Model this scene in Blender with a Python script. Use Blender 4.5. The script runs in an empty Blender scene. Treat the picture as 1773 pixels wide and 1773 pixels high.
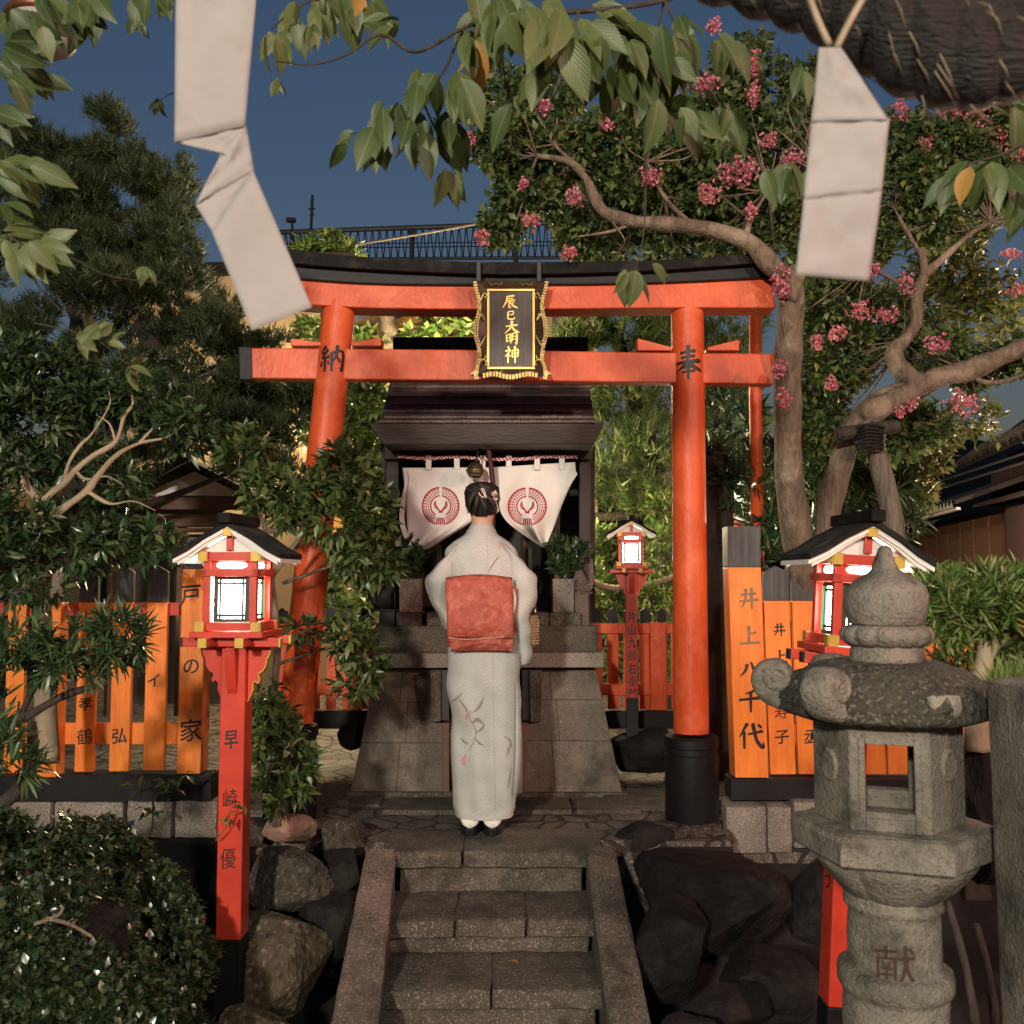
import bpy, bmesh, math, random
import numpy as np
from mathutils import Vector, Matrix, noise as mnoise
random.seed(7); RNG = np.random.default_rng(7)
SC = bpy.context.scene; COL = SC.collection
PI = math.pi; R = math.radians
# ---------------------------------------------------------------- camera
CAMZ = 1.105; FPX = 1700.0; CX = 886.5; PITCH = math.atan((1000-886.5)/FPX)
cam = bpy.data.cameras.new('camera'); camo = bpy.data.objects.new('camera', cam); COL.objects.link(camo)
camo.location = (0, 0, CAMZ); camo.rotation_euler = (PI/2+PITCH, 0, 0)
cam.sensor_width = 36; cam.lens = 36*FPX/1773; cam.clip_start = .05; cam.clip_end = 2000
cam.dof.use_dof = True; cam.dof.focus_distance = 4.6; cam.dof.aperture_fstop = 6.5
SC.camera = camo
# ---------------------------------------------------------------- sky (deep dusk), street lamps and added fill lamps
W = bpy.data.worlds.new('World'); SC.world = W; W.use_nodes = True
nt = W.node_tree; bg = nt.nodes['Background']
sky = nt.nodes.new('ShaderNodeTexSky'); sky.sky_type = 'NISHITA'; sky.sun_disc = False
sky.sun_elevation = R(0.0); sky.sun_rotation = R(180); sky.ozone_density = 2.3; sky.dust_density = .5; sky.air_density = 1.0
nt.links.new(sky.outputs[0], bg.inputs[0]); bg.inputs[1].default_value = .25
SC.view_settings.view_transform = 'Standard'; SC.view_settings.look = 'None'; SC.view_settings.gamma = 1
SC.view_settings.exposure = 0.0
SC.render.film_transparent = False
cy = SC.cycles; cy.use_denoising = True; cy.max_bounces = 6; cy.diffuse_bounces = 3; cy.glossy_bounces = 3
cy.transmission_bounces = 4; cy.transparent_max_bounces = 8; cy.sample_clamp_indirect = 4; cy.use_adaptive_sampling = True
def lamp(name, loc, power, col, rad):
    l = bpy.data.lights.new(name, 'POINT'); l.energy = power; l.color = col; l.shadow_soft_size = rad
    o = bpy.data.objects.new(name, l); COL.objects.link(o); o.location = loc; return o
LAMP_A = (-2.3, -6.2, 3.35); LAMP_B = (5.6, -1.4, 3.0)
lamp('street_and_fill_warm', LAMP_A, 3900, (1.0, .91, .78), .26)
lamp('street_and_fill_warm', (2.6, -5.6, 3.9), 1350, (1.0, .88, .72), .30)  # added fill lamp from the right, softens the dark side of the foliage
lamp('street_light_pink', LAMP_B, 1050, (1.0, .48, .40), .10)
lamp('townhouse_fill_light', (4.05, 6.9, 2.9), 190, (1.0, .68, .46), .15)  # added unseen lamp that brightens the upper facade and roofs
lamp('townhouse_fill_light', (3.98, 7.5, 1.15), 230, (1.0, .68, .48), .15)  # added unseen lamp that brightens the townhouse blinds
# ---------------------------------------------------------------- geometry helpers
def at(px, py, Y):
    u = (px-CX)/FPX; v = -(py-CX)/FPX
    dy = math.cos(PITCH)-v*math.sin(PITCH); dz = math.sin(PITCH)+v*math.cos(PITCH)
    t = Y/dy
    return Vector((u*t, Y, CAMZ+dz*t))
def atz(px, py, z):
    a = at(px, py, 1.0); t = (z-CAMZ)/(a.z-CAMZ); return Vector((a.x*t, t, z))
def m_px(Y): return Y/FPX
class MB:
    def __init__(s): s.v = []; s.f = []; s.uv = None
    def add(s, vs, fs):
        n = len(s.v); s.v += [Vector(v) for v in vs]; s.f += [tuple(i+n for i in f) for f in fs]; return s
    def box(s, c, d, rz=0, rx=0, ry=0, taper=1.0):
        x, y, z = d[0]/2, d[1]/2, d[2]/2; M = Matrix.Rotation(rz, 3, 'Z') @ Matrix.Rotation(ry, 3, 'Y') @ Matrix.Rotation(rx, 3, 'X')
        vs = []
        for k in (-1, 1):
            q = taper if k == 1 else 1
            for (i, j) in ((-1, -1), (1, -1), (1, 1), (-1, 1)): vs.append(M @ Vector((i*x*q, j*y*q, k*z))+Vector(c))
        return s.add(vs, [(3, 2, 1, 0), (4, 5, 6, 7), (0, 1, 5, 4), (1, 2, 6, 5), (2, 3, 7, 6), (3, 0, 4, 7)])
    def box2(s, a, b):
        a, b = Vector(a), Vector(b); return s.box((a+b)/2, [abs(q) for q in (b-a)])
    def prism(s, poly, y0, y1, f=None):
        # poly: (x,z) outline; extruded from y0 to y1
        n = len(poly); vs = [(p[0], y0, p[1]) for p in poly]+[(p[0], y1, p[1]) for p in poly]
        A = sum(poly[i][0]*poly[(i+1) % n][1]-poly[(i+1) % n][0]*poly[i][1] for i in range(n))
        fs = [tuple(range(n)), tuple(range(2*n-1, n-1, -1))]+[(i+n, (i+1) % n+n, (i+1) % n, i) for i in range(n)]
        if A < 0: fs = [tuple(reversed(q)) for q in fs]
        if f: vs = [f(Vector(v)) for v in vs]
        return s.add(vs, fs)
    def loft(s, rings, caps=True, closed=True):
        n = len(rings[0]); vs = [p for r in rings for p in r]; fs = []
        for k in range(len(rings)-1):
            for i in range(n if closed else n-1):
                j = (i+1) % n; fs.append((k*n+i, k*n+j, (k+1)*n+j, (k+1)*n+i))
        if caps and closed: fs += [tuple(range(n-1, -1, -1)), tuple((len(rings)-1)*n+i for i in range(n))]
        return s.add(vs, fs)
    def lathe(s, prof, n=32, c=(0, 0, 0), sx=1, sy=1, rot=0):
        # prof: (r,z)
        rings = [[(c[0]+r*sx*math.cos(2*PI*i/n+rot), c[1]+r*sy*math.sin(2*PI*i/n+rot), c[2]+z) for i in range(n)] for r, z in prof]
        return s.loft(rings)
    def tube(s, pts, rad, n=8):
        pts = [Vector(p) for p in pts]
        if not hasattr(rad, '__len__'): rad = [rad]*len(pts)
        rings = []; up = Vector((0.13, 0.9, .3)).normalized()
        for i, p in enumerate(pts):
            t = (pts[min(i+1, len(pts)-1)]-pts[max(i-1, 0)]).normalized()
            a = t.cross(up)
            if a.length < 1e-3: a = t.cross(Vector((1, 0, 0)))
            a.normalize(); b = t.cross(a); up = -b if False else (a.cross(t))
            rings.append([p+(a*math.cos(2*PI*k/n)+b*math.sin(2*PI*k/n))*rad[i] for k in range(n)])
        return s.loft([list(reversed(r)) for r in rings])
    def build(s, name, mat=None, parent=None, smooth=False, bevel=0, seg=2, autosm=None):
        off = Vector((0, 0, 0)); q = parent
        while q is not None: off += q.location; q = q.parent
        me = bpy.data.meshes.new(name); me.from_pydata([tuple(v-off) for v in s.v], [], s.f)
        if mat: me.materials.append(mat)
        if smooth: me.polygons.foreach_set('use_smooth', [True]*len(me.polygons))
        o = bpy.data.objects.new(name, me); COL.objects.link(o)
        if parent is not None: o.parent = parent
        if autosm:
            bm = bmesh.new(); bm.from_mesh(me)
            for e in bm.edges:
                if len(e.link_faces) == 2 and e.calc_face_angle(0) > autosm: e.smooth = False
            for f in bm.faces: f.smooth = True
            bm.to_mesh(me); bm.free()
        if bevel:
            b = o.modifiers.new('bevel', 'BEVEL'); b.width = bevel; b.segments = seg; b.limit_method = 'ANGLE'; b.angle_limit = R(40)
        return o
def tag(o, label=None, cat=None, group=None, kind=None):
    if label: o['label'] = label
    if cat: o['category'] = cat
    if group: o['group'] = group
    if kind: o['kind'] = kind
    return o
def thing(name, label, cat, loc=(0, 0, 0), group=None):
    o = bpy.data.objects.new(name, None); COL.objects.link(o); o.location = loc; o.empty_display_size = .1
    return tag(o, label, cat, group)
def copy_tree(o, parent=None):
    c = o.copy(); COL.objects.link(c); c.parent = parent
    for ch in list(o.children): copy_tree(ch, c)
    return c
def crom(pts, k=6):
    # smooth a list of vectors (any dimension) with Catmull-Rom
    P = [np.array(p, float) for p in pts]
    if len(P) < 3: return [P[0]+(P[-1]-P[0])*i/k for i in range(k+1)]
    P = [2*P[0]-P[1]]+P+[2*P[-1]-P[-2]]; out = []
    for i in range(1, len(P)-2):
        for j in range(k):
            t = j/k; a, b, c, d = P[i-1:i+3]
            out.append(.5*((2*b)+(-a+c)*t+(2*a-5*b+4*c-d)*t*t+(-a+3*b-3*c+d)*t**3))
    out.append(P[-2]); return out
def limb(mb, pts, r0, r1, n=10, k=6, wob=.15, seed=0):
    # pts world vectors; tapered, slightly knotty branch
    S = crom(pts, k); N = len(S); rs = []
    for i, p in enumerate(S):
        t = i/(N-1); r = r0+(r1-r0)*t
        rs.append(r*(1+wob*mnoise.noise(Vector((p[0]*9+seed, p[1]*9, p[2]*9)))))
    return mb.tube([Vector(p) for p in S], rs, n)
# ---------------------------------------------------------------- materials
def srgb(r, g, b):
    f = lambda c: (c/255/12.92) if c/255 <= .04045 else ((c/255+.055)/1.055)**2.4
    return (f(r), f(g), f(b), 1)
def mat(name, a, b=None, rough=.6, scale=8, detail=6, bump=0, bscale=40, speck=None, spscale=180, spec=.4, metal=0, emit=None, estr=0, coat=0, blotch=None, bl_scale=2.5, stretch=None):
    m = bpy.data.materials.new(name); m.use_nodes = True; t = m.node_tree; p = t.nodes['Principled BSDF']; L = t.links.new
    tc = t.nodes.new('ShaderNodeTexCoord'); co = tc.outputs['Object']
    if stretch:
        mp = t.nodes.new('ShaderNodeMapping'); mp.inputs['Scale'].default_value = stretch; L(co, mp.inputs['Vector']); co = mp.outputs[0]
    p.inputs['Roughness'].default_value = rough; p.inputs['Metallic'].default_value = metal; p.inputs['Specular IOR Level'].default_value = spec
    if coat: p.inputs['Coat Weight'].default_value = coat; p.inputs['Coat Roughness'].default_value = .18
    b = b or tuple(c*.75 for c in a[:3])+(1,)
    nz = t.nodes.new('ShaderNodeTexNoise'); nz.inputs['Scale'].default_value = scale; nz.inputs['Detail'].default_value = detail; nz.inputs['Roughness'].default_value = .65; L(co, nz.inputs['Vector'])
    rp = t.nodes.new('ShaderNodeValToRGB'); rp.color_ramp.elements[0].position = .34; rp.color_ramp.elements[1].position = .66
    rp.color_ramp.elements[0].color = b; rp.color_ramp.elements[1].color = a; L(nz.outputs['Fac'], rp.inputs[0]); out = rp.outputs[0]
    def mixc(o1, col, fac, mode='MIX'):
        mx = t.nodes.new('ShaderNodeMix'); mx.data_type = 'RGBA'; mx.blend_type = mode
        L(fac, mx.inputs[0]); L(o1, mx.inputs[6]); mx.inputs[7].default_value = col; return mx.outputs[2]
    if speck:
        for col, sc, lo, hi in ((speck[0], spscale, .56, .66), (speck[1], spscale*.6, .60, .70)):
            n2 = t.nodes.new('ShaderNodeTexNoise'); n2.inputs['Scale'].default_value = sc; n2.inputs['Detail'].default_value = 2; L(tc.outputs['Object'], n2.inputs['Vector'])
            r2 = t.nodes.new('ShaderNodeMapRange'); r2.inputs[1].default_value = lo; r2.inputs[2].default_value = hi; L(n2.outputs['Fac'], r2.inputs[0])
            out = mixc(out, col, r2.outputs[0])
    if blotch:
        n3 = t.nodes.new('ShaderNodeTexNoise'); n3.inputs['Scale'].default_value = bl_scale; n3.inputs['Detail'].default_value = 8; n3.inputs['Roughness'].default_value = .7; L(tc.outputs['Object'], n3.inputs['Vector'])
        r3 = t.nodes.new('ShaderNodeMapRange'); r3.inputs[1].default_value = .5; r3.inputs[2].default_value = .66; L(n3.outputs['Fac'], r3.inputs[0])
        out = mixc(out, blotch, r3.outputs[0])
    L(out, p.inputs['Base Color'])
    if bump:
        n4 = t.nodes.new('ShaderNodeTexNoise'); n4.inputs['Scale'].default_value = bscale; n4.inputs['Detail'].default_value = 6; L(co, n4.inputs['Vector'])
        bp = t.nodes.new('ShaderNodeBump'); bp.inputs['Strength'].default_value = bump; bp.inputs['Distance'].default_value = .01; L(n4.outputs['Fac'], bp.inputs['Height']); L(bp.outputs[0], p.inputs['Normal'])
    if emit: p.inputs['Emission Color'].default_value = emit; p.inputs['Emission Strength'].default_value = estr
    return m
def leafmat(name, cols, rough=.42, trans=.3, vein=False, spec=.45):
    m = bpy.data.materials.new(name); m.use_nodes = True; t = m.node_tree; p = t.nodes['Principled BSDF']; L = t.links.new
    at_ = t.nodes.new('ShaderNodeAttribute'); at_.attribute_name = 'tone'
    rp = t.nodes.new('ShaderNodeValToRGB'); cr = rp.color_ramp
    cr.elements[0].color = cols[0]; cr.elements[1].color = cols[-1]; cr.elements[0].position = 0; cr.elements[1].position = 1
    for i, c in enumerate(cols[1:-1]):
        if isinstance(c, tuple) and len(c) == 2: e = cr.elements.new(c[0]); e.color = c[1]
        else: e = cr.elements.new((i+1)/(len(cols)-1)); e.color = c
    L(at_.outputs['Fac'], rp.inputs[0]); out = rp.outputs[0]
    if vein:
        uv = t.nodes.new('ShaderNodeUVMap'); sx = t.nodes.new('ShaderNodeSeparateXYZ'); L(uv.outputs[0], sx.inputs[0])
        ab = t.nodes.new('ShaderNodeMath'); ab.operation = 'ABSOLUTE'; L(sx.outputs[0], ab.inputs[0])
        ad = t.nodes.new('ShaderNodeMath'); ad.operation = 'MULTIPLY_ADD'; L(ab.outputs[0], ad.inputs[0]); ad.inputs[1].default_value = -.8; L(sx.outputs[1], ad.inputs[2])
        ml = t.nodes.new('ShaderNodeMath'); ml.operation = 'MULTIPLY'; L(ad.outputs[0], ml.inputs[0]); ml.inputs[1].default_value = 52
        sn = t.nodes.new('ShaderNodeMath'); sn.operation = 'SINE'; L(ml.outputs[0], sn.inputs[0])
        mr = t.nodes.new('ShaderNodeMapRange'); mr.inputs[1].default_value = .86; mr.inputs[2].default_value = 1; mr.inputs[4].default_value = .22; L(sn.outputs[0], mr.inputs[0])
        mid = t.nodes.new('ShaderNodeMapRange'); mid.inputs[1].default_value = .09; mid.inputs[2].default_value = .02; mid.inputs[4].default_value = .5; L(ab.outputs[0], mid.inputs[0])
        mx0 = t.nodes.new('ShaderNodeMath'); mx0.operation = 'MAXIMUM'; L(mr.outputs[0], mx0.inputs[0]); L(mid.outputs[0], mx0.inputs[1])
        mx = t.nodes.new('ShaderNodeMix'); mx.data_type = 'RGBA'; L(mx0.outputs[0], mx.inputs[0]); L(out, mx.inputs[6]); mx.inputs[7].default_value = (.16, .19, .07, 1); out = mx.outputs[2]
        bp = t.nodes.new('ShaderNodeBump'); bp.inputs['Strength'].default_value = .12; bp.inputs['Distance'].default_value = .003; bp.invert = True; L(sn.outputs[0], bp.inputs['Height']); L(bp.outputs[0], p.inputs['Normal'])
    L(out, p.inputs['Base Color']); p.inputs['Roughness'].default_value = rough; p.inputs['Specular IOR Level'].default_value = spec
    if trans:
        tr = t.nodes.new('ShaderNodeBsdfTranslucent'); L(out, tr.inputs[0]); ms = t.nodes.new('ShaderNodeMixShader'); ms.inputs[0].default_value = trans
        L(p.outputs[0], ms.inputs[1]); L(tr.outputs[0], ms.inputs[2]); L(ms.outputs[0], t.nodes['Material Output'].inputs[0])
    return m
# ---------------------------------------------------------------- foliage
def tmpl(kind):
    if kind == 'ovate':
        T = [0, .12, .3, .5, .7, .86, 1.0]; Wd = [.0, .15, .225, .235, .17, .075, 0]; vs = []; fs = []; uv = []
        for t, w in zip(T, Wd):
            z = -.22*t*t
            vs += [(-w, t, z+w*.35), (0, t, z), (w, t, z+w*.35)]; uv += [(-w*3, t), (0, t), (w*3, t)]
        for i in range(len(T)-1):
            a = i*3; fs += [(a, a+1, a+4, a+3), (a+1, a+2, a+5, a+4)]
        return np.array(vs), fs, np.array(uv)
    if kind == 'blade':
        T = [0, .35, .75, 1.0]; Wd = [.03, .06, .05, .0]; vs = []; fs = []
        for t, w in zip(T, Wd): vs += [(-w, t, -.15*t*t+w*.3), (w, t, -.15*t*t+w*.3)]
        for i in range(3): a = i*2; fs += [(a, a+1, a+3, a+2)]
        return np.array(vs), fs, None
    if kind == 'needle':
        return np.array([(-.02, 0, 0), (.02, 0, 0), (0, 1, -.05)]), [(0, 1, 2)], None
    if kind == 'small':
        return np.array([(0, 0, 0), (-.24, .45, .07), (0, 1, -.12), (.24, .45, .07), (0, .5, 0)]), [(0, 4, 1), (1, 4, 2), (0, 3, 4), (4, 3, 2)], None
    if kind == 'lance':
        return np.array([(0, 0, 0), (-.15, .5, .05), (0, 1, -.2), (.15, .5, .05), (0, .5, 0)]), [(0, 4, 1), (1, 4, 2), (0, 3, 4), (4, 3, 2)], None
    if kind == 'petal':
        return np.array([(0, 0, 0), (-.4, .6, .1), (0, 1, .25), (.4, .6, .1)]), [(0, 3, 2, 1)], None
def unit(a): return a/np.maximum(np.linalg.norm(a, axis=-1, keepdims=True), 1e-9)
def leaves(name, P, D, S, kind, m, parent=None, tone=None, up=(0, 0, 1), jit=.5, wscale=None):
    P = np.asarray(P, float); D = unit(np.asarray(D, float)); N = len(P); S = np.broadcast_to(np.asarray(S, float), (N,))
    tv, tf, tuv = tmpl(kind); k = len(tv)
    U = np.broadcast_to(np.asarray(up, float), (N, 3))+RNG.normal(0, jit, (N, 3))
    X = unit(np.cross(D, U)); Z = np.cross(X, D)
    ws = np.ones(N) if wscale is None else wscale
    V = P[:, None, :]+S[:, None, None]*(tv[None, :, 0, None]*ws[:, None, None]*X[:, None, :]+tv[None, :, 1, None]*D[:, None, :]+tv[None, :, 2, None]*Z[:, None, :])
    off = np.zeros(3); q = parent
    while q is not None: off += np.array(q.location); q = q.parent
    V = (V-off).reshape(-1, 3)
    me = bpy.data.meshes.new(name)
    loops = np.concatenate([np.array(f) for f in tf]); lens = np.array([len(f) for f in tf]); nl = len(loops)
    me.vertices.add(len(V)); me.vertices.foreach_set('co', V.ravel())
    L = (loops[None, :]+np.arange(N)[:, None]*k).ravel(); me.loops.add(len(L)); me.loops.foreach_set('vertex_index', L)
    st = np.concatenate([[0], np.cumsum(lens)[:-1]]); ST = (st[None, :]+np.arange(N)[:, None]*nl).ravel()
    me.polygons.add(len(ST)); me.polygons.foreach_set('loop_start', ST); me.polygons.foreach_set('loop_total', np.tile(lens, N))
    me.polygons.foreach_set('use_smooth', np.ones(len(ST), bool))
    if tone is None: tone = RNG.random(N)
    a = me.attributes.new('tone', 'FLOAT', 'FACE'); a.data.foreach_set('value', np.repeat(np.asarray(tone, float), len(tf)))
    if tuv is not None:
        uvl = me.uv_layers.new(name='UVMap'); uvl.data.foreach_set('uv', np.tile(tuv[loops], (N, 1)).ravel())
    me.materials.append(m); me.update(); me.validate()
    o = bpy.data.objects.new(name, me); COL.objects.link(o)
    if parent is not None: o.parent = parent
    return o
def in_ell(n, shell=.5):
    d = unit(RNG.normal(0, 1, (n, 3))); r = RNG.random(n)**(1/3.); r = shell*(.75+.25*r)+(1-shell)*r
    return d*r[:, None], d
def clump(c, rad, n, shell=.6):
    q, d = in_ell(n, shell); return np.array(c)+q*np.array(rad), d
def clumps_px(L, dens=1.0, sub=True):
    # L: (px,py,Y,rx_px,ry_px,depth_m,n) -> positions, outward axes
    P = []; A = []
    for (px, py, Y, rx, ry, dp, n) in L:
        c = np.array(at(px, py, Y)); rad = np.array([rx*Y/FPX, dp, ry*Y/FPX])
        p, d = clump(c, rad, max(1, int(n*dens))); P.append(p); A.append(d*.8+np.array([0, -.15, .35])+RNG.normal(0, .25, d.shape))
    return np.concatenate(P), unit(np.concatenate(A))
def rosettes(P, A, k, lo=.5, hi=1.3, spread=.012):
    # k leaves around each axis
    n = len(P); A = unit(A); t = RNG.normal(0, 1, (n, 3)); X = unit(np.cross(A, t)); Y = np.cross(A, X)
    ph = RNG.random((n, 1))*2*PI+np.arange(k)[None, :]*2.4; th = RNG.uniform(lo, hi, (n, k))
    D = np.cos(th)[..., None]*A[:, None]+np.sin(th)[..., None]*(np.cos(ph)[..., None]*X[:, None]+np.sin(ph)[..., None]*Y[:, None])
    Q = P[:, None]+A[:, None]*(np.linspace(-1, 1, k)[None, :, None]*spread)+RNG.normal(0, spread*.3, (n, k, 3))
    return Q.reshape(-1, 3), D.reshape(-1, 3), np.repeat(A, k, axis=0)
def twigs(mb, P, root, n, r0=.006, r1=.002, bend=.1):
    # thin twigs from a root point to n of the leaf points
    idx = RNG.choice(len(P), min(n, len(P)), replace=False); root = np.atleast_2d(np.array(root))
    for i in idx:
        a = root[np.argmin(np.linalg.norm(root-P[i], axis=1))]
        if np.linalg.norm(a-P[i]) > 1.1: continue
        b = P[i]; m_ = (a+b)/2+RNG.normal(0, bend*np.linalg.norm(b-a), 3)
        limb(mb, [a, m_, b], r0, r1, 5, 4, .1)
# ---------------------------------------------------------------- writing
GLY = {
'奉': [[(25,22,5),(72,16,7)],[(28,36,5),(70,31,7)],[(10,52,5),(90,45,9)],[(50,2,9),(48,45,6)],[(46,45,7),(35,60,6),(8,78,2)],[(50,47,5),(66,62,8),(95,74,5)],[(32,66,4),(66,62,6)],[(30,79,4),(70,75,6)],[(49,58,8),(49,100,5)]],
'納': [[(26,4,7),(10,24,5),(28,28,5)],[(34,16,7),(12,44,5),(34,42,6)],[(36,36,5),(40,46,4)],[(23,44,7),(22,92,5)],[(10,58,4),(6,74,6)],[(34,56,5),(38,68,5)],[(50,26,8),(48,90,6)],[(50,28,5),(90,22,7),(88,84,8),(78,78,2)],[(70,2,8),(66,36,7),(54,58,3)],[(68,40,5),(80,56,7)]],
'辰': [[(30,12,6),(75,5,8)],[(32,12,7),(26,50,8),(2,92,3)],[(40,28,5),(66,24,6)],[(32,44,5),(80,37,7)],[(46,46,6),(44,90,6),(60,80,2)],[(74,52,6),(58,66,3)],[(52,50,4),(70,76,8),(96,92,6)]],
'巳': [[(20,14,6),(74,8,8),(72,44,6)],[(24,46,4),(72,42,5)],[(22,16,8),(20,80,8),(50,92,8),(86,84,7),(88,66,3)]],
'大': [[(12,42,5),(86,30,9)],[(52,2,10),(44,50,8),(6,96,3)],[(50,40,5),(68,70,10),(98,88,6)]],
'明': [[(12,22,7),(12,78,6)],[(12,24,4),(40,18,7),(40,74,6)],[(14,48,4),(38,45,5)],[(14,74,4),(40,71,5)],[(56,10,8),(55,60,7),(42,96,3)],[(57,12,5),(92,6,8),(90,94,9),(80,88,2)],[(58,34,4),(88,30,5)],[(58,58,4),(88,54,5)]],
'神': [[(24,4,7),(34,16,7)],[(8,30,4),(40,24,7),(6,62,3)],[(25,46,7),(25,98,6)],[(32,52,5),(40,60,5)],[(54,26,6),(54,66,5)],[(54,28,4),(92,22,7),(92,62,5)],[(56,46,4),(90,42,5)],[(54,64,4),(92,60,5)],[(72,2,9),(73,100,5)]],
'井': [[(14,34,5),(84,28,8)],[(6,64,5),(94,56,9)],[(38,8,8),(34,60,7),(14,96,3)],[(64,4,9),(65,98,6)]],
'上': [[(46,6,10),(46,86,8)],[(48,42,5),(80,36,8)],[(4,90,6),(96,84,10)]],
'八': [[(36,30,9),(26,60,8),(4,84,3)],[(54,20,5),(70,56,11),(98,80,6)]],
'千': [[(74,8,8),(30,24,4)],[(4,50,6),(96,40,10)],[(52,20,9),(52,100,6)]],
'代': [[(34,4,9),(4,54,3)],[(22,36,8),(22,98,6)],[(38,44,5),(92,32,8)],[(56,4,8),(70,66,9),(94,94,9),(96,72,2)],[(78,8,7),(88,18,7)]],
}
def stroke_ribbon(st):
    # flat polygon strip for a brush stroke with rounded, pressed ends
    S = crom(st, 7) if len(st) > 2 else crom(st, 6); n = len(S); L_ = []; R_ = []
    for i, s in enumerate(S):
        a = S[max(i-1, 0)]; b = S[min(i+1, n-1)]; d = np.array(b[:2])-np.array(a[:2]); d = d/(np.linalg.norm(d)+1e-9); nn = np.array([-d[1], d[0]])
        t = i/(n-1); w = s[2]*.78*(1.25 if t < .12 else 1.0)
        L_.append(np.array(s[:2])+nn*w); R_.append(np.array(s[:2])-nn*w)
    a = np.array(S[0][:2]); b = np.array(S[-1][:2]); d0 = (a-np.array(S[1][:2])); d0 = d0/(np.linalg.norm(d0)+1e-9); d1 = b-np.array(S[-2][:2]); d1 = d1/(np.linalg.norm(d1)+1e-9)
    c0 = a+d0*S[0][2]*.55; c1 = b+d1*S[-1][2]*.6
    vs = [c0]; 
    for l, r in zip(L_, R_): vs += [l, r]
    vs.append(c1); m_ = len(vs); fs = [(0, 1, 2)]+[(1+2*i, 3+2*i, 4+2*i, 2+2*i) for i in range(n-1)]+[(m_-3, m_-1, m_-2)]
    return vs, fs
def glyph_mesh(ch):
    # -> verts in 0..100 grid (x right, y down), faces
    if ch in GLY:
        V = []; F = []
        for k, st in enumerate(GLY[ch]):
            v, f = stroke_ribbon(st); n = len(V); V += [(q[0], q[1], k*.35) for q in v]; F += [tuple(i+n for i in q) for q in f]
        return V, F
    c = bpy.data.curves.new('writing', 'FONT'); c.body = ch; c.offset = .002 if ch in '鶴優献崎衛郎寿' else .014; c.resolution_u = 3
    o = bpy.data.objects.new('writing', c); COL.objects.link(o); dg = bpy.context.evaluated_depsgraph_get(); dg.update()
    me = bpy.data.meshes.new_from_object(o.evaluated_get(dg)); V = [tuple(v.co) for v in me.vertices]; F = [tuple(p.vertices) for p in me.polygons]
    bpy.data.objects.remove(o); bpy.data.curves.remove(c); bpy.data.meshes.remove(me)
    x0 = min(v[0] for v in V); x1 = max(v[0] for v in V); y0 = min(v[1] for v in V); y1 = max(v[1] for v in V); s = max(x1-x0, y1-y0)
    cx, cy_ = (x0+x1)/2, (y0+y1)/2
    V = [(50+(x-cx)/s*100, 50-(y-cy_)/s*100-(x-cx)/s*9, 0) for x, y, z in V]
    return V, F
def write(mb, ch, c, size, f, aspect=1.0):
    # f(u,v,w): u right, v up (metres from c), w lift off the surface
    V, F = glyph_mesh(ch); mb.add([f((x-50)/100*size*aspect+c[0], (50-y)/100*size+c[1], .0015+w*.0004) for x, y, w in V], F)
def front(Y): return lambda u, v, w: (u, Y-w, v)
def write_px(mb, ch, px, py, size_px, Y, aspect=1.0, yoff=0):
    p = at(px, py, Y); write(mb, ch, (p.x, p.z), size_px*Y/FPX, front(Y-yoff), aspect)
# ---------------------------------------------------------------- palette
M = {}
M['verm'] = mat('vermilion_paint', (.62,.094,.022,1), (.46,.058,.015,1), .42, 4, bump=.3, bscale=34, spec=.3, blotch=(.64,.125,.042,1), bl_scale=5, stretch=(1.6,1.6,.8))
M['verm_red'] = mat('red_lacquer', (.50,.046,.022,1), (.38,.03,.016,1), .36, 7, bump=.08, bscale=20, coat=.12)
M['orange'] = mat('orange_paint', (.78,.225,.028,1), (.64,.15,.02,1), .42, 7, bump=.25, bscale=30, stretch=(3,3,.5))
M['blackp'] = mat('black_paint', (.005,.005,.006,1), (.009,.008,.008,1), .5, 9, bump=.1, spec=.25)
M['ink'] = mat('black_ink', (.008,.007,.006,1), (.014,.012,.01,1), .5, 20)
M['ink_faded'] = mat('faded_grey_ink', (.13,.10,.075,1), (.25,.14,.06,1), .6, 30)
M['cap'] = mat('weathered_black_paint', (.028,.028,.03,1), (.075,.073,.07,1), .55, 14, bump=.25, bscale=50, stretch=(4,4,.4))
M['char'] = mat('weathered_black_roof', (.006,.0055,.005,1), (.011,.010,.009,1), .8, 6, bump=.6, bscale=22, stretch=(.5,2,3), blotch=(.03,.026,.022,1), bl_scale=11, spec=.2)
M['shingle'] = mat('bark_shingle', (.15,.092,.080,1), (.075,.048,.043,1), .5, 9, bump=.6, bscale=60)
M['eave'] = mat('weathered_eave_board', (.060,.048,.040,1), (.036,.03,.026,1), .6, 5, bump=.4, bscale=20, stretch=(1,4,4))
M['granite'] = mat('granite', (.20,.17,.135,1), (.13,.11,.088,1), .85, 4, bump=.5, bscale=70, speck=((.33,.29,.24,1),(.045,.04,.035,1)), spscale=150)
M['base_stone'] = mat('mottled_base_stone', (.155,.125,.095,1), (.075,.06,.046,1), .85, 5, 9, bump=.6, bscale=55, speck=((.21,.17,.135,1),(.05,.042,.034,1)), spscale=200, blotch=(.05,.042,.032,1), bl_scale=4)
M['granite_dk'] = mat('dark_granite', (.090,.074,.054,1), (.042,.035,.025,1), .85, 3, bump=.6, bscale=60, speck=((.2,.17,.14,1),(.03,.026,.022,1)), spscale=150, blotch=(.024,.021,.015,1), bl_scale=5)
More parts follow.
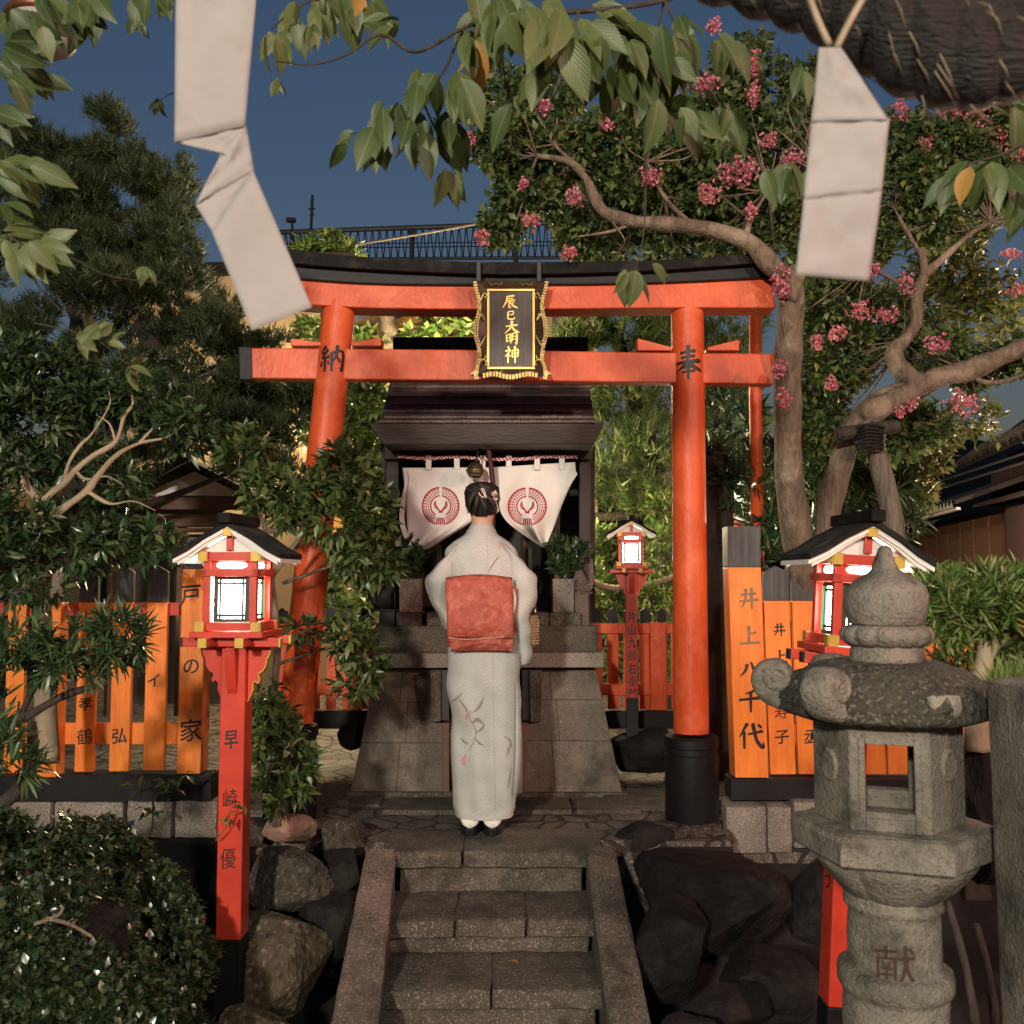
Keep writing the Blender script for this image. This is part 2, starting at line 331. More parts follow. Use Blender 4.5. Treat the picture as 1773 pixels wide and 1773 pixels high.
M['granite_red'] = mat('reddish_granite', (.17,.115,.09,1), (.09,.062,.05,1), .85, 4, bump=.6, bscale=70, speck=((.3,.2,.17,1),(.04,.03,.026,1)), spscale=140, blotch=(.05,.036,.03,1), bl_scale=3.5)
M['lantern_stone'] = mat('mossy_lantern_stone', (.23,.205,.16,1), (.085,.075,.056,1), .88, 3.5, 12, bump=.8, bscale=110, speck=((.205,.185,.15,1),(.06,.054,.042,1)), spscale=260, blotch=(.05,.047,.034,1), bl_scale=6)
M['moss_stone'] = mat('dark_mossy_stone', (.060,.054,.038,1), (.022,.021,.014,1), .9, 9, bump=1.3, bscale=60, speck=((.12,.11,.085,1),(.012,.011,.008,1)), spscale=110, blotch=(.032,.038,.014,1), bl_scale=9)
M['carved'] = mat('carved_red_paint', (.055,.022,.016,1), (.03,.014,.011,1), .85)
M['rock'] = mat('river_rock', (.075,.060,.045,1), (.026,.021,.017,1), .85, 7, 10, bump=1.5, bscale=22, speck=((.12,.105,.08,1),(.018,.015,.012,1)), spscale=60, blotch=(.022,.02,.015,1), bl_scale=6, spec=.2)
M['rock_brown'] = mat('brown_rock', (.12,.088,.055,1), (.045,.034,.022,1), .85, 6, 10, bump=1.5, bscale=18, speck=((.17,.14,.10,1),(.03,.024,.016,1)), spscale=50, blotch=(.03,.025,.017,1), bl_scale=5, spec=.2)
M['rock_dark'] = mat('dark_rock', (.013,.011,.010,1), (.006,.005,.005,1), .85, 7, 10, bump=1.5, bscale=20, blotch=(.022,.018,.014,1), bl_scale=6, spec=.2)
M['rock_pink'] = mat('pinkish_rock', (.27,.16,.11,1), (.17,.10,.07,1), .75, 6, bump=.8, bscale=14)
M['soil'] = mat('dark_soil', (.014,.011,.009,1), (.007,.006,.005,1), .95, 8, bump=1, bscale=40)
M['gold'] = mat('gold_leaf', (.78,.52,.17,1), (.6,.38,.10,1), .38, 12, metal=.75)
M['yellowcap'] = mat('gilt_yellow_cap', (.46,.32,.06,1), (.36,.23,.04,1), .42, 12, metal=.3)
M['plaquewood'] = mat('dark_zelkova_board', (.075,.05,.034,1), (.030,.019,.013,1), .42, 3, bump=.3, bscale=10, stretch=(16,4,1.4))
M['plaqueframe'] = mat('dark_brown_lacquer', (.07,.042,.022,1), (.045,.026,.014,1), .4, 8)
M['white'] = mat('white_plaster', (.72,.70,.64,1), (.62,.6,.55,1), .7, 6)
M['whitecloth'] = mat('white_cotton', (.74,.71,.65,1), (.68,.65,.6,1), .85, 3, bump=.2, bscale=240)
M['crest'] = mat('crimson_dye', (.40,.004,.03,1), (.34,.003,.024,1), .85, 20)
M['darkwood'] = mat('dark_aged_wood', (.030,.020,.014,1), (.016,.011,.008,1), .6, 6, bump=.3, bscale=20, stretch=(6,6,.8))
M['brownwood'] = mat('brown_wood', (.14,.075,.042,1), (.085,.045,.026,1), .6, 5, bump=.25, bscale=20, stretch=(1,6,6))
M['greywood'] = mat('grey_weathered_timber', (.18,.145,.105,1), (.06,.048,.036,1), .85, 5, bump=1.0, bscale=26, stretch=(7,7,.7))
M['bark'] = mat('smooth_pale_bark', (.20,.145,.095,1), (.075,.055,.038,1), .85, 7, 10, bump=1.3, bscale=26, stretch=(5,5,.7), blotch=(.30,.235,.16,1), bl_scale=5)
M['bark_dk'] = mat('dark_bark', (.05,.038,.028,1), (.022,.017,.013,1), .9, 9, bump=1.2, bscale=22, stretch=(3,3,.7))
M['bark_pale'] = mat('pale_branch_bark', (.36,.28,.18,1), (.2,.15,.095,1), .8, 7, bump=.6, bscale=28)
M['tanwall'] = mat('tan_plaster', (.42,.30,.17,1), (.37,.26,.145,1), .8, 2)
M['amberwall'] = mat('amber_plaster', (.62,.33,.09,1), (.52,.27,.07,1), .8, 2)
M['iron'] = mat('black_iron', (.012,.012,.013,1), (.018,.018,.018,1), .5, 12)
M['glass'] = mat('lit_paper_pane', (.9,.9,.85,1), (.9,.9,.85,1), .6, 3, emit=(1.0,.94,.82,1), estr=24)
M['grille'] = mat('dark_green_frame', (.020,.035,.022,1), (.015,.027,.018,1), .5, 12)
M['greenstrip'] = mat('green_panel_edge', (.03,.32,.12,1), (.03,.27,.1,1), .5, 8, emit=(.05,.65,.25,1), estr=.55)
M['straw'] = mat('old_straw', (.016,.012,.008,1), (.005,.004,.003,1), .6, 12, bump=1.0, bscale=30, stretch=(.9,9,9))
M['straw_pale'] = mat('pale_straw_wisps', (.26,.2,.13,1), (.17,.13,.08,1), .6, 20)
def papermat():
    m = mat('weathered_white_paper', (.36,.335,.32,1), (.29,.27,.255,1), .8, 3, bump=.5, bscale=9, blotch=(.29,.25,.22,1), bl_scale=8)
    t = m.node_tree; p = t.nodes['Principled BSDF']; tr = t.nodes.new('ShaderNodeBsdfTranslucent'); tr.inputs[0].default_value = (.6,.54,.48,1)
    ms = t.nodes.new('ShaderNodeMixShader'); ms.inputs[0].default_value = .3; t.links.new(p.outputs[0], ms.inputs[1]); t.links.new(tr.outputs[0], ms.inputs[2]); t.links.new(ms.outputs[0], t.nodes['Material Output'].inputs[0]); return m
M['paper'] = papermat()
G = lambda *c: tuple(c)+(1,)
M['lf_dark'] = leafmat('dark_conifer_leaves', [G(.018,.030,.012), G(.040,.060,.022), G(.085,.105,.040)], .5, .15)
M['lf_shrub'] = leafmat('shrub_leaves', [G(.030,.062,.018), G(.07,.115,.032), G(.17,.19,.065)], .36, .25)
M['lf_podo'] = leafmat('podocarpus_leaves', [G(.016,.040,.014), G(.038,.075,.028), G(.10,.14,.05)], .3, .15, spec=.6)
M['lf_podo_lt'] = leafmat('light_podocarpus_leaves', [G(.05,.11,.022), G(.11,.18,.04), G(.25,.27,.10)], .35, .25)
M['lf_hedge'] = leafmat('glossy_hedge_leaves', [G(.010,.022,.009), G(.022,.040,.015), G(.065,.08,.032)], .30, .08, spec=.9)
M['lf_cherry'] = leafmat('cherry_leaves', [G(.03,.055,.018), (.35,G(.06,.092,.026)), (.86,G(.13,.15,.05)), (.93,G(.38,.24,.05)), G(.42,.2,.05)], .45, .35, vein=True)
M['lf_crape'] = leafmat('crape_myrtle_leaves', [G(.045,.088,.030), G(.10,.16,.05), G(.24,.26,.095)], .42, .45)
M['lf_yellow'] = leafmat('yellowish_leaves', [G(.04,.07,.018), G(.09,.12,.03), G(.2,.19,.06)], .45, .35)
M['petal'] = leafmat('pink_petals', [G(.48,.10,.15), G(.68,.22,.27), G(.82,.45,.47)], .6, .35)
# ================================================================ GROUND, TERRACE, PATH
GZ = -.56
def gridmesh(x0, x1, y0, y1, nx, ny, zf):
    mb = MB(); vs = [(x0+(x1-x0)*i/nx, y0+(y1-y0)*j/ny, 0) for j in range(ny+1) for i in range(nx+1)]
    vs = [(x, y, zf(x, y)) for x, y, _ in vs]
    fs = [(j*(nx+1)+i, j*(nx+1)+i+1, (j+1)*(nx+1)+i+1, (j+1)*(nx+1)+i) for j in range(ny) for i in range(nx)]
    return mb.add(vs, fs)
tag(gridmesh(-300, 300, -60, 400, 8, 8, lambda x, y: GZ-.012).build('ground', M['soil']), kind='structure')
hb = MB(); hx_ = np.linspace(-70, 70, 141); HV = []
for x in hx_:
    h = 6.5+2.2*mnoise.noise(Vector((x*.06, 3, 0)))+.8*mnoise.noise(Vector((x*.4, 7, 0)))+4.5*max(0, min(1, (x-12)/8))
    HV += [(x, 58, GZ-.3), (x, 62, h*.6), (x, 72, h), (x, 90, GZ-.3)]
hb.add(HV, [(4*i+k, 4*i+4+k, 4*i+5+k, 4*i+1+k) for i in range(140) for k in range(3)])
tag(hb.build('hills', mat('dark_wooded_hills', (.012,.018,.012,1), (.007,.011,.008,1), .95, 1.5, 8, bump=1, bscale=3), smooth=True), kind='structure')
tag(gridmesh(-4, 4, .4, 4.3, 80, 40, lambda x, y: GZ+.03*mnoise.noise(Vector((x*2.2, y*2.2, 0)))).build('garden_soil', M['soil'], smooth=True), kind='structure')
# raised terrace
def pavemat():
    m = mat('flagstone_paving', (.10,.08,.063,1), (.045,.036,.029,1), .8, 4, bump=.6, bscale=30, speck=((.22,.19,.15,1),(.03,.026,.02,1)), spscale=120)
    t = m.node_tree; L = t.links.new; p = t.nodes['Principled BSDF']; tc = t.nodes.new('ShaderNodeTexCoord')
    v = t.nodes.new('ShaderNodeTexVoronoi'); v.feature = 'DISTANCE_TO_EDGE'; v.inputs['Scale'].default_value = 6.5; v.inputs['Randomness'].default_value = .9; L(tc.outputs['Object'], v.inputs['Vector'])
    r = t.nodes.new('ShaderNodeMapRange'); r.inputs[1].default_value = .03; r.inputs[2].default_value = .06; L(v.outputs['Distance'], r.inputs[0])
    old = p.inputs['Base Color'].links[0].from_socket; mx = t.nodes.new('ShaderNodeMix'); mx.data_type = 'RGBA'; L(r.outputs[0], mx.inputs[0]); mx.inputs[6].default_value = (.02,.016,.012,1); L(old, mx.inputs[7]); L(mx.outputs[2], p.inputs['Base Color'])
    b = t.nodes.new('ShaderNodeBump'); b.inputs['Distance'].default_value = .02; b.inputs['Strength'].default_value = .8; L(r.outputs[0], b.inputs['Height']); ob = p.inputs['Normal'].links[0].from_node; L(b.outputs[0], ob.inputs['Normal'])
    return m
def tfront(x): return 4.25 if -.72 < x < .98 else (4.50 if -1.2 < x < 0 else (4.80 if x < 0 else 4.70))
def tz(x, y):
    e = y-tfront(x); n = mnoise.noise(Vector((x*3, y*3, 2)))
    return -.012+.010*n if e >= 0 else max(GZ-.1, -.012+e*6+.03*n)
tb = gridmesh(-5, 5, 4.02, 11, 140, 150, lambda x, y: tz(x, y) if y > tfront(x)-.03 else GZ-.2)
tag(gridmesh(-5, 5, 3.6, 4.9, 160, 60, lambda x, y: tz(x, y)-.02 if not (-.62 < x < .62) else GZ-.2).build('bank', M['soil'], smooth=True), kind='structure')
tag(tb.build('terrace', pavemat()), kind='structure')
# flat slabs in front of the shrine
mb = MB()
for (x0, x1, y0, y1) in ((-.62, -.19, 4.72, 5.02), (-.18, .29, 4.72, 5.02), (.30, .62, 4.72, 5.02), (.46, 1.02, 4.78, 5.2), (-.98, -.64, 4.85, 5.3)):
    mb.box(((x0+x1)/2, (y0+y1)/2, -.012+.003*(x0 > .4)-.003*(x0 < -.9)), (x1-x0-.012, y1-y0-.012, .04))
tag(mb.build('paving_slabs', M['granite_dk'], bevel=.006), kind='structure')
# ---------------------------------------------------------------- STONE STEPS
def rough_box(c, d, div=6, amp=.006, seed=0):
    bm = bmesh.new(); bmesh.ops.create_cube(bm, size=1)
    bmesh.ops.subdivide_edges(bm, edges=bm.edges[:], cuts=div, use_grid_fill=True)
    mb = MB(); vs = []
    for v in bm.verts:
        q = Vector((v.co.x*d[0], v.co.y*d[1], v.co.z*d[2]))+Vector(c)
        n = Vector((mnoise.noise(q*14+Vector((seed, 0, 0))), mnoise.noise(q*14+Vector((0, seed+5, 0))), mnoise.noise(q*14+Vector((9, 0, seed)))))
        # soften worn edges
        e = sum(1 for k in range(3) if abs(abs(v.co[k])-.5) < 1e-4)
        q += n*amp
        if e >= 2: q += (Vector(c)-q).normalized()*amp*1.2
        vs.append(q)
    mb.add(vs, [tuple(v.index for v in f.verts) for f in bm.faces]); bm.free(); return mb
st = thing('stone_steps', 'worn granite steps between two sloping side kerbs leading up to the shrine', 'steps', (0, 3.6, GZ))
SX0, SX1 = at(685, 1465, 4.04).x, at(1015, 1465, 4.04).x
treads = [(4.04, 0.0, [(-1, .0, .35), (0, .35, 1.0)]), (3.73, -.165, [(0, 0, .333), (0, .333, .68), (0, .68, 1)]), (3.42, -.29, [(0, 0, .52), (0, .52, 1)]), (3.12, -.43, [(0, 0, .45), (0, .45, 1)])]
for i, (y, z, segs) in enumerate(treads):
    yb = 4.42 if i == 0 else treads[i-1][0]+.05
    for k, (_, a, b) in enumerate(segs):
        xa = SX0+(SX1-SX0)*a-(.012 if a == 0 else 0); xb = SX0+(SX1-SX0)*b+(.012 if b == 1 else 0)
        if i == 0: xa -= .05*(a == 0); xb += .06*(b == 1)
        rough_box(((xa+xb)/2, (y+yb)/2, z-.033+.002*k), (xb-xa-.001, yb-y, .066), 9, .0075, i*3+k).build('tread', M['granite_dk'], st, autosm=R(35))
    zz = treads[i+1][1] if i < 3 else GZ
    rough_box(((SX0+SX1)/2, y+.10, (z-.066+zz)/2), (SX1-SX0-.02, .12, abs(z-.066-zz)+.02), 7, .006, 40+i).build('riser', M['granite_dk'], st, autosm=R(35))
for s in (-1, 1):
    if s < 0: a0, a1, b0, b1 = at(634, 1470, 4.06), at(686, 1468, 4.06), at(560, 1830, 3.05), at(648, 1830, 3.05)
    else: a0, a1, b0, b1 = at(1014, 1466, 4.06), at(1064, 1466, 4.06), at(1062, 1830, 3.05), at(1140, 1830, 3.05)
    xs = sorted([a0.x, a1.x]); n = 22; rings = []
    for k in range(n+1):
        t = k/n; y = a0.y+(b0.y-a0.y)*t; z = a0.z+(b0.z-a0.z)*t; x0 = a0.x+(b0.x-a0.x)*t; x1 = a1.x+(b1.x-a1.x)*t
        j = lambda q: .004*mnoise.noise(Vector((q*7, y*11, s*3)))
        rings.append([(x0+j(1), y, z-.008+j(2)), (x0+.012, y, z+j(3)), (x1-.012, y, z+j(4)), (x1+j(5), y, z-.008+j(6)), (x1+j(7)-.004, y, z-.2), (x0+j(8)+.004, y, z-.3)])
    MB().loft([r[::-1] for r in rings]).build('side_kerb', M['granite_red'] if s < 0 else M['granite_dk'], st, autosm=R(30))
# ---------------------------------------------------------------- TORII
TY = 4.65
to = thing('torii_gate', 'vermilion torii gate with black curved top beam in front of the small shrine', 'torii gate', (0, TY, 0))
def cyl_rings(pts, n=40):
    pass
def pillar(top, bot, r, name='pillar'):
    mb = MB(); n = 40; rings = []
    for k in range(13):
        t = k/12; c = bot+(top-bot)*t; rr = r*(1.04-.06*t)
        rings.append([c+Vector((math.cos(2*PI*i/n)*rr, math.sin(2*PI*i/n)*rr, 0)) for i in range(n)])
    mb.loft(rings); return mb.build(name, M['verm'], to, smooth=False, autosm=R(50))
pil = {}
for s, (tx, ty_, bx, by, r) in {'l': (588, 530, 512, 1250, .079), 'r': (1190, 528, 1197, 1268, .079)}.items():
    t = at(tx, ty_-6, TY); b = at(bx, by, TY); o = pillar(t, b, r); pil[s] = (t, b, r, o)
    c = b.copy(); c.x += (b.x-t.x)*.12
    mb = MB().lathe([(.118, -.02), (.124, .0), (.124, c.z*0+.24), (.126, .26), (.126, .30), (.119, .306), (.119, b.z-.05), (.127, b.z-.045), (.127, b.z-.008), (.121, b.z), (.09, b.z+.003)], 40, (c.x, TY, -.015))
    mb.build('pillar_base', M['blackp'], o, autosm=R(35))
def on_pillar(s):
    t, b, r, o = pil[s]
    def f(u, v, w):
        k = (v-b.z)/(t.z-b.z); c = b+(t-b)*k; rr = r*(1.04-.06*k)+w; a = (u-at(0,0,1).x*0-c.x)/rr
        a = max(-1.5, min(1.5, a)); return (c.x+rr*math.sin(a), TY-rr*math.cos(a), v)
    return f
for s, ch, px, py, sz in (('l', '納', 575, 622, 50), ('r', '奉', 1192, 627, 60)):
    mb = MB(); p = at(px, py, TY-.079); write(mb, ch, (p.x, p.z), sz*(TY-.07)/FPX, on_pillar(s), .9 if s == 'r' else .95)
    mb.build('inscription', M['ink'], pil[s][3])
def beam(name, pts_top, pts_bot, depth, m, bevel=.006, y0=None):
    # pts in px; both lists ordered left->right
    y0 = TY-depth/2 if y0 is None else y0; rings = []
    mb = MB(); T = crom([tuple(at(x, y, y0)) for x, y in pts_top], 8); B = crom([tuple(at(x, y, y0)) for x, y in pts_bot], 8)
    for a, b in zip(T, B): rings.append([(b[0], y0, b[2]), (b[0], y0+depth, b[2]), (a[0], y0+depth, a[2]), (a[0], y0, a[2])])
    mb.loft([r[::-1] for r in rings][::-1]); return mb.build(name, m, to, bevel=bevel)
beam('top_beam', [(448, 478), (640, 491), (886, 493), (1130, 490), (1336, 480)], [(452, 522), (640, 533), (886, 535), (1130, 533), (1344, 533)], .15, M['verm'])
# black kasagi in two tiers
beam('black_cap_beam', [(430, 440), (640, 462), (886, 471), (1130, 464), (1342, 448)], [(434, 476), (640, 491), (886, 493), (1130, 490), (1344, 480)], .20, M['blackp'])
ke = beam('weathered_ridge', [(414, 408), (500, 430), (640, 445), (823, 453), (950, 453), (1130, 450), (1310, 438), (1348, 430)], [(420, 440), (500, 455), (640, 466), (823, 474), (950, 474), (1130, 468), (1310, 455), (1344, 447)], .30, M['char'], .004)
beam('tie_beam', [(432, 602), (640, 604), (886, 606), (1130, 610), (1341, 612)], [(434, 655), (640, 657), (886, 659), (1130, 662), (1341, 665)], .085, M['verm'])
beam('beam_end_cap', [(413, 600), (425, 600.5), (436, 601)], [(415, 657), (425, 657), (437, 657)], .092, M['blackp'], .003)
for (a, b, hi, side) in ((507, 560, 590, 0), (612, 662, 588, 1), (1102, 1160, 590, 0), (1222, 1276, 592, 1)):
    yb = 603 if a < 800 else 611; p0 = at(a, yb, TY); p1 = at(b, yb, TY); ph = at(a if side == 0 else b, hi, TY); pl = at(b if side == 0 else a, yb-6 if True else 0, TY)
    poly = [(p0.x, p0.z), (p1.x, p1.z), (p1.x, ph.z if side else pl.z), (p0.x, pl.z if side else ph.z)]
    MB().prism(poly, TY-.05, TY+.05).build('wedge', M['verm'], to, bevel=.003)
# brackets that hold the plaque
for px in (829, 933):
    a = at(px, 474, TY-.15); MB().box((a.x, TY-.16, a.z), (.022, .06, .10)).build('plaque_bracket', M['iron'], to, bevel=.003)
# ---------------------------------------------------------------- PLAQUE
pq = thing('shrine_plaque', 'dark wood plaque with gold writing and gilt scrolled border hung on the torii', 'plaque', tuple(at(884, 575, TY-.16)))
PY = TY-.15
def pr(mb, px0, py0, px1, py1, y0, y1):
    a = at(px0, py0, PY); b = at(px1, py1, PY); return mb.box2((a.x, y0, a.z), (b.x, y1, b.z))
pr(MB(), 847, 506, 921, 638, PY-.012, PY+.012).build('board', M['plaquewood'], pq)
fr = MB()
for q in ((843, 502, 926, 506.5), (843, 636.5, 926, 641)): pr(fr, *q, PY-.022, PY+.01)
for q in ((843, 506.6, 847.5, 636.4), (921.5, 506.6, 926, 636.4)): pr(fr, *q, PY-.022, PY+.01)
fr.build('inner_frame', M['gold'], pq, bevel=.002)
# bevelled brown outer frame with wavy outline
def wav(y):   # half width in px at py
    t = (y-490)/170; return 54+4*math.cos(t*PI*4.0)+(5 if t > .93 else 0)
fb = MB(); ys = np.linspace(491, 652, 24)
for s in (-1, 1):
    rings = []
    for y in ys:
        inn = at(884.5+s*41.5, max(503, min(640, 571+(y-571)*.87)), PY); out_ = at(884.5+s*wav(y), y, PY)
        rings.append([(inn.x, PY-.014, inn.z), (out_.x, PY-.034, out_.z), (out_.x, PY+.0, out_.z), (inn.x, PY+.008, inn.z)][::-s])
    fb.loft(rings)
for (y0, y1, k) in ((491, 503, 1), (640, 652, -1)):
    a = at(884.5-wav(y0 if k > 0 else y1), y0, PY); b = at(884.5+wav(y0 if k > 0 else y1), y1, PY); i0 = at(843, 503, PY).x; i1 = at(926, 503, PY).x
    zi, zo = (b.z, a.z) if k > 0 else (a.z, b.z)
    fb.add([(i0, PY-.014, zi), (i1, PY-.014, zi), (b.x, PY-.034, zo), (a.x, PY-.034, zo), (i0, PY+.006, zi), (i1, PY+.006, zi), (b.x, PY+.0, zo), (a.x, PY, zo)], [(0, 1, 2, 3) if k > 0 else (3, 2, 1, 0), (3, 2, 6, 7), (0, 3, 7, 4), (1, 5, 6, 2)])
fb.build('outer_frame', M['plaqueframe'], pq)
gd = MB()
for s in (-1, 1):      # fluted gilt edge
    for y in np.arange(493, 650, 4.6):
        p = at(884.5+s*(wav(y)+3.5), y, PY); gd.box((p.x, PY-.020, p.z), (.0165, .034, .0095), ry=s*.12*math.cos((y-490)/170*PI*4))
    def scroll(pts):
        S = crom([(at(884.5+s*x, y, PY).x, PY-.036, at(884.5+s*x, y, PY).z) for x, y in pts], 6); gd.tube([Vector(q) for q in S], [.0032+.0018*math.sin(PI*i/(len(S)-1)) for i in range(len(S))], 6)
    for pts in ([(45, 520), (42, 515), (46, 512), (50, 520), (55, 532), (58, 538)], [(58, 536), (52, 548), (46, 556), (44, 558)], [(44, 558), (50, 547), (56, 560), (57, 585), (53, 596)], [(43, 584), (47, 592), (53, 602), (58, 612)], [(58, 612), (54, 622), (47, 626), (43, 618)], [(44, 636), (42, 630), (48, 625), (55, 634), (57, 650), (60, 656)]): scroll(pts)
    p = at(884.5+s*60, 652, PY); gd.box((p.x, PY-.02, p.z), (.018, .034, .04), ry=s*.25, taper=1.1)
for x in np.arange(-46, 47, 5.6):
    p = at(884.5+x, 653+2.6*math.cos(x/46*PI*1.5), PY); gd.box((p.x, PY-.022, p.z), (.0115, .034, .022))
for s in (-1, 1):
    for y in (496, 647):
        S = crom([(at(884.5+s*(26+k), y+d, PY).x, PY-.034, at(884.5, y+d, PY).z) for k, d in ((-12, -3), (-6, 1.5), (0, -2), (6, 2), (12, -3))], 5); gd.tube([Vector(q) for q in S], .0028, 5)
gd.build('gilt_scrollwork', mat('old_gilt', (.46,.33,.12,1), (.20,.13,.05,1), .45, 40, metal=.7), pq, bevel=.0015, seg=1)
tx = MB()
for ch, px, py, sz, asp in (('辰', 883, 523, 25, 1.1), ('巳', 884.5, 546, 17, 1.0), ('大', 886, 567, 23, 1.15), ('明', 885.5, 586, 21, 1.05), ('神', 886, 614, 30, .85)): write_px(tx, ch, px, py, sz, PY-.012, asp)
tx.build('inscription', M['gold'], pq)
# ---------------------------------------------------------------- SHRINE
SY = 5.08
sh = thing('small_shrine', 'small wooden shrine with shingled roof on a tapered stone base behind the torii', 'shrine', (.0, SY, 0))
def quadblock(name, pxs, Y, depth, m, lean=0, bev=.008, par=None):
    # pxs: 4 px corners (bl, br, tr, tl) -> block with its front at Y (leaning back by lean at the top)
    P = [at(*pxs[0], Y), at(*pxs[1], Y), at(*pxs[2], Y+lean), at(*pxs[3], Y+lean)]; Q = [Vector((p.x, Y+depth, p.z)) for p in P]
    return MB().add(P+Q, [(0, 1, 2, 3), (7, 6, 5, 4), (0, 4, 5, 1), (1, 5, 6, 2), (2, 6, 7, 3), (3, 7, 4, 0)]).build(name, m, par or sh, bevel=bev)
def lerp(a, b, t): return a+(b-a)*t
for s, (bl, br, tr, tl) in {'l': ((606, 1372), (779, 1372), (765, 1158), (652, 1158)), 'r': ((903, 1372), (1078, 1374), (1032, 1158), (905, 1158))}.items():
    rows = [0, .40, .73, 1.0] if s == 'l' else [0, .42, .75, 1]
    for k in range(3):
        y0, y1 = rows[k], rows[k+1]; L0 = [lerp(bl[i], tl[i], y0) for i in (0, 1)]; L1 = [lerp(bl[i], tl[i], y1) for i in (0, 1)]; R0 = [lerp(br[i], tr[i], y0) for i in (0, 1)]; R1 = [lerp(br[i], tr[i], y1) for i in (0, 1)]
        cut = [.46, .52, .40][k] if s == 'l' else [.33, .42, .36][k]
        for (a, b) in ((0, cut), (cut, 1)):
            g = .22; c = [(lerp(L0[0], R0[0], a)+g, lerp(L0[1], R0[1], a)-g), (lerp(L0[0], R0[0], b)-g, lerp(L0[1], R0[1], b)-g), (lerp(L1[0], R1[0], b)-g, lerp(L1[1], R1[1], b)+g), (lerp(L1[0], R1[0], a)+g, lerp(L1[1], R1[1], a)+g)]
            quadblock('base_stone', c, SY+.10*y0, .75-.1*y0, M['base_stone'], .10*(y1-y0), .004)
quadblock('base_back', [(770, 1372), (910, 1372), (910, 1150), (770, 1150)], SY+.42, .25, M['blackp'])
for (a, b) in ((766, 778), (902, 913)): quadblock('base_frame_post', [(a, 1372), (b, 1372), (b, 1252), (a, 1252)], SY-.01, .05, M['brownwood'], bev=.003)
quadblock('base_plinth', [(594, 1384), (1090, 1386), (1086, 1373), (598, 1372)], SY-.03, .9, M['granite_dk'], bev=.006)
quadblock('altar_slab', [(648, 1157), (1046, 1156), (1046, 1130), (648, 1132)], SY-.0, .75, M['granite'], bev=.006)
for (a, b) in ((650, 790), (790.6, 905), (905.6, 1034)): quadblock('upper_course', [(a, 1130), (b, 1130), (b, 1084), (a, 1084)], SY+.10, .5, M['granite_dk'])
for (a, b, yt, ch) in ((686, 730, 1060, 1), (738, 775, 1060, 0), (930, 950, 1060, 0), (951, 1006, 1060, 1)):
    quadblock('altar_step_stone', [(a, 1084), (b, 1084), (b, yt), (a, yt)], SY+.15, .25, M['granite_dk'])
for (a, b) in ((691, 728), (957, 994)): quadblock('vase_block', [(a, 1060), (b, 1060), (b, 1002), (a, 1002)], SY+.17, .13, M['granite'], bev=.005)
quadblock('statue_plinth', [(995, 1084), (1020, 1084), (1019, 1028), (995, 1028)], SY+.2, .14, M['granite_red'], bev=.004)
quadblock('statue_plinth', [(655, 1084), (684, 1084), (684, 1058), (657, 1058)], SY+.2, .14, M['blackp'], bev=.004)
# brackets in the niche
for (a, b) in ((744, 764), (916, 938)):
    quadblock('hanging_bracket', [(a+2, 1250), (b-1, 1250), (b, 1161), (a, 1161)], SY-.015, .07, M['granite_dk'] if a < 800 else M['granite_dk'], bev=.006)
for (a, b) in ((762, 778), (903, 918)): quadblock('iron_bracket', [(a, 1248), (b, 1248), (b, 1160), (a, 1160)], SY+.01, .06, M['iron'], bev=.004)
# timber cell behind the curtain
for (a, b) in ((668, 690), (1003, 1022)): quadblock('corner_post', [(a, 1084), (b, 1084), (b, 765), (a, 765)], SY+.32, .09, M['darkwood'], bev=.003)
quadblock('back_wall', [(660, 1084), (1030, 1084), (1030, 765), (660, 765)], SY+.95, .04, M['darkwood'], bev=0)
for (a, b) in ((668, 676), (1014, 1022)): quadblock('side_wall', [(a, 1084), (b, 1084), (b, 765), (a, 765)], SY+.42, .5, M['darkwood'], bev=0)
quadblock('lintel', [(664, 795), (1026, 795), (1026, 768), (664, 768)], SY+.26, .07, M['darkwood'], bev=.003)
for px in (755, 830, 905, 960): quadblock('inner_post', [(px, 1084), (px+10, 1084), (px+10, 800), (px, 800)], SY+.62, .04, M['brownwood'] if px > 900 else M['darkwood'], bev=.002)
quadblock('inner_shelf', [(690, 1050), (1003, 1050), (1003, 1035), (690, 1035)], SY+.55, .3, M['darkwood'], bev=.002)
# roof: thick dark eave and curved shingled slope in courses
EY = SY-.12
quadblock('eave_fascia', [(664, 770), (1030, 769), (1047, 731), (637, 733)], EY+.06, .5, M['eave'], -.03, .006)
rf = MB(); e0 = at(655, 733, EY+.02); e1 = at(1032, 733, EY+.02); rx = at(682, 640, SY+.45); rx1 = at(1016, 640, SY+.45); NR = 9
for k in range(NR):
    t0 = k/NR; t1 = (k+1)/NR; f = lambda t: (e0.z+(rx.z+.12-e0.z)*(t**1.25), EY+.02+.62*t, e0.x+(rx.x-e0.x)*t, e1.x+(rx1.x-e1.x)*t)
    a, b = f(t0), f(t1)
    z0, y0, xa, xb = a; z1, y1, xc, xd = b; nn = 26
    for i in range(nn):
        u0 = (i+(.5 if k % 2 else 0))/nn; u1 = min(1, u0+1/nn)
        if u0 >= 1: continue
        x00, x01 = xa+(xb-xa)*u0, xa+(xb-xa)*u1-.0016; x10, x11 = xc+(xd-xc)*u0, xc+(xd-xc)*u1-.0016
        d = .010+.004*random.random(); j = .003*random.random()
        rf.add([(x00, y0-j, z0+.004), (x01, y0-j, z0+.004), (x01, y0-j, z0+.004+d), (x00, y0-j, z0+.004+d), (x10, y1+.03, z1+.006), (x11, y1+.03, z1+.006)], [(0, 1, 2, 3), (3, 2, 5, 4), (0, 3, 4), (1, 5, 2)])
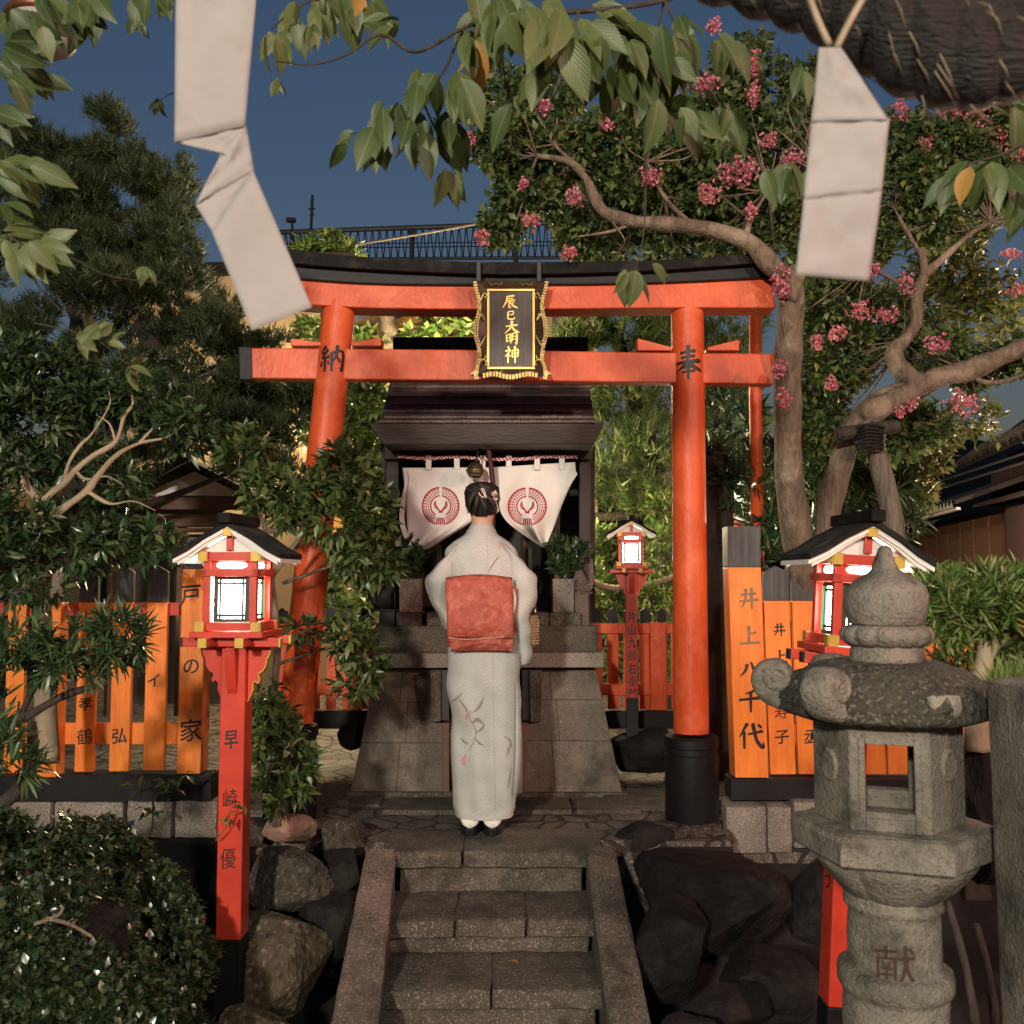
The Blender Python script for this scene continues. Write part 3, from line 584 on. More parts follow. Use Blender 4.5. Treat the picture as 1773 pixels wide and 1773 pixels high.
# solid under-roof
t = [(e0.z+(rx.z+.12-e0.z)*((k/8)**1.25), EY+.025+.62*k/8, e0.x+(rx.x-e0.x)*k/8, e1.x+(rx1.x-e1.x)*k/8) for k in range(9)]
rings = [[(a[2], a[1], a[0]), (a[3], a[1], a[0])] for a in t]+[[(t[8-k][2], t[8][1]*2-t[8-k][1], t[8-k][0]), (t[8-k][3], t[8][1]*2-t[8-k][1], t[8-k][0])] for k in range(1, 9)]
vs = [p for r in rings for p in r]; n = len(rings)
rf.add(vs, [(2*k, 2*k+1, 2*k+3, 2*k+2) for k in range(n-1)]+[tuple(2*k for k in range(n))[::-1], tuple(2*k+1 for k in range(n)), (0, 2*n-2, 2*n-1, 1)])
ro = rf.build('roof', M['shingle'], sh)
MB().box(((rx.x+rx1.x)/2, EY+.64, t[8][0]+.03), (rx1.x-rx.x+.02, .1, .09)).build('ridge', M['char'], ro, bevel=.006)
# ---------------------------------------------------------------- CURTAIN, ROPE, BELL
CY_ = SY+.20
def cloth(name, outline_l, outline_r, label, fold, seed):
    # left and right edges as px polylines top->bottom
    A = crom(outline_l, 10); B = crom(outline_r, 10); n = min(len(A), len(B)); mb = MB(); nu = 30
    A = [A[int(i*(len(A)-1)/(40))] for i in range(41)]; B = [B[int(i*(len(B)-1)/40)] for i in range(41)]
    vs = []
    for j in range(41):
        for i in range(nu+1):
            u = i/nu; p = A[j]*(1-u)+B[j]*u; v = j/40
            w = fold(u, v)+.020*math.sin(u*13+v*3.5*(1 if seed > 3 else -1)+seed)*(.2+.8*v)*(1-.4*v)+.012*math.sin((u*(1 if seed > 3 else -1)-v)*11+seed)*v+.012*mnoise.noise(Vector((u*3.2+seed, v*3, 1)))+.006*math.sin(u*9+v*4+seed)*v
            q = at(p[0], p[1], CY_-w); vs.append(q)
    fs = [(j*(nu+1)+i, (j+1)*(nu+1)+i, (j+1)*(nu+1)+i+1, j*(nu+1)+i+1) for j in range(40) for i in range(nu)]
    mb.add(vs, fs); o = mb.build(name, M['whitecloth'], None, smooth=True); so = o.modifiers.new('thickness', 'SOLIDIFY'); so.thickness = .0015
    return o
def fold_l(u, v): return .035*math.sin(v*PI*.9)*(.3+u)+.02*math.sin((u*1.2-v*.8)*5)*v
def fold_r(u, v): return .035*math.sin(v*PI*.9)*(1.2-u)+.028*math.sin((u*1.5+v*1.1)*4.6)*(.3+v)
cl = cloth('shrine_curtain', [(697, 810), (700, 840), (703, 890), (708, 930), (716, 951)], [(846, 809), (850, 832), (845, 868), (822, 900), (740, 952)], '', fold_l, 1)
tag(cl, 'white curtain half with red crest hung left of the bell, tied up at the middle', 'curtain', 'white curtain halves across the shrine front')
cr_ = cloth('shrine_curtain', [(851, 809), (856, 837), (862, 872), (880, 905), (939, 948)], [(996, 800), (995, 824), (979, 860), (962, 905), (944, 948)], '', fold_r, 5)
tag(cr_, 'white curtain half with red crest hung right of the bell, edge blown outward', 'curtain', 'white curtain halves across the shrine front')
for o, xs in ((cl, (742, 791, 836)), (cr_, (881, 930, 973))):
    for x in xs: quadblock('loop', [(x-4.6, 813), (x+4.6, 813), (x+5, 788), (x-5, 788)], CY_-.016, .006, M['whitecloth'], bev=.001, par=o)
# loose side band at the left and the turned corner at the right
mbk = MB(); S = [at(x, y, CY_-.03) for x, y in ((698, 812), (702, 830), (694, 870), (692, 905), (704, 945))]; S2 = [at(x, y, CY_-.035) for x, y in ((704, 812), (706, 830), (702, 870), (701, 905), (714, 946))]
mbk.loft([[a, b] for a, b in zip(crom([tuple(s) for s in S], 5), crom([tuple(s) for s in S2], 5))], caps=False, closed=False); mbk.build('loose_band', M['whitecloth'], cl, smooth=True)
mbk = MB(); P = [at(*q, CY_-.04) for q in ((992, 806), (1000, 821), (984, 845), (978, 842))]; mbk.add(P, [(3, 2, 1, 0)]); mbk.build('turned_corner', M['whitecloth'], cr_)
def crest(o, px, py, r, sx):
    # two rice ears closing into a ring, printed on the cloth; projected along Y onto the curtain mesh
    mb = MB(); dg = bpy.context.evaluated_depsgraph_get(); dg.update()
    from mathutils.bvhtree import BVHTree
    bv = BVHTree.FromPolygons([v.co for v in o.data.vertices], [p.vertices for p in o.data.polygons])
    def proj(x, y):
        p = at(px+x*r*sx, py-y*r, CY_-.3); d = (p-Vector((0, 0, CAMZ))).normalized(); h = bv.ray_cast(p, d); q = h[0] if h[0] else at(px+x*r*sx, py-y*r, CY_-.03); return q-d*.004
    def rib(pts, w):
        S = crom(pts, 4); n = len(S); L_ = []
        for i, s in enumerate(S):
            d = np.array(S[min(i+1, n-1)])-np.array(S[max(i-1, 0)]); d = d/(np.linalg.norm(d)+1e-9); nn = np.array([-d[1], d[0]])*w/2; L_ += [proj(*(s+nn)), proj(*(s-nn))]
        mb.add(L_, [(2*i, 2*i+1, 2*i+3, 2*i+2) for i in range(n-1)])
    arc = lambda R_, a, b, n=14: [(R_*math.sin(a+(b-a)*i/n), R_*math.cos(a+(b-a)*i/n)) for i in range(n+1)]
    for s in (-1, 1):
        rib(arc(.97, s*.08, s*2.85, 22), .075); rib(arc(.54, s*.10, s*2.6, 16), .07)
        for R_ in (.66, .77, .87): rib(arc(R_, s*1.72, s*2.75, 8), .045)
        for R_ in (.64, .75, .86):
            for k in range(9):
                a = s*(.12+k*.18); rib([(R_*math.sin(a), R_*math.cos(a)), ((R_+.055)*math.sin(a+s*.10), (R_+.055)*math.cos(a+s*.10))], .055)
        rib([(s*.30, .26), (s*.26, .02), (s*.06, -.26), (s*-.10, -.34)], .075); rib([(s*.30, .26), (s*.34, -.02), (s*.10, -.22)], .04)
    for k in range(5): x = -.2+k*.1; rib([(x*.8, -.62), (x*1.2, -.98)], .06)
    return mb.build('crest', M['crest'], o)
crest(cl, 763, 876, 33, .98); crest(cr_, 913, 877, 33, 1.02)
# twisted red-white rope
def twisted(name, pts, r, m1, m2, turns, parent=None):
    S = crom([tuple(p) for p in pts], 12); n = len(S); A = MB(); B = MB()
    for k, mb in ((0, A), (1, B), (2, A), (3, B)):
        q = []
        for i, s in enumerate(S):
            a = i/(n-1)*turns*2*PI+k*PI/2; q.append(Vector(s)+Vector((.0, math.cos(a)*r*.55, math.sin(a)*r*.55)) if abs(pts[0][2]-pts[-1][2]) < .15 else Vector(s)+Vector((math.cos(a)*r*.55, math.sin(a)*r*.55, 0)))
        mb.tube(q, r*.62, 6)
    o = A.build(name, m1, parent, smooth=True); B.build('white_strand', m2, o, smooth=True); return o
rp = twisted('curtain_rope', [at(688, 790, CY_-.012), at(740, 794, CY_-.012), at(790, 791, CY_-.012), at(845, 795, CY_-.012), at(900, 795, CY_-.012), at(940, 791, CY_-.012), at(999, 791, CY_-.012)], .0105, M['crest'], M['whitecloth'], 26)
tag(rp, 'twisted red and white cord holding up the white shrine curtain', 'rope')
bell = thing('shrine_bell', 'round brass bell hanging in front of the white curtain', 'bell', tuple(at(823, 815, CY_-.16)))
bc = at(823, 815, CY_-.16); M['brass'] = mat('old_brass', (.30,.23,.11,1), (.17,.13,.06,1), .35, 10, metal=.9)
MB().lathe([(.001, .046), (.02, .043), (.036, .03), (.044, .008), (.046, .0), (.046, -.004), (.043, -.018), (.03, -.036), (.012, -.044), (.001, -.045)], 28, bc).build('body', M['brass'], bell, smooth=True)
MB().lathe([(.049, -.005), (.051, 0), (.049, .006)], 28, bc).build('rim', M['brass'], bell, smooth=True)
MB().box((bc.x, bc.y-.043, bc.z-.028), (.05, .012, .006)).build('slot', M['ink'], bell)
mb = MB(); mb.tube([bc+Vector((0, 0, .044)), bc+Vector((.012, .03, .10)), bc+Vector((.03, .1, .14))], .005, 6); mb.build('hanger', M['iron'], bell)
br = twisted('bell_rope', [at(846, 780, CY_-.14), at(849, 800, CY_-.14), at(852, 825, CY_-.15), at(853, 850, CY_-.16), at(853, 950, CY_-.16)], .013, mat('dark_red_cloth', (.13,.012,.014,1)), mat('dark_cloth', (.03,.02,.025,1)), 9)
tag(br, 'thick dark red twisted pull rope hanging beside the brass bell', 'rope')
# ================================================================ FENCES (red name boards)
FY = 4.76
def board(par, x0, x1, yt, yb, Y, m, depth=.035, cap=None, point=False, name='board', tilt=0):
    # px bounds of front face; cap = px y where the black top begins
    a = at(x0, yb, Y); b = at(x1, yt, Y); mb = MB(); d = depth
    sh_ = at(x0+tilt, yt, Y).x-at(x0, yt, Y).x
    def pris(z0, z1, pt):
        t0 = (z0-a.z)/(b.z-a.z); t1 = (z1-a.z)/(b.z-a.z); xm = (a.x+b.x)/2
        P = [(a.x+sh_*t0, z0), (b.x+sh_*t0, z0), (b.x+sh_*t1, z1-(pt*.5 if pt else 0)), (xm+sh_*t1, z1+(pt*.35 if pt else 0)), (a.x+sh_*t1, z1-(pt*.5 if pt else 0))]
        if not pt: P.pop(3)
        return P
    mb.prism(pris(a.z, b.z, 0 if cap else (.03 if point else 0)), Y, Y+d); o = mb.build(name, m, par, bevel=.004)
    if cap:
        zc = at(x0, cap, Y).z; sh0 = sh_; x_0, x_1 = a.x+sh0, b.x+sh0; xm = (x_0+x_1)/2; p_ = .03 if point else 0
        P = [(x_0, b.z), (x_1, b.z), (x_1, zc-p_*.6), (xm, zc+p_*.4), (x_0, zc-p_*.6)] if point else [(x_0, b.z), (x_1, b.z), (x_1, zc), (x_0, zc)]
        MB().prism(P, Y-.001, Y+d+.001).build('cap', M['cap'], o, bevel=.004)
    return o
def letters(o, lst, Y, ink='ink'):
    mb = MB()
    for ch, px, py, sz in lst: write_px(mb, ch, px, py, sz, Y)
    mb.build('inscription', M[ink], o)
def rail(par, x0, x1, y0, y1, Y, m, d=.03, name='rail'):
    a = at(x0, y1, Y); b = at(x1, y0, Y); return MB().box2((a.x, Y, a.z), (b.x, Y+d, b.z)).build(name, m, par, bevel=.003)
fl = thing('picket_fence', 'orange picket fence with black lettered boards left of the torii', 'fence', tuple(at(150, 1385, FY)))
for (x0, x1, yb, cap) in ((-60, -22, 1340, 985), (4, 46, 1339, 985), (128, 169, 1337, 985), (188, 230, 1336, 984), (247, 290, 1334, 984)):
    o = board(fl, x0, x1, 1043, yb, FY, M['orange'], .03, cap, True)
    t = {4: [('リ', 25, 1228, 26)], 128: [('孝', 148, 1218, 24), ('鶴', 147, 1275, 27)], 188: [('弘', 207, 1274, 26)], 247: [('イ', 266, 1178, 22)]}.get(x0)
    if t: letters(o, t, FY)
o = board(fl, 63, 106, 1043, 1346, FY-.05, M['orange'], .09, None, False, 'post'); letters(o, [('立', 86, 1225, 26), ('花', 84, 1278, 27)], FY-.05)
o = board(fl, 305, 354, 985, 1340, FY-.06, M['orange'], .12, 930, False, 'post', 3); letters(o, [('戸', 330, 1030, 34), ('の', 331, 1154, 27), ('家', 331, 1264, 38)], FY-.06)
rail(fl, -120, 310, 1043, 1066, FY+.031, M['verm_red']); rail(fl, -120, 310, 1252, 1289, FY+.031, M['orange'])
rail(fl, -140, 366, 1341, 1388, FY-.02, M['blackp'], .12, 'base_beam')
fr_ = thing('picket_fence', 'orange picket fence with tall name post right of the torii', 'fence', tuple(at(1320, 1395, FY)))
o = board(fr_, 1273, 1325, 982, 1347, FY-.10, M['orange'], .12, 911, False, 'post', -7)
letters(o, [('井', 1296, 1036, 37), ('上', 1298, 1100, 35)], FY-.10, 'ink_faded'); letters(o, [('八', 1299, 1158, 37), ('千', 1299, 1212, 40), ('代', 1301, 1274, 44)], FY-.10)
for (x0, x1, yb, t) in ((1334, 1373, 1341, [('井', 1349, 1090, 23), ('上', 1351, 1137, 24), ('寿', 1353, 1232, 24), ('子', 1354, 1276, 24)]), (1383, 1424, 1341, [('丞', 1404, 1275, 24)]), (1432, 1474, 1341, None), (1485, 1527, 1341, None), (1538, 1580, 1341, None), (1592, 1634, 1341, None), (1646, 1688, 1341, None)):
    o = board(fr_, x0, x1, 1040, yb, FY, M['orange'], .03, 984, True, 'board', -6)
    if t: letters(o, t, FY)
rail(fr_, 1270, 1800, 1041, 1076, FY+.031, M['orange']); rail(fr_, 1270, 1800, 1253, 1290, FY+.031, M['orange'])
rail(fr_, 1266, 1760, 1348, 1386, FY-.06, M['blackp'], .14, 'base_beam')
# low red fence further back on either side of the shrine
def back_fence(px0, px1, Y, label, posts):
    f = thing('low_fence', label, 'fence', tuple(at((px0+px1)/2, 1240, Y)), 'low red fences beside the shrine')
    n = int((px1-px0)/28)
    for i in range(n+1):
        x = px0+i*28; o = board(f, x, x+19, 1092, 1228, Y, M['verm'], .02, None, False)
        a = at(x+9, 1058, Y); MB().prism([(a.x-.028, at(0, 1078, Y).z), (a.x+.028, at(0, 1078, Y).z), (a.x+.028, a.z), (a.x, a.z+.02), (a.x-.028, a.z)], Y+.002, Y+.018).build('cap', M['blackp'], o)
    for (y0, y1) in ((1079, 1097), (1184, 1204)): rail(f, px0-6, px1+22, y0, y1, Y-.021, M['verm'], .02)
    rail(f, px0-6, px1+22, 1231, 1262, Y-.03, M['blackp'], .08, 'base_beam')
    for x in posts: board(f, x, x+27, 1078, 1230, Y-.035, M['verm'], .07, None, False, 'post')
    return f
back_fence(1024, 1250, 5.75, 'low red fence with wide post between the shrine and right torii pillar', (1127,))
back_fence(480, 640, 5.75, 'low red fence in shade between the left torii pillar and the shrine', (600,))
# granite kerbs under the fences
def kerb(name, label, blocks, Y, d):
    k = thing(name, label, 'kerb', tuple(at(blocks[0][0], blocks[0][3], Y)))
    for i, (x0, x1, y0, y1) in enumerate(blocks):
        a = at(x0, y1, Y); b = at(x1, y0, Y); rough_box(((a.x+b.x)/2, Y+d/2, (a.z+b.z)/2), (b.x-a.x-.006, d, b.z-a.z), 6, .006, 60+i+int(x0)).build('kerb_stone', M['granite'], k, autosm=R(35))
    return k
kerb('stone_kerb', 'pale granite kerb blocks under the left orange fence', [(-130, 90, 1389, 1452), (90, 215, 1389, 1450), (216, 299, 1387, 1452), (300, 378, 1387, 1452)], FY-.03, .2)
kerb('stone_kerb', 'pale granite kerb blocks under the right orange fence', [(1256, 1328, 1396, 1478), (1329, 1372, 1396, 1478), (1373, 1480, 1388, 1470), (1481, 1600, 1388, 1470), (1601, 1720, 1388, 1470)], FY-.12, .22)
# ================================================================ ROCKS
def boulder(px, py, rx, ry, Y, m, label, seed, dy=None, flat=.0, rot=0, group=None):
    c = at(px, py, Y); R_ = Vector((rx*Y/FPX, dy or min(rx, ry)*Y/FPX*1.0, ry*Y/FPX)); bm = bmesh.new(); bmesh.ops.create_icosphere(bm, subdivisions=6, radius=1); rr_ = random.Random(seed*11); pls = []
    for _ in range(15):
        z = rr_.uniform(-1, 1); a = rr_.uniform(0, 2*PI); s_ = math.sqrt(1-z*z); pls.append((Vector((s_*math.cos(a), s_*math.sin(a), z)), rr_.uniform(.62, .86)))
    for v in bm.verts:
        n = v.co.copy(); p = n*1.2+Vector((seed*3.1, seed*1.7, 0))
        d = .24*mnoise.noise(p)+.10*mnoise.noise(p*2.3)+.05*abs(mnoise.noise(p*5))+.018*mnoise.noise(p*14)
        q = Vector([math.copysign(abs(k)**.72, k) for k in n])*(.95+d*.6)
        for pn, pd in pls:
            e = q.dot(pn)-pd
            if e > 0: q -= pn*e*.9
        q *= 1+.022*mnoise.noise(p*9)+.012*abs(mnoise.noise(p*22))+.01*mnoise.noise(p*38)
        if flat and q.z > flat: q.z = flat+(q.z-flat)*.15
        v.co = Vector((q.x*R_.x, q.y*R_.y, q.z*R_.z)); v.co.rotate(Matrix.Rotation(rot, 3, 'Y')); v.co += c
    mb = MB(); mb.add([v.co for v in bm.verts], [tuple(v.index for v in f.verts) for f in bm.faces]); bm.free()
    o = mb.build('boulder', m, None, smooth=True)
    ctr = c; o.location = ctr
    co = np.empty(len(o.data.vertices)*3); o.data.vertices.foreach_get('co', co); co = (co.reshape(-1, 3)-np.array(ctr)).ravel(); o.data.vertices.foreach_set('co', co)
    return tag(o, label, 'rock', group)
boulder(495, 1525, 84, 62, 4.0, M['rock'], 'long grey boulder beside the red lantern post, left of the steps', 1)
boulder(478, 1670, 92, 118, 3.75, M['rock_brown'], 'large upright brown boulder at the bottom left of the steps', 2)
boulder(503, 1432, 50, 24, 4.35, M['rock_pink'], 'small flat pinkish stone under the left torii pillar', 3)
boulder(596, 1452, 42, 34, 4.2, M['rock'], 'rounded grey stone at the top left of the steps', 4)
boulder(592, 1515, 40, 48, 4.05, M['rock_dark'], 'dark stone wedged against the left step kerb', 5)
boulder(432, 1442, 40, 24, 4.4, M['rock'], 'small grey stone behind the red lantern post', 6)
boulder(575, 1590, 60, 60, 3.95, M['rock_dark'], 'shadowed stone between brown boulder and left step kerb', 12)
boulder(440, 1790, 70, 45, 3.4, M['rock_brown'], 'low brown stone at the foot of the red lantern', 15)
boulder(1110, 1450, 56, 28, 4.3, M['rock_dark'], 'low black stone at the top right of the steps', 7)
boulder(1240, 1560, 150, 88, 3.95, M['rock_dark'], 'large black boulder right of the steps', 8, .35)
boulder(1160, 1640, 70, 95, 3.6, M['rock_dark'], 'tall dark boulder against the right step kerb', 9)
boulder(1330, 1700, 95, 70, 3.5, M['rock_dark'], 'dark low boulder in front of the leaning red lantern post', 10)
boulder(1255, 1745, 85, 45, 3.3, M['rock_dark'], 'low dark stone at the bottom beside the right step kerb', 11)
boulder(1215, 1452, 60, 22, 4.4, M['rock'], 'flat grey stone below the right torii pillar', 13)
boulder(1700, 1400, 60, 130, 3.05, M['rock_dark'], 'tall dark boulder behind the stone lantern under the bright shrub', 23)
boulder(1420, 1560, 75, 70, 3.9, M['rock_dark'], 'dark boulder below the right fence kerb', 14)
boulder(610, 1278, 30, 28, 5.5, M['rock_dark'], 'round dark stone behind the left torii pillar', 16)
boulder(1110, 1298, 66, 40, 5.5, M['rock_dark'], 'dark stone between the shrine and the right torii pillar', 17)
boulder(690, 1452, 26, 10, 4.35, M['rock'], 'small flat stone beside the top step', 18)
boulder(1200, 1800, 60, 40, 3.1, M['rock_dark'], 'dark stone at the very bottom beside the right kerb', 19)
# ================================================================ LANTERNS
def make_lantern():
    Y0 = 3.6; zz = lambda py: at(400, py, Y0).z-GZ; px = Y0/FPX
    r = thing('post_lantern', '', 'lantern'); V = M['verm_red']
    def B(c, d, **k): return MB().box(c, d, **k)
    zp = zz(1620); h = .052
    B((0, 0, zp/2), (.108, .108, zp)).build('post_foot', M['blackp'], r, bevel=.004)
    post = B((0, 0, (zp+zz(1120))/2), (.104, .104, zz(1120)-zp)).build('post', V, r, bevel=.005)
    # scrolled brackets on four sides
    prof = [(0, 1214), (6, 1204), (11, 1192), (10, 1182), (15, 1178), (21, 1182), (24, 1176), (20, 1166), (30, 1160), (36, 1150), (37, 1140), (42, 1134), (44, 1124), (44, 1119), (0, 1119)]
    for k in range(4):
        mb = MB(); P = [(h+x*px, zz(y)) for x, y in (prof if k in (0, 2) else [(0, 1200), (5, 1190), (14, 1160), (19, 1135), (20, 1119), (0, 1119)])]; mb.prism(P, -.020, .020); Mx = Matrix.Rotation(k*PI/2, 3, 'Z'); mb.v = [Mx @ v for v in mb.v]
        o = mb.build('bracket', V, r, bevel=.002)
        if k in (1, 3): continue
        e = MB(); pts = [Mx @ Vector((h+x*px+.001, 0, zz(y))) for x, y in prof[:-1]]
        for a, b in zip(pts[:-1], pts[1:]):
            m_ = (a+b)/2; d = b-a; L_ = d.length
            ang = math.atan2(d.z, (Mx.inverted() @ d).x); bx = MB().box((0, 0, 0), (L_, .046, .004)); Q = Matrix.Rotation(k*PI/2, 3, 'Z') @ Matrix.Rotation(-ang, 3, 'Y'); bx.v = [Q @ v+m_ for v in bx.v]; e.add(bx.v, bx.f)
        e.build('gilt_edge', M['yellowcap'] if k == 0 else M['blackp'], o)
    # cross beams and tray
    for k in range(2):
        for s in (-1, 1):
            L_ = .40; c = (0, s*.075, zz(1110)) if k == 0 else (s*.075, 0, zz(1110)+.004)
            o = B(c, (L_, .034, .032) if k == 0 else (.034, L_, .032)).build('cross_beam', V, r, bevel=.003)
            for q in (-1, 1): MB().box((c[0]+q*(L_/2+.004), c[1], c[2]) if k == 0 else (c[0], c[1]+q*(L_/2+.004), c[2]), (.009, .0345, .0325) if k == 0 else (.0345, .009, .0325)).build('beam_cap', M['blackp'] if q < 0 and k == 0 else M['yellowcap'], o)
    B((0, 0, zz(1096)), (.30, .30, .022)).build('tray', V, r, bevel=.003)
    W2 = .108
    def ring(z0, z1, ov, m=V, nm='frame_rail', caps=False):
        for k in range(4):
            a = k*PI/2; o = MB().box((0, -(W2+ov-.014), (z0+z1)/2), (2*(W2+ov)+(.03 if caps else 0), .028, z1-z0))
            Q = Matrix.Rotation(a, 3, 'Z'); o.v = [Q @ v+Vector((0, 0, .0007*k)) for v in o.v]; ob = o.build(nm, m, r, bevel=.002)
            if caps:
                for q in (-1, 1):
                    c = MB().box((q*(W2+ov-.006), -(W2+ov)-.0, (z0+z1)/2), (.034, .032, z1-z0+.003)); c.v = [Q @ v+Vector((0, 0, .0007*k)) for v in c.v]; c.build('gilt_cap', M['yellowcap'], ob)
    ring(zz(1090), zz(1076), .012, caps=True); ring(zz(998), zz(986), .012); ring(zz(972), zz(957), .006, caps=True)
    for i in (-1, 1):
        for j in (-1, 1): B((i*(W2-.012), j*(W2-.012), (zz(1076)+zz(958))/2), (.03, .03, zz(958)-zz(1076))).build('corner_post', V, r, bevel=.002)
    core = W2-.03
    for k in range(4):
        Q = Matrix.Rotation(k*PI/2, 3, 'Z'); z0, z1 = zz(1075), zz(999)
        def P(mb): mb.v = [Q @ v for v in mb.v]; return mb
        pane = P(MB().box((0, -core, (z0+z1)/2), (2*core-.012, .004, z1-z0))).build('pane', M['glass'], r)
        g = MB(); w = 2*core-.012
        for (x, wd) in ((-w/2+.007, .018), (w/2-.007, .018), (-w*.33, .0088), (w*.33, .0088)): g.box((x, -core-.006, (z0+z1)/2), (wd, .007, z1-z0))
        for (z, hd) in ((z0+.005, .012), (z1-.005, .012), (z0+(z1-z0)*.14, .0088), (z0+(z1-z0)*.86, .0088)): g.box((0, -core-.0062, z), (w, .0062, hd))
        P(g).build('muntins', M['grille'], pane)
        if k in (1, 3):
            P(MB().box((-w*.42 if k == 3 else w*.42, -core-.011, (z0+z1)/2), (.012, .003, (z1-z0)*.86))).build('green_edge', M['greenstrip'], pane)
        z0, z1 = zz(985), zz(973); f = MB(); n = 14
        f.prism([(w*.44*(abs(math.cos(a))**.4)*math.copysign(1, math.cos(a)), (z0+z1)/2+(z1-z0)*.42*math.sin(a)) for a in [2*PI*i/28+.001 for i in range(28)]], -core-.012, -core-.010); P(f).build('oval_light', M['glass'], r)
        P(MB().box((0, -core-.004, (z0+z1)/2), (w+.02, .012, z1-z0+.004))).build('frieze_board', V, r)
    # gable, roof with white soffit
    za, ze = zz(914), zz(968); hw = .222; dp = .17
    for s in (-1, 1):
        MB().prism([(-.125, zz(957)), (.125, zz(957)), (0, za-.028)], s*.098-.008, s*.098+.008).build('gable_board', M['white'], r)
        g = MB().box((0, s*(.113), (zz(957)+za-.02)/2), (.026, .02, za-.03-zz(957))).build('gable_strut', V, r, bevel=.002)
        MB().box((0, s*.150, za-.022), (.036, .014, .028)).build('ridge_cap', M['yellowcap'], r, bevel=.002)
    B((0, 0, za-.022), (.03, .29, .026)).build('ridge_beam', V, r)
    for s in (-1, 1):
        sl = [(0, za), (.095, za-.046), (.16, za-.086), (hw, ze)]
        def slab(o0, o1, x1, yy): return [(s*x, z+o1) for x, z in sl]+[(s*x, z+o0) for x, z in sl[::-1]]
        mb = MB(); mb.prism(slab(-.016, -.002, 0, 0), -dp+.014, dp-.014); mb.build('soffit', M['white'], r)
        mb = MB(); mb.prism(slab(-.001, .014, 0, 0), -dp, dp); ro = mb.build('roof_slope', M['char'], r, bevel=.002)
        rb = MB()
        for y in np.linspace(-dp+.01, dp-.01, 10):
            for (a, b) in zip(sl[:-1], sl[1:]): rb.tube([(s*a[0], y, a[1]+.014), (s*b[0], y, b[1]+.014)], .006, 6)
        rb.build('roof_ribs', M['char'], ro)
        mb = MB(); bp = [(s*x*.93, z) for x, z in sl]
        for e in (-1, 1):
            q = MB(); q.prism([(x, z-.010) for x, z in bp]+[(x, z-.022) for x, z in bp[::-1]], e*(dp-.03)-.005, e*(dp-.03)+.005); q.build('barge_board', M['white'], r)
    B((0, 0, za+.028), (.05, .40, .036)).build('ridge', M['char'], r, bevel=.004)
    return r
def lantern_text(root, lst, Y, xf=None):
    mb = MB()
    for ch, z, sz, dx in lst: write(mb, ch, (dx, z), sz, lambda u, v, w: (u*.86, -.0525-w, v))
    o = mb.build('inscription', M['ink'], None); o.parent = [c for c in root.children if c.name.startswith('post') and not c.name.startswith('post_foot')][0]
LNT = make_lantern()
LNT.location = (at(406, 1400, 3.6).x, 3.6, GZ); LNT.rotation_euler = (0, 0, R(-3)); LNT.scale = (.87, .87, 1); tag(LNT, 'lit red post lantern on the left, lettered post in front of the orange fence', 'lantern', 'lit red post lanterns')
L2 = copy_tree(LNT); L2.location = (at(1432, 1500, 3.1).x, 3.1, GZ-.02); L2.rotation_euler = (0, R(3.6), R(2)); L2['label'] = 'lit red lantern leaning behind the stone lantern on the right'
L3 = copy_tree(LNT); L3.scale = (.60, .60, .67); L3.location = (at(1094, 1150, 5.5).x, 5.5, .18); L3.rotation_euler = (0, 0, R(-4)); L3['label'] = 'small distant lit lantern behind the right torii pillar'
z_ = lambda py: at(400, py, 3.6).z-GZ
lantern_text(LNT, [('早', z_(1277), .068, -.002), ('崎', z_(1378), .068, -.002), ('優', z_(1480), .074, -.006)], 3.6)
z3 = lambda py: (at(1090, py, 5.47).z-.18)/.67
lantern_text(L3, [(c, z3(1068+i*22.4), .092, .0) for i, c in enumerate('片山九郎右衛門')], 6.5)
mbq = MB(); zr = lambda py: at(1400, py, 3.1).z-GZ
for ch, py in (('ひ', 1340), ('と', 1412), ('つ', 1515)): write(mbq, ch, (0, zr(py)), .055, lambda u, v, w: (-.0525-w, -u, v))
oq = mbq.build('inscription', M['ink'], None); oq.parent = [c for c in L2.children if c.name.startswith('post') and not c.name.startswith('post_foot')][0]
# ================================================================ STONE LANTERN
SL = thing('stone_lantern', 'mossy carved stone lantern with hexagonal light box and scrolled roof corners', 'stone lantern', (at(1540, 1500, 2.3).x, 2.3, GZ))
SLY = 2.3; sx = at(1540, 1200, SLY).x; q_ = SLY/FPX; zs = lambda py: at(1540, py, SLY-float(np.interp(py, [944, 1040, 1083, 1150, 1200, 1262, 1290, 1440, 1460, 1520, 1562, 1700, 1740, 2000], [.02, .09, .07, .08, .18, .2, .14, .14, .2, .2, .1, .1, .12, .1]))).z
def hexr(a, blend):
    t = (a % (PI/3))-PI/6; return blend*math.cos(PI/6)/math.cos(t)+(1-blend)
def hexloft(rows, n=72, fr=None, seed=0, amp=.0025, cx=None):
    # rows: (R metres, z, hexblend, cornerlift)
    rings = []
    for (r, z, b, lift) in rows:
        ring = []
        for i in range(n):
            a = 2*PI*i/n; t = abs((a % (PI/3))-PI/6)/(PI/6); k = r*hexr(a, b); p = Vector(((cx if cx is not None else sx)+k*math.cos(a), SLY+k*math.sin(a), z+lift*t**4))
            d = amp*mnoise.noise(p*40+Vector((seed, 0, 0)))+amp*1.6*mnoise.noise(p*13+Vector((seed, 4, 0))); ring.append(p+Vector((math.cos(a), math.sin(a), .4))*d)
        rings.append(ring)
    return MB().loft(rings)
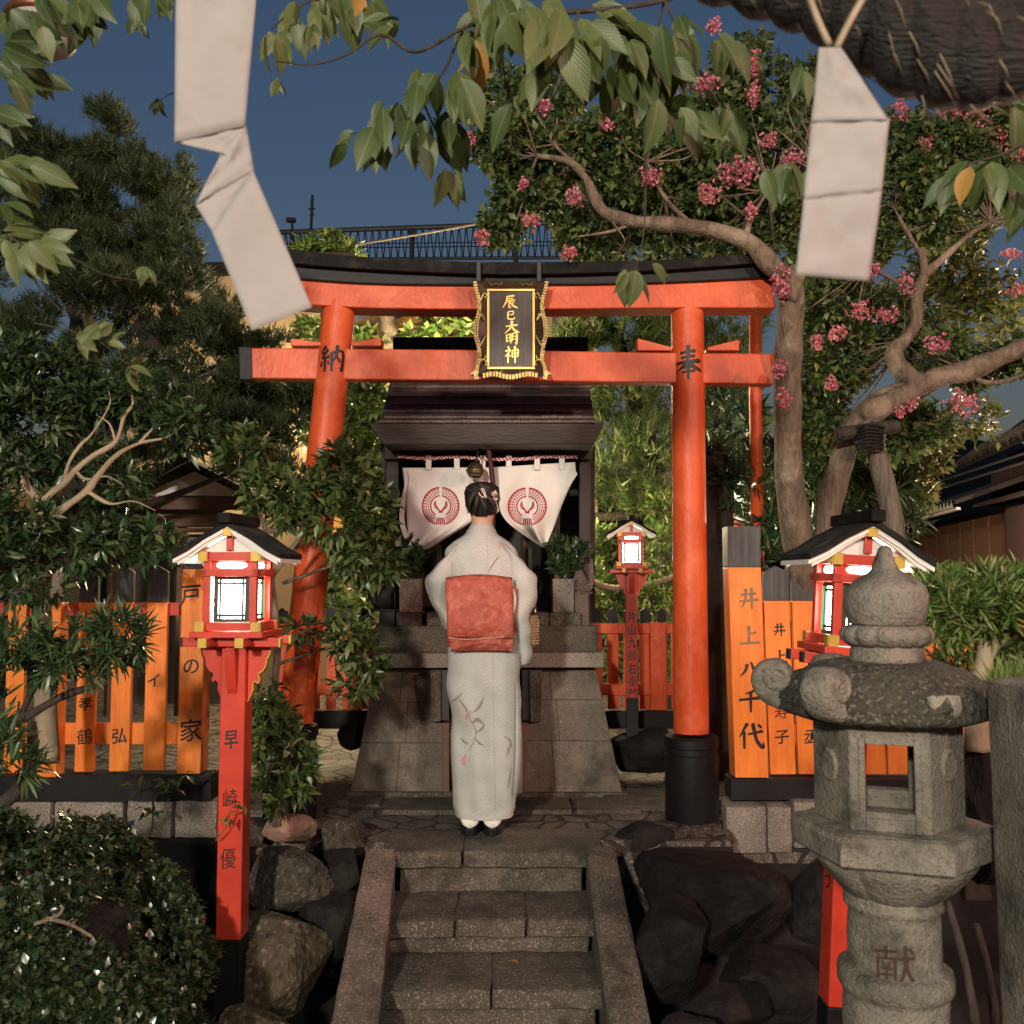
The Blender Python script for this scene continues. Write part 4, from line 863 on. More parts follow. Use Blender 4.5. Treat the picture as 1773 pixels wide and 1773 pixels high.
def dens(prof, step=.006):
    out = []
    for a, b in zip(prof[:-1], prof[1:]):
        n = max(1, int(math.hypot(b[0]-a[0], b[1]-a[1])/step))
        for i in range(n): out.append(tuple(a[k]+(b[k]-a[k])*i/n for k in range(len(a))))
    return out+[prof[-1]]
fx = at(1533, 1050, SLY).x
prof = [(p[1]*q_, zs(p[0])) for p in ((1083, 58), (1076, 62), (1060, 67.5), (1040, 68), (1024, 66), (1012, 60), (1001, 47), (992, 33), (984, 24), (974, 19), (962, 15), (950, 11), (944, 5))]
pr_ = [tuple(x) for x in crom(prof, 5)]
hexloft([(max(.002, r), z, 0, 0) for r, z in pr_], 56, seed=1, cx=fx, amp=.003).build('finial_jewel', M['lantern_stone'], SL, smooth=True)
lot = []
rings = []
for (py, r) in ((1122, 58), (1118, 64), (1112, 71), (1102, 74), (1094, 72), (1088, 67), (1084, 60)):
    rings.append([(fx+r*q_*(1+.10*abs(math.cos(6*a))**.6*(1 if py > 1086 else .2)-.05)*math.cos(a), SLY+r*q_*(1+.10*abs(math.cos(6*a))**.6*(1 if py > 1086 else .2)-.05)*math.sin(a), zs(py)) for a in [2*PI*i/120 for i in range(120)]])
MB().loft(rings).build('lotus_ring', M['lantern_stone'], SL, smooth=True)
hexloft(dens([(60*q_, zs(1151), 0, 0), (62*q_, zs(1144), 0, 0), (58*q_, zs(1132), 0, 0), (57*q_, zs(1122), 0, 0)]), 48, seed=3, cx=fx).build('neck', M['lantern_stone'], SL, smooth=True)
kx = at(1530, 1200, SLY).x
kas = dens([(62*q_, zs(1149), .0, 0), (100*q_, zs(1151), .1, 0), (124*q_, zs(1160), .4, .0), (146*q_, zs(1174), .8, .002), (168*q_, zs(1198), 1, .006), (183*q_, zs(1222), 1, .012), (188*q_, zs(1233), 1, .014), (184*q_, zs(1237), 1, .014), (186*q_, zs(1254), 1, .012), (172*q_, zs(1262), 1, .006), (120*q_, zs(1259), 1, 0)], .007)
kasa = hexloft(kas[::-1], 96, seed=7, amp=.006, cx=kx).build('roof_stone', M['moss_stone'], SL, smooth=True)
for k in (2, 3, 4, 5):       # curled corner scrolls
    a = k*PI/3; d = Vector((math.cos(a), math.sin(a), 0)); s = Vector((-d.y, d.x, 0)); R0 = 150*q_
    if k == 5: pts = [(R0*.8, zs(1226)), (R0*1.02, zs(1236)), (R0*1.12, zs(1228)), (R0*1.1, zs(1205))]
    else: pts = [(R0*.80, zs(1222)), (R0*1.05, zs(1240)), (R0*1.26, zs(1232)), (R0*1.37, zs(1204)), (R0*1.30, zs(1178)), (R0*1.16, zs(1172)), (R0*1.07, zs(1186)), (R0*1.10, zs(1202)), (R0*1.20, zs(1204))]
    S = crom(pts, 6); n = len(S); mb = MB(); w = .038
    rings = []
    for i, p in enumerate(S):
        t = i/(n-1); th = .060*(1-t*.6); b_ = S[min(i+1, n-1)]; a_ = S[max(i-1, 0)]; tg = np.array(b_)-np.array(a_); tg = tg/(np.linalg.norm(tg)+1e-9); nn = (-tg[1], tg[0])
        P = lambda e, q: Vector((kx, SLY, 0))+d*(p[0]+nn[0]*e)+s*q+Vector((0, 0, p[1]+nn[1]*e+.006))
        rings.append([P(-th/2, -w*.8), P(-th/2, w*.8), P(-th*.2, w), P(th*.3, w), P(th/2, w*.7), P(th/2, -w*.7), P(th*.3, -w), P(-th*.2, -w)])
    mb.loft(rings)
    if k != 5:
        cr0, cz0 = R0*1.17, zs(1196); Cc = Vector((kx, SLY, cz0+.006))+d*cr0; N_ = 28; rg = []
        for (rr, ss) in ((.003, -.042), (.010, -.043), (.012, -.039), (.017, -.039), (.019, -.043), (.026, -.042), (.033, -.038), (.034, -.030), (.034, .030), (.033, .038), (.026, .042), (.019, .043), (.017, .039), (.012, .039), (.010, .043), (.003, .042)): rg.append([Cc+s*ss+(d*math.cos(2*PI*i/N_)+Vector((0, 0, 1))*math.sin(2*PI*i/N_))*rr for i in range(N_)])
        mb.loft(rg)
    o = mb.build('corner_scroll', M['lantern_stone'], kasa, smooth=True, bevel=0); o.modifiers.new('s', 'SUBSURF').levels = 1; o.modifiers['s'].render_levels = 1
hx = at(1537, 1350, SLY).x; RH = 121*q_; ap = RH*math.cos(PI/6); zb, zt = zs(1450), zs(1254)
bxm = MB()
for k in range(6):
    a = -PI/2+k*PI/3; Mx = Matrix.Rotation(a+PI/2, 3, 'Z'); W_ = RH; th = .034
    def pan(x0, x1, z0, z1, d0=0, d1=th):
        b = MB().box(((x0+x1)/2, -ap+(d0+d1)/2, (z0+z1)/2), (x1-x0, d1-d0, z1-z0)); b.v = [Mx @ v+Vector((hx, SLY, 0)) for v in b.v]; bxm.add(b.v, b.f)
    hw_ = W_/2-.0005
    if k in (0, 3):
        wx = .050; w0, w1 = zs(1409), zs(1291)
        pan(-hw_, -wx, zb, zt); pan(wx, hw_, zb, zt); pan(-wx, wx, zb, w0); pan(-wx, wx, w1, zt)
        for (x0, x1, z0, z1) in ((-wx-.014, -wx, w0-.014, w1+.014), (wx, wx+.014, w0-.014, w1+.014), (-wx, wx, w0-.014, w0), (-wx, wx, w1, w1+.014)): pan(x0, x1, z0, z1, -.005, .004)
    else: pan(-hw_, hw_, zb, zt)
box_ = bxm.build('light_box', M['lantern_stone'], SL, bevel=.003)
for k, zc in ((1, 1330), (5, 1340)):
    a = -PI/2+k*PI/3; Mx = Matrix.Rotation(a+PI/2, 3, 'Z'); mb = MB(); rr = .026
    for (r0, r1, d) in ((.026, .019, .004), ):
        n = 28; rings = [[(math.cos(2*PI*i/n)*r, -ap-dd, zs(zc)+math.sin(2*PI*i/n)*r*1.1) for i in range(n)] for r, dd in ((.034, -.002), (.033, .007), (.026, .009), (.020, -.0), (.001, -.004))]
        mb.loft([r[::-1] for r in rings], caps=False)
    mb.v = [Mx @ v+Vector((hx, SLY, 0)) for v in mb.v]; mb.build('carved_roundel', M['lantern_stone'], box_, smooth=True)
cx_ = at(1547, 1480, SLY).x; RC = 166*q_
hexloft(dens([(RC*.5, zs(1522), 1, 0), (RC*.80, zs(1521), 1, 0), (RC*.97, zs(1517), 1, 0), (RC, zs(1512), 1, 0), (RC*1.01, zs(1472), 1, 0), (RC*.96, zs(1464), 1, 0), (RC*.965, zs(1459), 1, 0), (RC*.92, zs(1457.5), 1, 0), (RC*.92, zs(1453), 1, 0), (RC*.86, zs(1451), 1, 0), (RC*.6, zs(1448), 1, 0)], .007), 96, seed=11, amp=.003, cx=cx_).build('middle_platform', M['lantern_stone'], SL, smooth=False, autosm=R(38))
rings = []
for (py, r) in ((1574, 70), (1566, 80), (1558, 92), (1546, 106), (1534, 119), (1524, 128), (1519, 126)):
    rings.append([(cx_+r*q_*(1+.09*abs(math.cos(4*a+.4))**.55-.04)*math.cos(a), SLY+r*q_*(1+.09*abs(math.cos(4*a+.4))**.55-.04)*math.sin(a), zs(py)) for a in [2*PI*i/128 for i in range(128)]])
MB().loft(rings).build('lotus_base', M['lantern_stone'], SL, smooth=True)
px_ = at(1548, 1650, SLY).x
sp = [(p[1]*q_, zs(p[0])) for p in ((1960, 86), (1790, 84), (1752, 84), (1748, 88), (1738, 93), (1722, 94), (1708, 92), (1702, 86), (1698, 76), (1660, 74.5), (1600, 74.5), (1594, 76), (1590, 80), (1582, 80.5), (1578, 77), (1574, 80), (1568, 78), (1562, 70))]
hexloft([(r, z, 0, 0) for r, z in dens(sp)], 64, seed=21, cx=px_, amp=.0025).build('shaft', M['lantern_stone'], SL, smooth=True)
mb = MB(); MB().lathe([(.2, GZ-.05), (.2, GZ+.10), (.17, GZ+.14), (.1, GZ+.15)], 6, (px_, SLY, 0)).build('foot', M['moss_stone'], SL, bevel=.01)
def on_shaft(u, v, w): rr = 76*q_+w+.0012; a = (u-px_)/rr; return (px_+rr*math.sin(a), SLY-rr*math.cos(a), v)
p = at(1546, 1672, SLY-.1); write(mb, '献', (px_-.001, p.z), 66*(SLY-.1)/FPX, on_shaft); mb.build('inscription', M['carved'], [c for c in SL.children if c.name.startswith('shaft')][0])
SL.rotation_euler = (0, 0, R(-19))
# ---------------------------------------------------------------- right hand stone gate post
gp = rough_box((at(1868, 1400, 1.95).x, 1.95+.085, (at(0, 1188, 1.95).z+GZ-.05)/2), (156*1.95/FPX, .17, at(0, 1188, 1.95).z-GZ+.05), 12, .006, 77).build('stone_post', M['lantern_stone'], None, autosm=R(35))
tag(gp, 'tall grey stone post at the right edge beside the stone lantern', 'post')
# props leaning behind the stone lantern
pl = MB().box2(tuple(at(1672, 1560, 4.0)), tuple(at(1700, 1330, 4.05))).build('timber_stake', M['bark_dk'], None, bevel=.004); tag(pl, 'short grey timber post behind the stone lantern', 'post')
mb = MB(); mb.tube([at(1645, 1500, 3.2), at(1722, 1330, 3.2)], .007, 8); tag(mb.build('iron_rod', M['iron'], None, smooth=True), 'thin dark iron rod slanting behind the stone lantern', 'rod')
for (a, b, l) in (((1640, 1560), (1690, 1780), 'grey weathered stake slanting beside the stone lantern shaft'), ((1690, 1600), (1725, 1790), 'second grey stake slanting nearer the right stone post')):
    mb = MB(); limb(mb, [at(*a, 2.9), at((a[0]+b[0])/2+6, (a[1]+b[1])/2, 2.9), at(*b, 2.9)], .010, .014, 7, 5, .25); tag(mb.build('wooden_stake', M['bark_dk'], None, smooth=True), l, 'stake')
# ================================================================ WOMAN IN KIMONO
KY = 4.36
wm = thing('person', 'person in pale patterned kimono with red sash seen from behind, praying', 'person', (at(832, 1440, KY).x, KY, 0))
M['skin'] = mat('skin', (.52,.31,.21,1), (.47,.27,.18,1), .5, 6); M['hair'] = mat('black_hair', (.012,.009,.007,1), (.02,.014,.011,1), .55, 4, bump=.5, bscale=10, stretch=(18,18,2))
def kimat():
    m = mat('kimono_silk', (.50,.485,.445,1), (.39,.378,.345,1), .72, 5, bump=.1, bscale=120)
    t = m.node_tree; L = t.links.new; p = t.nodes['Principled BSDF']; tc = t.nodes.new('ShaderNodeTexCoord')
    sp = t.nodes.new('ShaderNodeSeparateXYZ'); L(tc.outputs['Object'], sp.inputs[0])
    nz = t.nodes.new('ShaderNodeTexNoise'); nz.inputs['Scale'].default_value = 9; nz.inputs['Detail'].default_value = 3; L(tc.outputs['Object'], nz.inputs['Vector'])
    pp = t.nodes.new('ShaderNodeMath'); pp.operation = 'PINGPONG'; L(sp.outputs[0], pp.inputs[0]); pp.inputs[1].default_value = .03
    a = t.nodes.new('ShaderNodeMath'); a.operation = 'ADD'; L(pp.outputs[0], a.inputs[0]); L(sp.outputs[2], a.inputs[1])
    a2 = t.nodes.new('ShaderNodeMath'); a2.operation = 'MULTIPLY_ADD'; L(nz.outputs['Fac'], a2.inputs[0]); a2.inputs[1].default_value = .07; L(a.outputs[0], a2.inputs[2])
    ml = t.nodes.new('ShaderNodeMath'); ml.operation = 'MULTIPLY'; L(a2.outputs[0], ml.inputs[0]); ml.inputs[1].default_value = 400
    sn = t.nodes.new('ShaderNodeMath'); sn.operation = 'SINE'; L(ml.outputs[0], sn.inputs[0])
    mr = t.nodes.new('ShaderNodeMapRange'); mr.inputs[1].default_value = -.2; mr.inputs[2].default_value = .9; mr.inputs[4].default_value = .42; L(sn.outputs[0], mr.inputs[0])
    old = p.inputs['Base Color'].links[0].from_socket; mx = t.nodes.new('ShaderNodeMix'); mx.data_type = 'RGBA'; L(mr.outputs[0], mx.inputs[0]); L(old, mx.inputs[6]); mx.inputs[7].default_value = (.30,.285,.245,1); L(mx.outputs[2], p.inputs['Base Color'])
    return m
M['kimono'] = kimat(); M['obi'] = mat('salmon_red_brocade', (.40,.080,.048,1), (.27,.045,.030,1), .6, 22, 8, bump=.5, bscale=60, blotch=(.47,.14,.085,1), bl_scale=20)
M['tabi'] = mat('white_tabi_cloth', (.72,.69,.62,1), (.66,.63,.57,1), .8, 6); M['sole'] = mat('black_lacquer_sole', (.012,.01,.01,1), None, .3)
def K(px, py, dy=0): return at(px, py, KY+dy)
# body: one skinned mesh (mostly hidden under the clothing)
bv, be, br_ = [], [], []
def bn(p, r, par=None):
    bv.append(tuple(p)); br_.append(r); i = len(bv)-1
    if par is not None: be.append((par, i))
    return i
pel = bn(K(836, 1120), (.125, .10)); ws_ = bn(K(834, 1050), (.11, .085), pel); chs = bn(K(833, 985), (.12, .085), ws_); nb = bn(K(833, 942, .01), (.06, .05), chs); nk = bn(K(834, 915), (.052, .05), nb); nk2 = bn(K(835, 898, -.01), (.050, .05), nk)
hd = bn(K(835, 882, .0), (.062, .075), nk2); hd2 = bn(K(835, 862, .01), (.066, .082), hd); hd3 = bn(K(835, 846, .01), (.05, .06), hd2)
for s in (-1, 1):
    sh0 = bn(K(833+s*36, 958, .02), (.036, .036), nb); el = bn(K(833+s*70, 1035, .06), (.036, .036), sh0); wr = bn(K(836+s*16, 1000, .27), (.022, .022), el)
    pm = bn(K(836+s*6, 975, .30), (.020, .012), wr)
    for k in range(4):
        f1 = bn(K(836+s*(3), 957, .275+k*.017), (.0075, .0075), pm); f2 = bn(K(836+s*2, 947-2*(k in (1, 2)), .278+k*.017), (.0065, .0065), f1)
    th1 = bn(K(836+s*8, 968, .262), (.008, .008), wr); bn(K(836+s*6, 957, .258), (.007, .007), th1)
    hp = bn(K(836+s*26, 1160), (.08, .08), pel); kn = bn(K(835+s*22, 1290, .02), (.055, .055), hp); an = bn(K(834+s*19, 1412, -.01), (.033, .036), kn); bn(K(834+s*19, 1428, .10), (.03, .02), an)
me = bpy.data.meshes.new('body'); off = np.array(wm.location); me.from_pydata([tuple(np.array(v)-off) for v in bv], be, [])
bo = bpy.data.objects.new('body', me); COL.objects.link(bo); bo.parent = wm; me.materials.append(M['skin'])
bo.modifiers.new('skin', 'SKIN')
for i, r in enumerate(br_): me.skin_vertices[0].data[i].radius = r; me.skin_vertices[0].data[i].use_root = (i == 0)
bo.modifiers['skin'].use_smooth_shade = True; sb = bo.modifiers.new('sub', 'SUBSURF'); sb.levels = 2; sb.render_levels = 2
dg = bpy.context.evaluated_depsgraph_get(); dg.update(); nm = bpy.data.meshes.new_from_object(bo.evaluated_get(dg)); bo.modifiers.clear(); bo.data = nm
# face features and ears joined to the body mesh
bm = bmesh.new(); bm.from_mesh(nm)
def lump(px, py, dy, r, sc):
    c = Vector(K(px, py, dy))-wm.location; res = bmesh.ops.create_icosphere(bm, subdivisions=2, radius=r); 
    for v in res['verts']: v.co = Vector((v.co.x*sc[0], v.co.y*sc[1], v.co.z*sc[2]))+c
for s in (-1, 1):
    lump(835+s*25, 876, .0, .022, (.35, .75, 1.25)); lump(835+s*25, 886, .0, .010, (.5, .8, .9)); lump(835+s*9, 868, .082, .012, (1.2, .5, .8))
lump(835, 874, .094, .012, (.8, 1.1, 1.5)); lump(835, 886, .082, .012, (1.5, .6, .5))
for f in bm.faces: f.smooth = True
bm.to_mesh(nm); bm.free()
# clothing lofts : (py, left px, right px, depth_front, depth_back, ycentre)
def shell(rows, n=72, sup=2.3, noise_a=.009, seed=0, k=4):
    S = crom(rows, k); rings = []
    for (py, xl, xr, df, db, yo) in S:
        c = K((xl+xr)/2, py); hw = (xr-xl)/2*KY/FPX; ring = []
        for i in range(n):
            a = 2*PI*i/n; ca, sa = math.cos(a), math.sin(a); x = hw*math.copysign(abs(ca)**(2/sup), ca); y = (df if sa > 0 else db)*math.copysign(abs(sa)**(2/sup), sa)
            p = Vector((c.x+x, KY+yo+y, c.z)); d = noise_a*mnoise.noise(Vector((p.x*9+seed, p.y*9+p.z*3, p.z*3.5)))+noise_a*.45*mnoise.noise(Vector((p.x*24+seed+p.z*7, p.y*24, p.z*8)))
            if 1150 < py < 1400: d += .010*math.sin((p.x*1.1+p.z)*24+seed)*math.exp(-((py-1200)/70)**2)+.006*math.sin(p.x*46+p.z*5)*min(1, (py-1150)/120)
            ring.append(p+Vector((ca, sa, 0))*d)
        rings.append(ring)
    return rings
skirt = [(1410, 790, 889, .10, .105, 0), (1390, 789, 892, .10, .108, 0), (1340, 787, 899, .11, .115, 0), (1270, 782, 900, .12, .125, 0), (1210, 777, 901, .13, .135, 0), (1160, 774, 903, .135, .135, 0), (1120, 776, 901, .13, .12, 0), (1060, 780, 896, .12, .11, 0), (1000, 778, 898, .12, .11, 0), (972, 772, 899, .12, .11, 0), (954, 772, 897, .115, .10, 0), (942, 781, 887, .10, .092, -.005), (932, 796, 873, .085, .082, -.008), (925, 806, 862, .074, .076, -.01), (917, 810, 858, .068, .07, -.012)]
ki = MB().loft(shell(skirt, 84)[0:], caps=False); kim = ki.build('kimono', M['kimono'], wm, smooth=True)
# inner collar edge and centre-back seam
rings = shell([(922, 810, 858, .072, .072, -.010), (914, 812, 856, .069, .069, -.012), (909, 815, 853, .062, .062, -.012)], 48, noise_a=0); MB().loft(rings, caps=False).build('collar', M['kimono'], kim, smooth=True)
# overlap flap at right hem
mb = MB(); P = [K(893, 1180, -.105), K(899, 1200, -.08), K(903, 1300, -.075), K(903, 1372, -.07), K(888, 1376, -.105), K(893, 1300, -.112)]
mb.add(P, [(0, 1, 2, 5), (5, 2, 3, 4)]); o = mb.build('overlap_flap', M['kimono'], kim, smooth=True); o.modifiers.new('t', 'SOLIDIFY').thickness = .004
# sleeves : upper sleeve tube then hanging bag
def sleeve(rings_px, n=48, sup=2.2):
    rings = []
    S = crom(rings_px, 9)
    for (cx, cy_, hw, hd_, yo, tilt) in S:
        c = K(cx, cy_, yo); ring = []
        for i in range(n):
            a = 2*PI*i/n; ca, sa = math.cos(a), math.sin(a); x = hw*KY/FPX*math.copysign(abs(ca)**(2/sup), ca); y = hd_*math.copysign(abs(sa)**(2/sup), sa)
            p = Vector((c.x+x*math.cos(tilt), c.y+y, c.z+x*math.sin(tilt))); p += Vector((ca, sa, .2))*(.011*mnoise.noise(Vector((p.x*14, p.y*14, p.z*8)))+.006*math.sin((p.z*1.3+p.x*(1 if cx < 830 else -1))*42+p.y*9)*(.5+.5*mnoise.noise(Vector((p.x*8, p.y*8, p.z*8+5))))); ring.append(p)
        rings.append(ring)
    return MB().loft(rings)
sl = sleeve([(800, 938, 14, .05, -.02, .5), (784, 955, 26, .085, -.01, .7), (771, 985, 30, .10, .02, .35), (765, 1010, 27, .12, .05, .1), (767, 1040, 21, .13, .08, 0), (776, 1065, 15, .13, .10, 0), (782, 1090, 10, .12, .12, 0)]); sl.build('sleeve', M['kimono'], wm, smooth=True)
sl = sleeve([(866, 938, 16, .05, -.02, -.5), (884, 955, 28, .085, -.01, -.7), (898, 985, 30, .10, .02, -.4), (904, 1010, 27, .12, .04, -.2), (905, 1034, 25, .13, .06, -.1), (901, 1064, 20, .12, .05, 0), (904, 1100, 17, .09, .03, 0), (907, 1130, 13, .06, .02, .1), (906, 1150, 8, .035, .02, .1)]); sl.build('sleeve', M['kimono'], wm, smooth=True)
# printed sprigs on the back of the kimono (dyed leaves and small flowers)
from mathutils.bvhtree import BVHTree
def prj(bvh, off_, px, py, lift=.0025):
    d = (at(px, py, 1)-Vector((0, 0, CAMZ))).normalized(); h = bvh.ray_cast(Vector((0, 0, CAMZ))-off_, d)
    return (h[0]+off_-d*lift) if h[0] else K(px, py, -.13)
kb = BVHTree.FromPolygons([v.co for v in kim.data.vertices], [p.vertices for p in kim.data.polygons])
def motif(name, L_, m, par=kim, bvh=kb):
    mb = MB()
    for pts in L_:
        S = crom(pts, 3); vs = []
        n = len(S)
        for i, s in enumerate(S):
            d = np.array(S[min(i+1, n-1)][:2])-np.array(S[max(i-1, 0)][:2]); d = d/(np.linalg.norm(d)+1e-9); w = s[2]/2; vs += [prj(bvh, wm.location, s[0]-d[1]*w, s[1]+d[0]*w), prj(bvh, wm.location, s[0]+d[1]*w, s[1]-d[0]*w)]
        mb.add(vs, [(2*i, 2*i+1, 2*i+3, 2*i+2) for i in range(n-1)])
    return mb.build(name, m, par)
M['dye_grey'] = mat('grey_brown_dye', (.20,.17,.14,1), (.25,.22,.18,1), .8); M['dye_pink'] = mat('dusty_pink_dye', (.45,.19,.18,1), (.5,.26,.24,1), .8)
motif('printed_leaves', [[(782, 1216, 1), (790, 1210, 3.5), (800, 1200, 1)], [(794, 1210, 1), (803, 1222, 3.5), (812, 1236, 1)], [(818, 1234, 1), (830, 1224, 5), (838, 1206, 1)], [(818, 1252, 2), (826, 1246, 8), (838, 1254, 1)], [(797, 1276, 1), (804, 1285, 3.5), (811, 1287, 1)], [(824, 1268, 1), (834, 1262, 4), (839, 1253, 1)], [(822, 1278, 1), (830, 1287, 4), (838, 1290, 1)], [(873, 1275, 1), (882, 1281, 3), (887, 1296, 1)], [(876, 1310, 1), (881, 1298, 3), (885, 1282, 1)], [(879, 1366, 1), (882, 1350, 3), (885, 1330, 1)], [(845, 990, 1), (853, 978, 2.5), (864, 962, 1)], [(812, 1300, 1), (820, 1284, 1.4), (824, 1266, 1.4), (815, 1248, 1.2), (806, 1228, 1)]], M['dye_grey'])
motif('printed_flowers', [[(800, 1312, 2), (803, 1320, 7), (806, 1326, 1)], [(806, 1304, 1), (804, 1312, 5), (800, 1324, 1)], [(806, 1246, 1), (810, 1238, 6), (816, 1234, 1)], [(816, 1230, 1), (812, 1236, 4), (806, 1240, 1)], [(877, 1294, 1), (880, 1300, 3), (880, 1306, 1)], [(862, 940, 1), (866, 946, 4), (864, 952, 1)]], M['dye_pink'])
motif('back_seam', [[(842, 924, .6), (844, 960, .8), (845, 997, .6)], [(853, 1135, .8), (855, 1250, .9), (858, 1404, .8)]], mat('seam_shade', (.40,.375,.32,1)))
# obi: wrapped band, drum bow, lower fold and cord
rings = shell([(1118, 774, 899, .13, .125, 0), (1100, 775, 897, .125, .12, 0), (1060, 776, 895, .125, .12, 0), (1006, 775, 893, .12, .115, 0)], 56, noise_a=.002); ob = MB().loft(rings).build('obi', M['obi'], wm, smooth=True)
def drum(px0, px1, y0, y1, b0, b1, seed, skew=(0, 0, 0, 0)):
    nu, nv = 26, 20; vs = []; 
    for j in range(nv+1):
        for i in range(nu+1):
            u, v = i/nu, j/nv; x = lerp(lerp(px0, px1, u), lerp(px0+skew[0], px1+skew[1], u), v); y = lerp(y0, y1, v)-3.5*math.sin(PI*u)*(1-v)*1.6
            dpt = b0+(b1-b0)*v+.028*math.sin(PI*v)**.6+.012*math.sin(PI*u)+.011*mnoise.noise(Vector((u*4, v*4, seed)))+.005*mnoise.noise(Vector((u*11, v*9, seed+3)))+.006*math.sin(v*9+u*5)*v
            vs.append(K(x, y, -dpt))
    f0 = [(j*(nu+1)+i, (j+1)*(nu+1)+i, (j+1)*(nu+1)+i+1, j*(nu+1)+i+1) for j in range(nv) for i in range(nu)]
    o = MB().add(vs, f0).build('drum_bow' if b1 > .13 and y1 < 1110 else 'lower_fold', M['obi'], ob, smooth=True); s = o.modifiers.new('t', 'SOLIDIFY'); s.thickness = .035; s.offset = -1 if True else 1
    return o
d1 = drum(771, 887, 1000, 1106, .13, .155, 1, (4, 3)); d2 = drum(778, 889, 1098, 1128, .125, .14, 2, (3, -2))
quad = MB().box2(tuple(K(886, 1060, -.12)), tuple(K(894, 1016, -.02))).build('bow_end', M['obi'], ob, bevel=.006)
mb = MB(); mb.tube([Vector(q) for q in crom([tuple(K(x, y, d)) for x, y, d in ((776, 1104, -.16), (800, 1107, -.168), (835, 1106, -.17), (870, 1103, -.168), (891, 1100, -.15))], 5)], .004, 8); mb.build('obi_cord', mat('pink_cord', (.5,.2,.15,1)), ob, smooth=True)
mb = MB(); mb.tube([Vector(q) for q in crom([tuple(K(x, y, d)) for x, y, d in ((888, 1020, -.115), (891, 1040, -.12), (888, 1062, -.118))], 5)], .007, 8); mb.build('bow_lining', M['tabi'], ob, smooth=True)
# feet in tabi and lacquered sandals
for px in (815, 853):
    c = K(px, 1432); ft = MB(); rings = []
    for (t, hw, hh) in ((-.072, .016, .030), (-.064, .034, .050), (-.036, .043, .068), (0, .043, .075), (.05, .036, .045), (.10, .042, .034), (.15, .036, .026), (.175, .014, .014)):
        rings.append([(c.x+hw*math.cos(2*PI*i/18), KY-.02+t, .038+hh*.5+hh*.5*math.sin(2*PI*i/18)*1.0) for i in range(18)])
    ft.loft([r[::-1] for r in rings]); ft.lathe([(.038, .0), (.038, .05), (.038, .10)], 18, (c.x, KY-.02, .06)); ft.build('tabi_sock', M['tabi'], wm, smooth=True)
    so = MB(); n = 28; P = [(c.x+.047*math.copysign(abs(math.cos(a))**.8, math.cos(a)), KY+.038+.125*math.sin(a)) for a in [2*PI*i/n for i in range(n)]]
    so.loft([[(x, y, .002) for x, y in P], [(x, y, .036) for x, y in P]]); so.build('sandal', M['sole'], wm, bevel=.004)
# hair: swept up, with a knot, plus flower ornament and comb
hm = MB(); rings = []
for (py, hw, db, df, yo) in ((896, 11, .03, .02, -.035), (893, 17, .05, .02, -.02), (886, 24, .078, .02, -.005), (876, 28.5, .092, .03, 0), (864, 30.5, .100, .06, 0), (853, 30.5, .100, .08, .0), (844, 28, .092, .085, .0), (838, 21, .07, .07, .0), (835, 9, .03, .03, .0)):
    c = K(835, py); hw *= KY/FPX; rings.append([Vector((c.x+hw*math.cos(a), KY+yo+(df if math.sin(a) > 0 else db)*math.sin(a), c.z))+Vector((math.cos(a), math.sin(a), 0))*(.0035*math.sin(a*9+py*.3)) for a in [2*PI*i/72 for i in range(72)]])
hm.loft(rings); hair = hm.build('hair', M['hair'], wm, smooth=True)
kn = MB(); bm = bmesh.new(); bmesh.ops.create_icosphere(bm, subdivisions=4, radius=1); c = K(831, 851, -.062)
kn.add([Vector((v.co.x*.058, v.co.y*.044, v.co.z*.040))*(1+.12*math.sin(v.co.x*7+v.co.z*9)+.05*mnoise.noise(v.co*4))+c for v in bm.verts], [tuple(v.index for v in f.verts) for f in bm.faces]); bm.free(); kn.build('hair_knot', M['hair'], hair, smooth=True)
for x, y in ((812, 872), (822, 880), (838, 884), (852, 876)):
    mb = MB(); mb.tube([Vector(q) for q in crom([tuple(K(x, y+8, -.085)), tuple(K(x+2, y-4, -.100)), tuple(K(lerp(x, 831, .5), y-18, -.102)), tuple(K(830, 852, -.09))], 6)], [.006+.006*math.sin(PI*i/18) for i in range(19)], 8); mb.build('hair_lock', M['hair'], hair, smooth=True)
M['orn'] = mat('cream_silk_flower', (.62,.40,.33,1), (.66,.5,.42,1), .6, 14)
cf = K(856, 860, -.075); A = []; D_ = []
for k in range(14):
    a = k*2.4; r = .3+.7*(k/14); D_.append((math.cos(a)*r, -.7+.3*r, math.sin(a)*r)); A.append(cf)
leaves('hair_flower', A, D_, [.022+.010*(k/14) for k in range(14)], 'petal', M['petal'] if False else M['orn'], hair, tone=[.5]*14, jit=.2)
mb = MB()
for pts in (((833, 846), (837, 854), (841, 862)), ((833, 846), (838, 848), (842, 862)), ((829, 853), (832, 858), (838, 862)), ((858, 868), (861, 876), (863, 886))): mb.tube([Vector(q) for q in crom([tuple(K(x, y, -.112 if x < 850 else -.06)) for x, y in pts], 4)], .003, 6)
mb.build('hair_pin', M['orn'], hair, smooth=True)
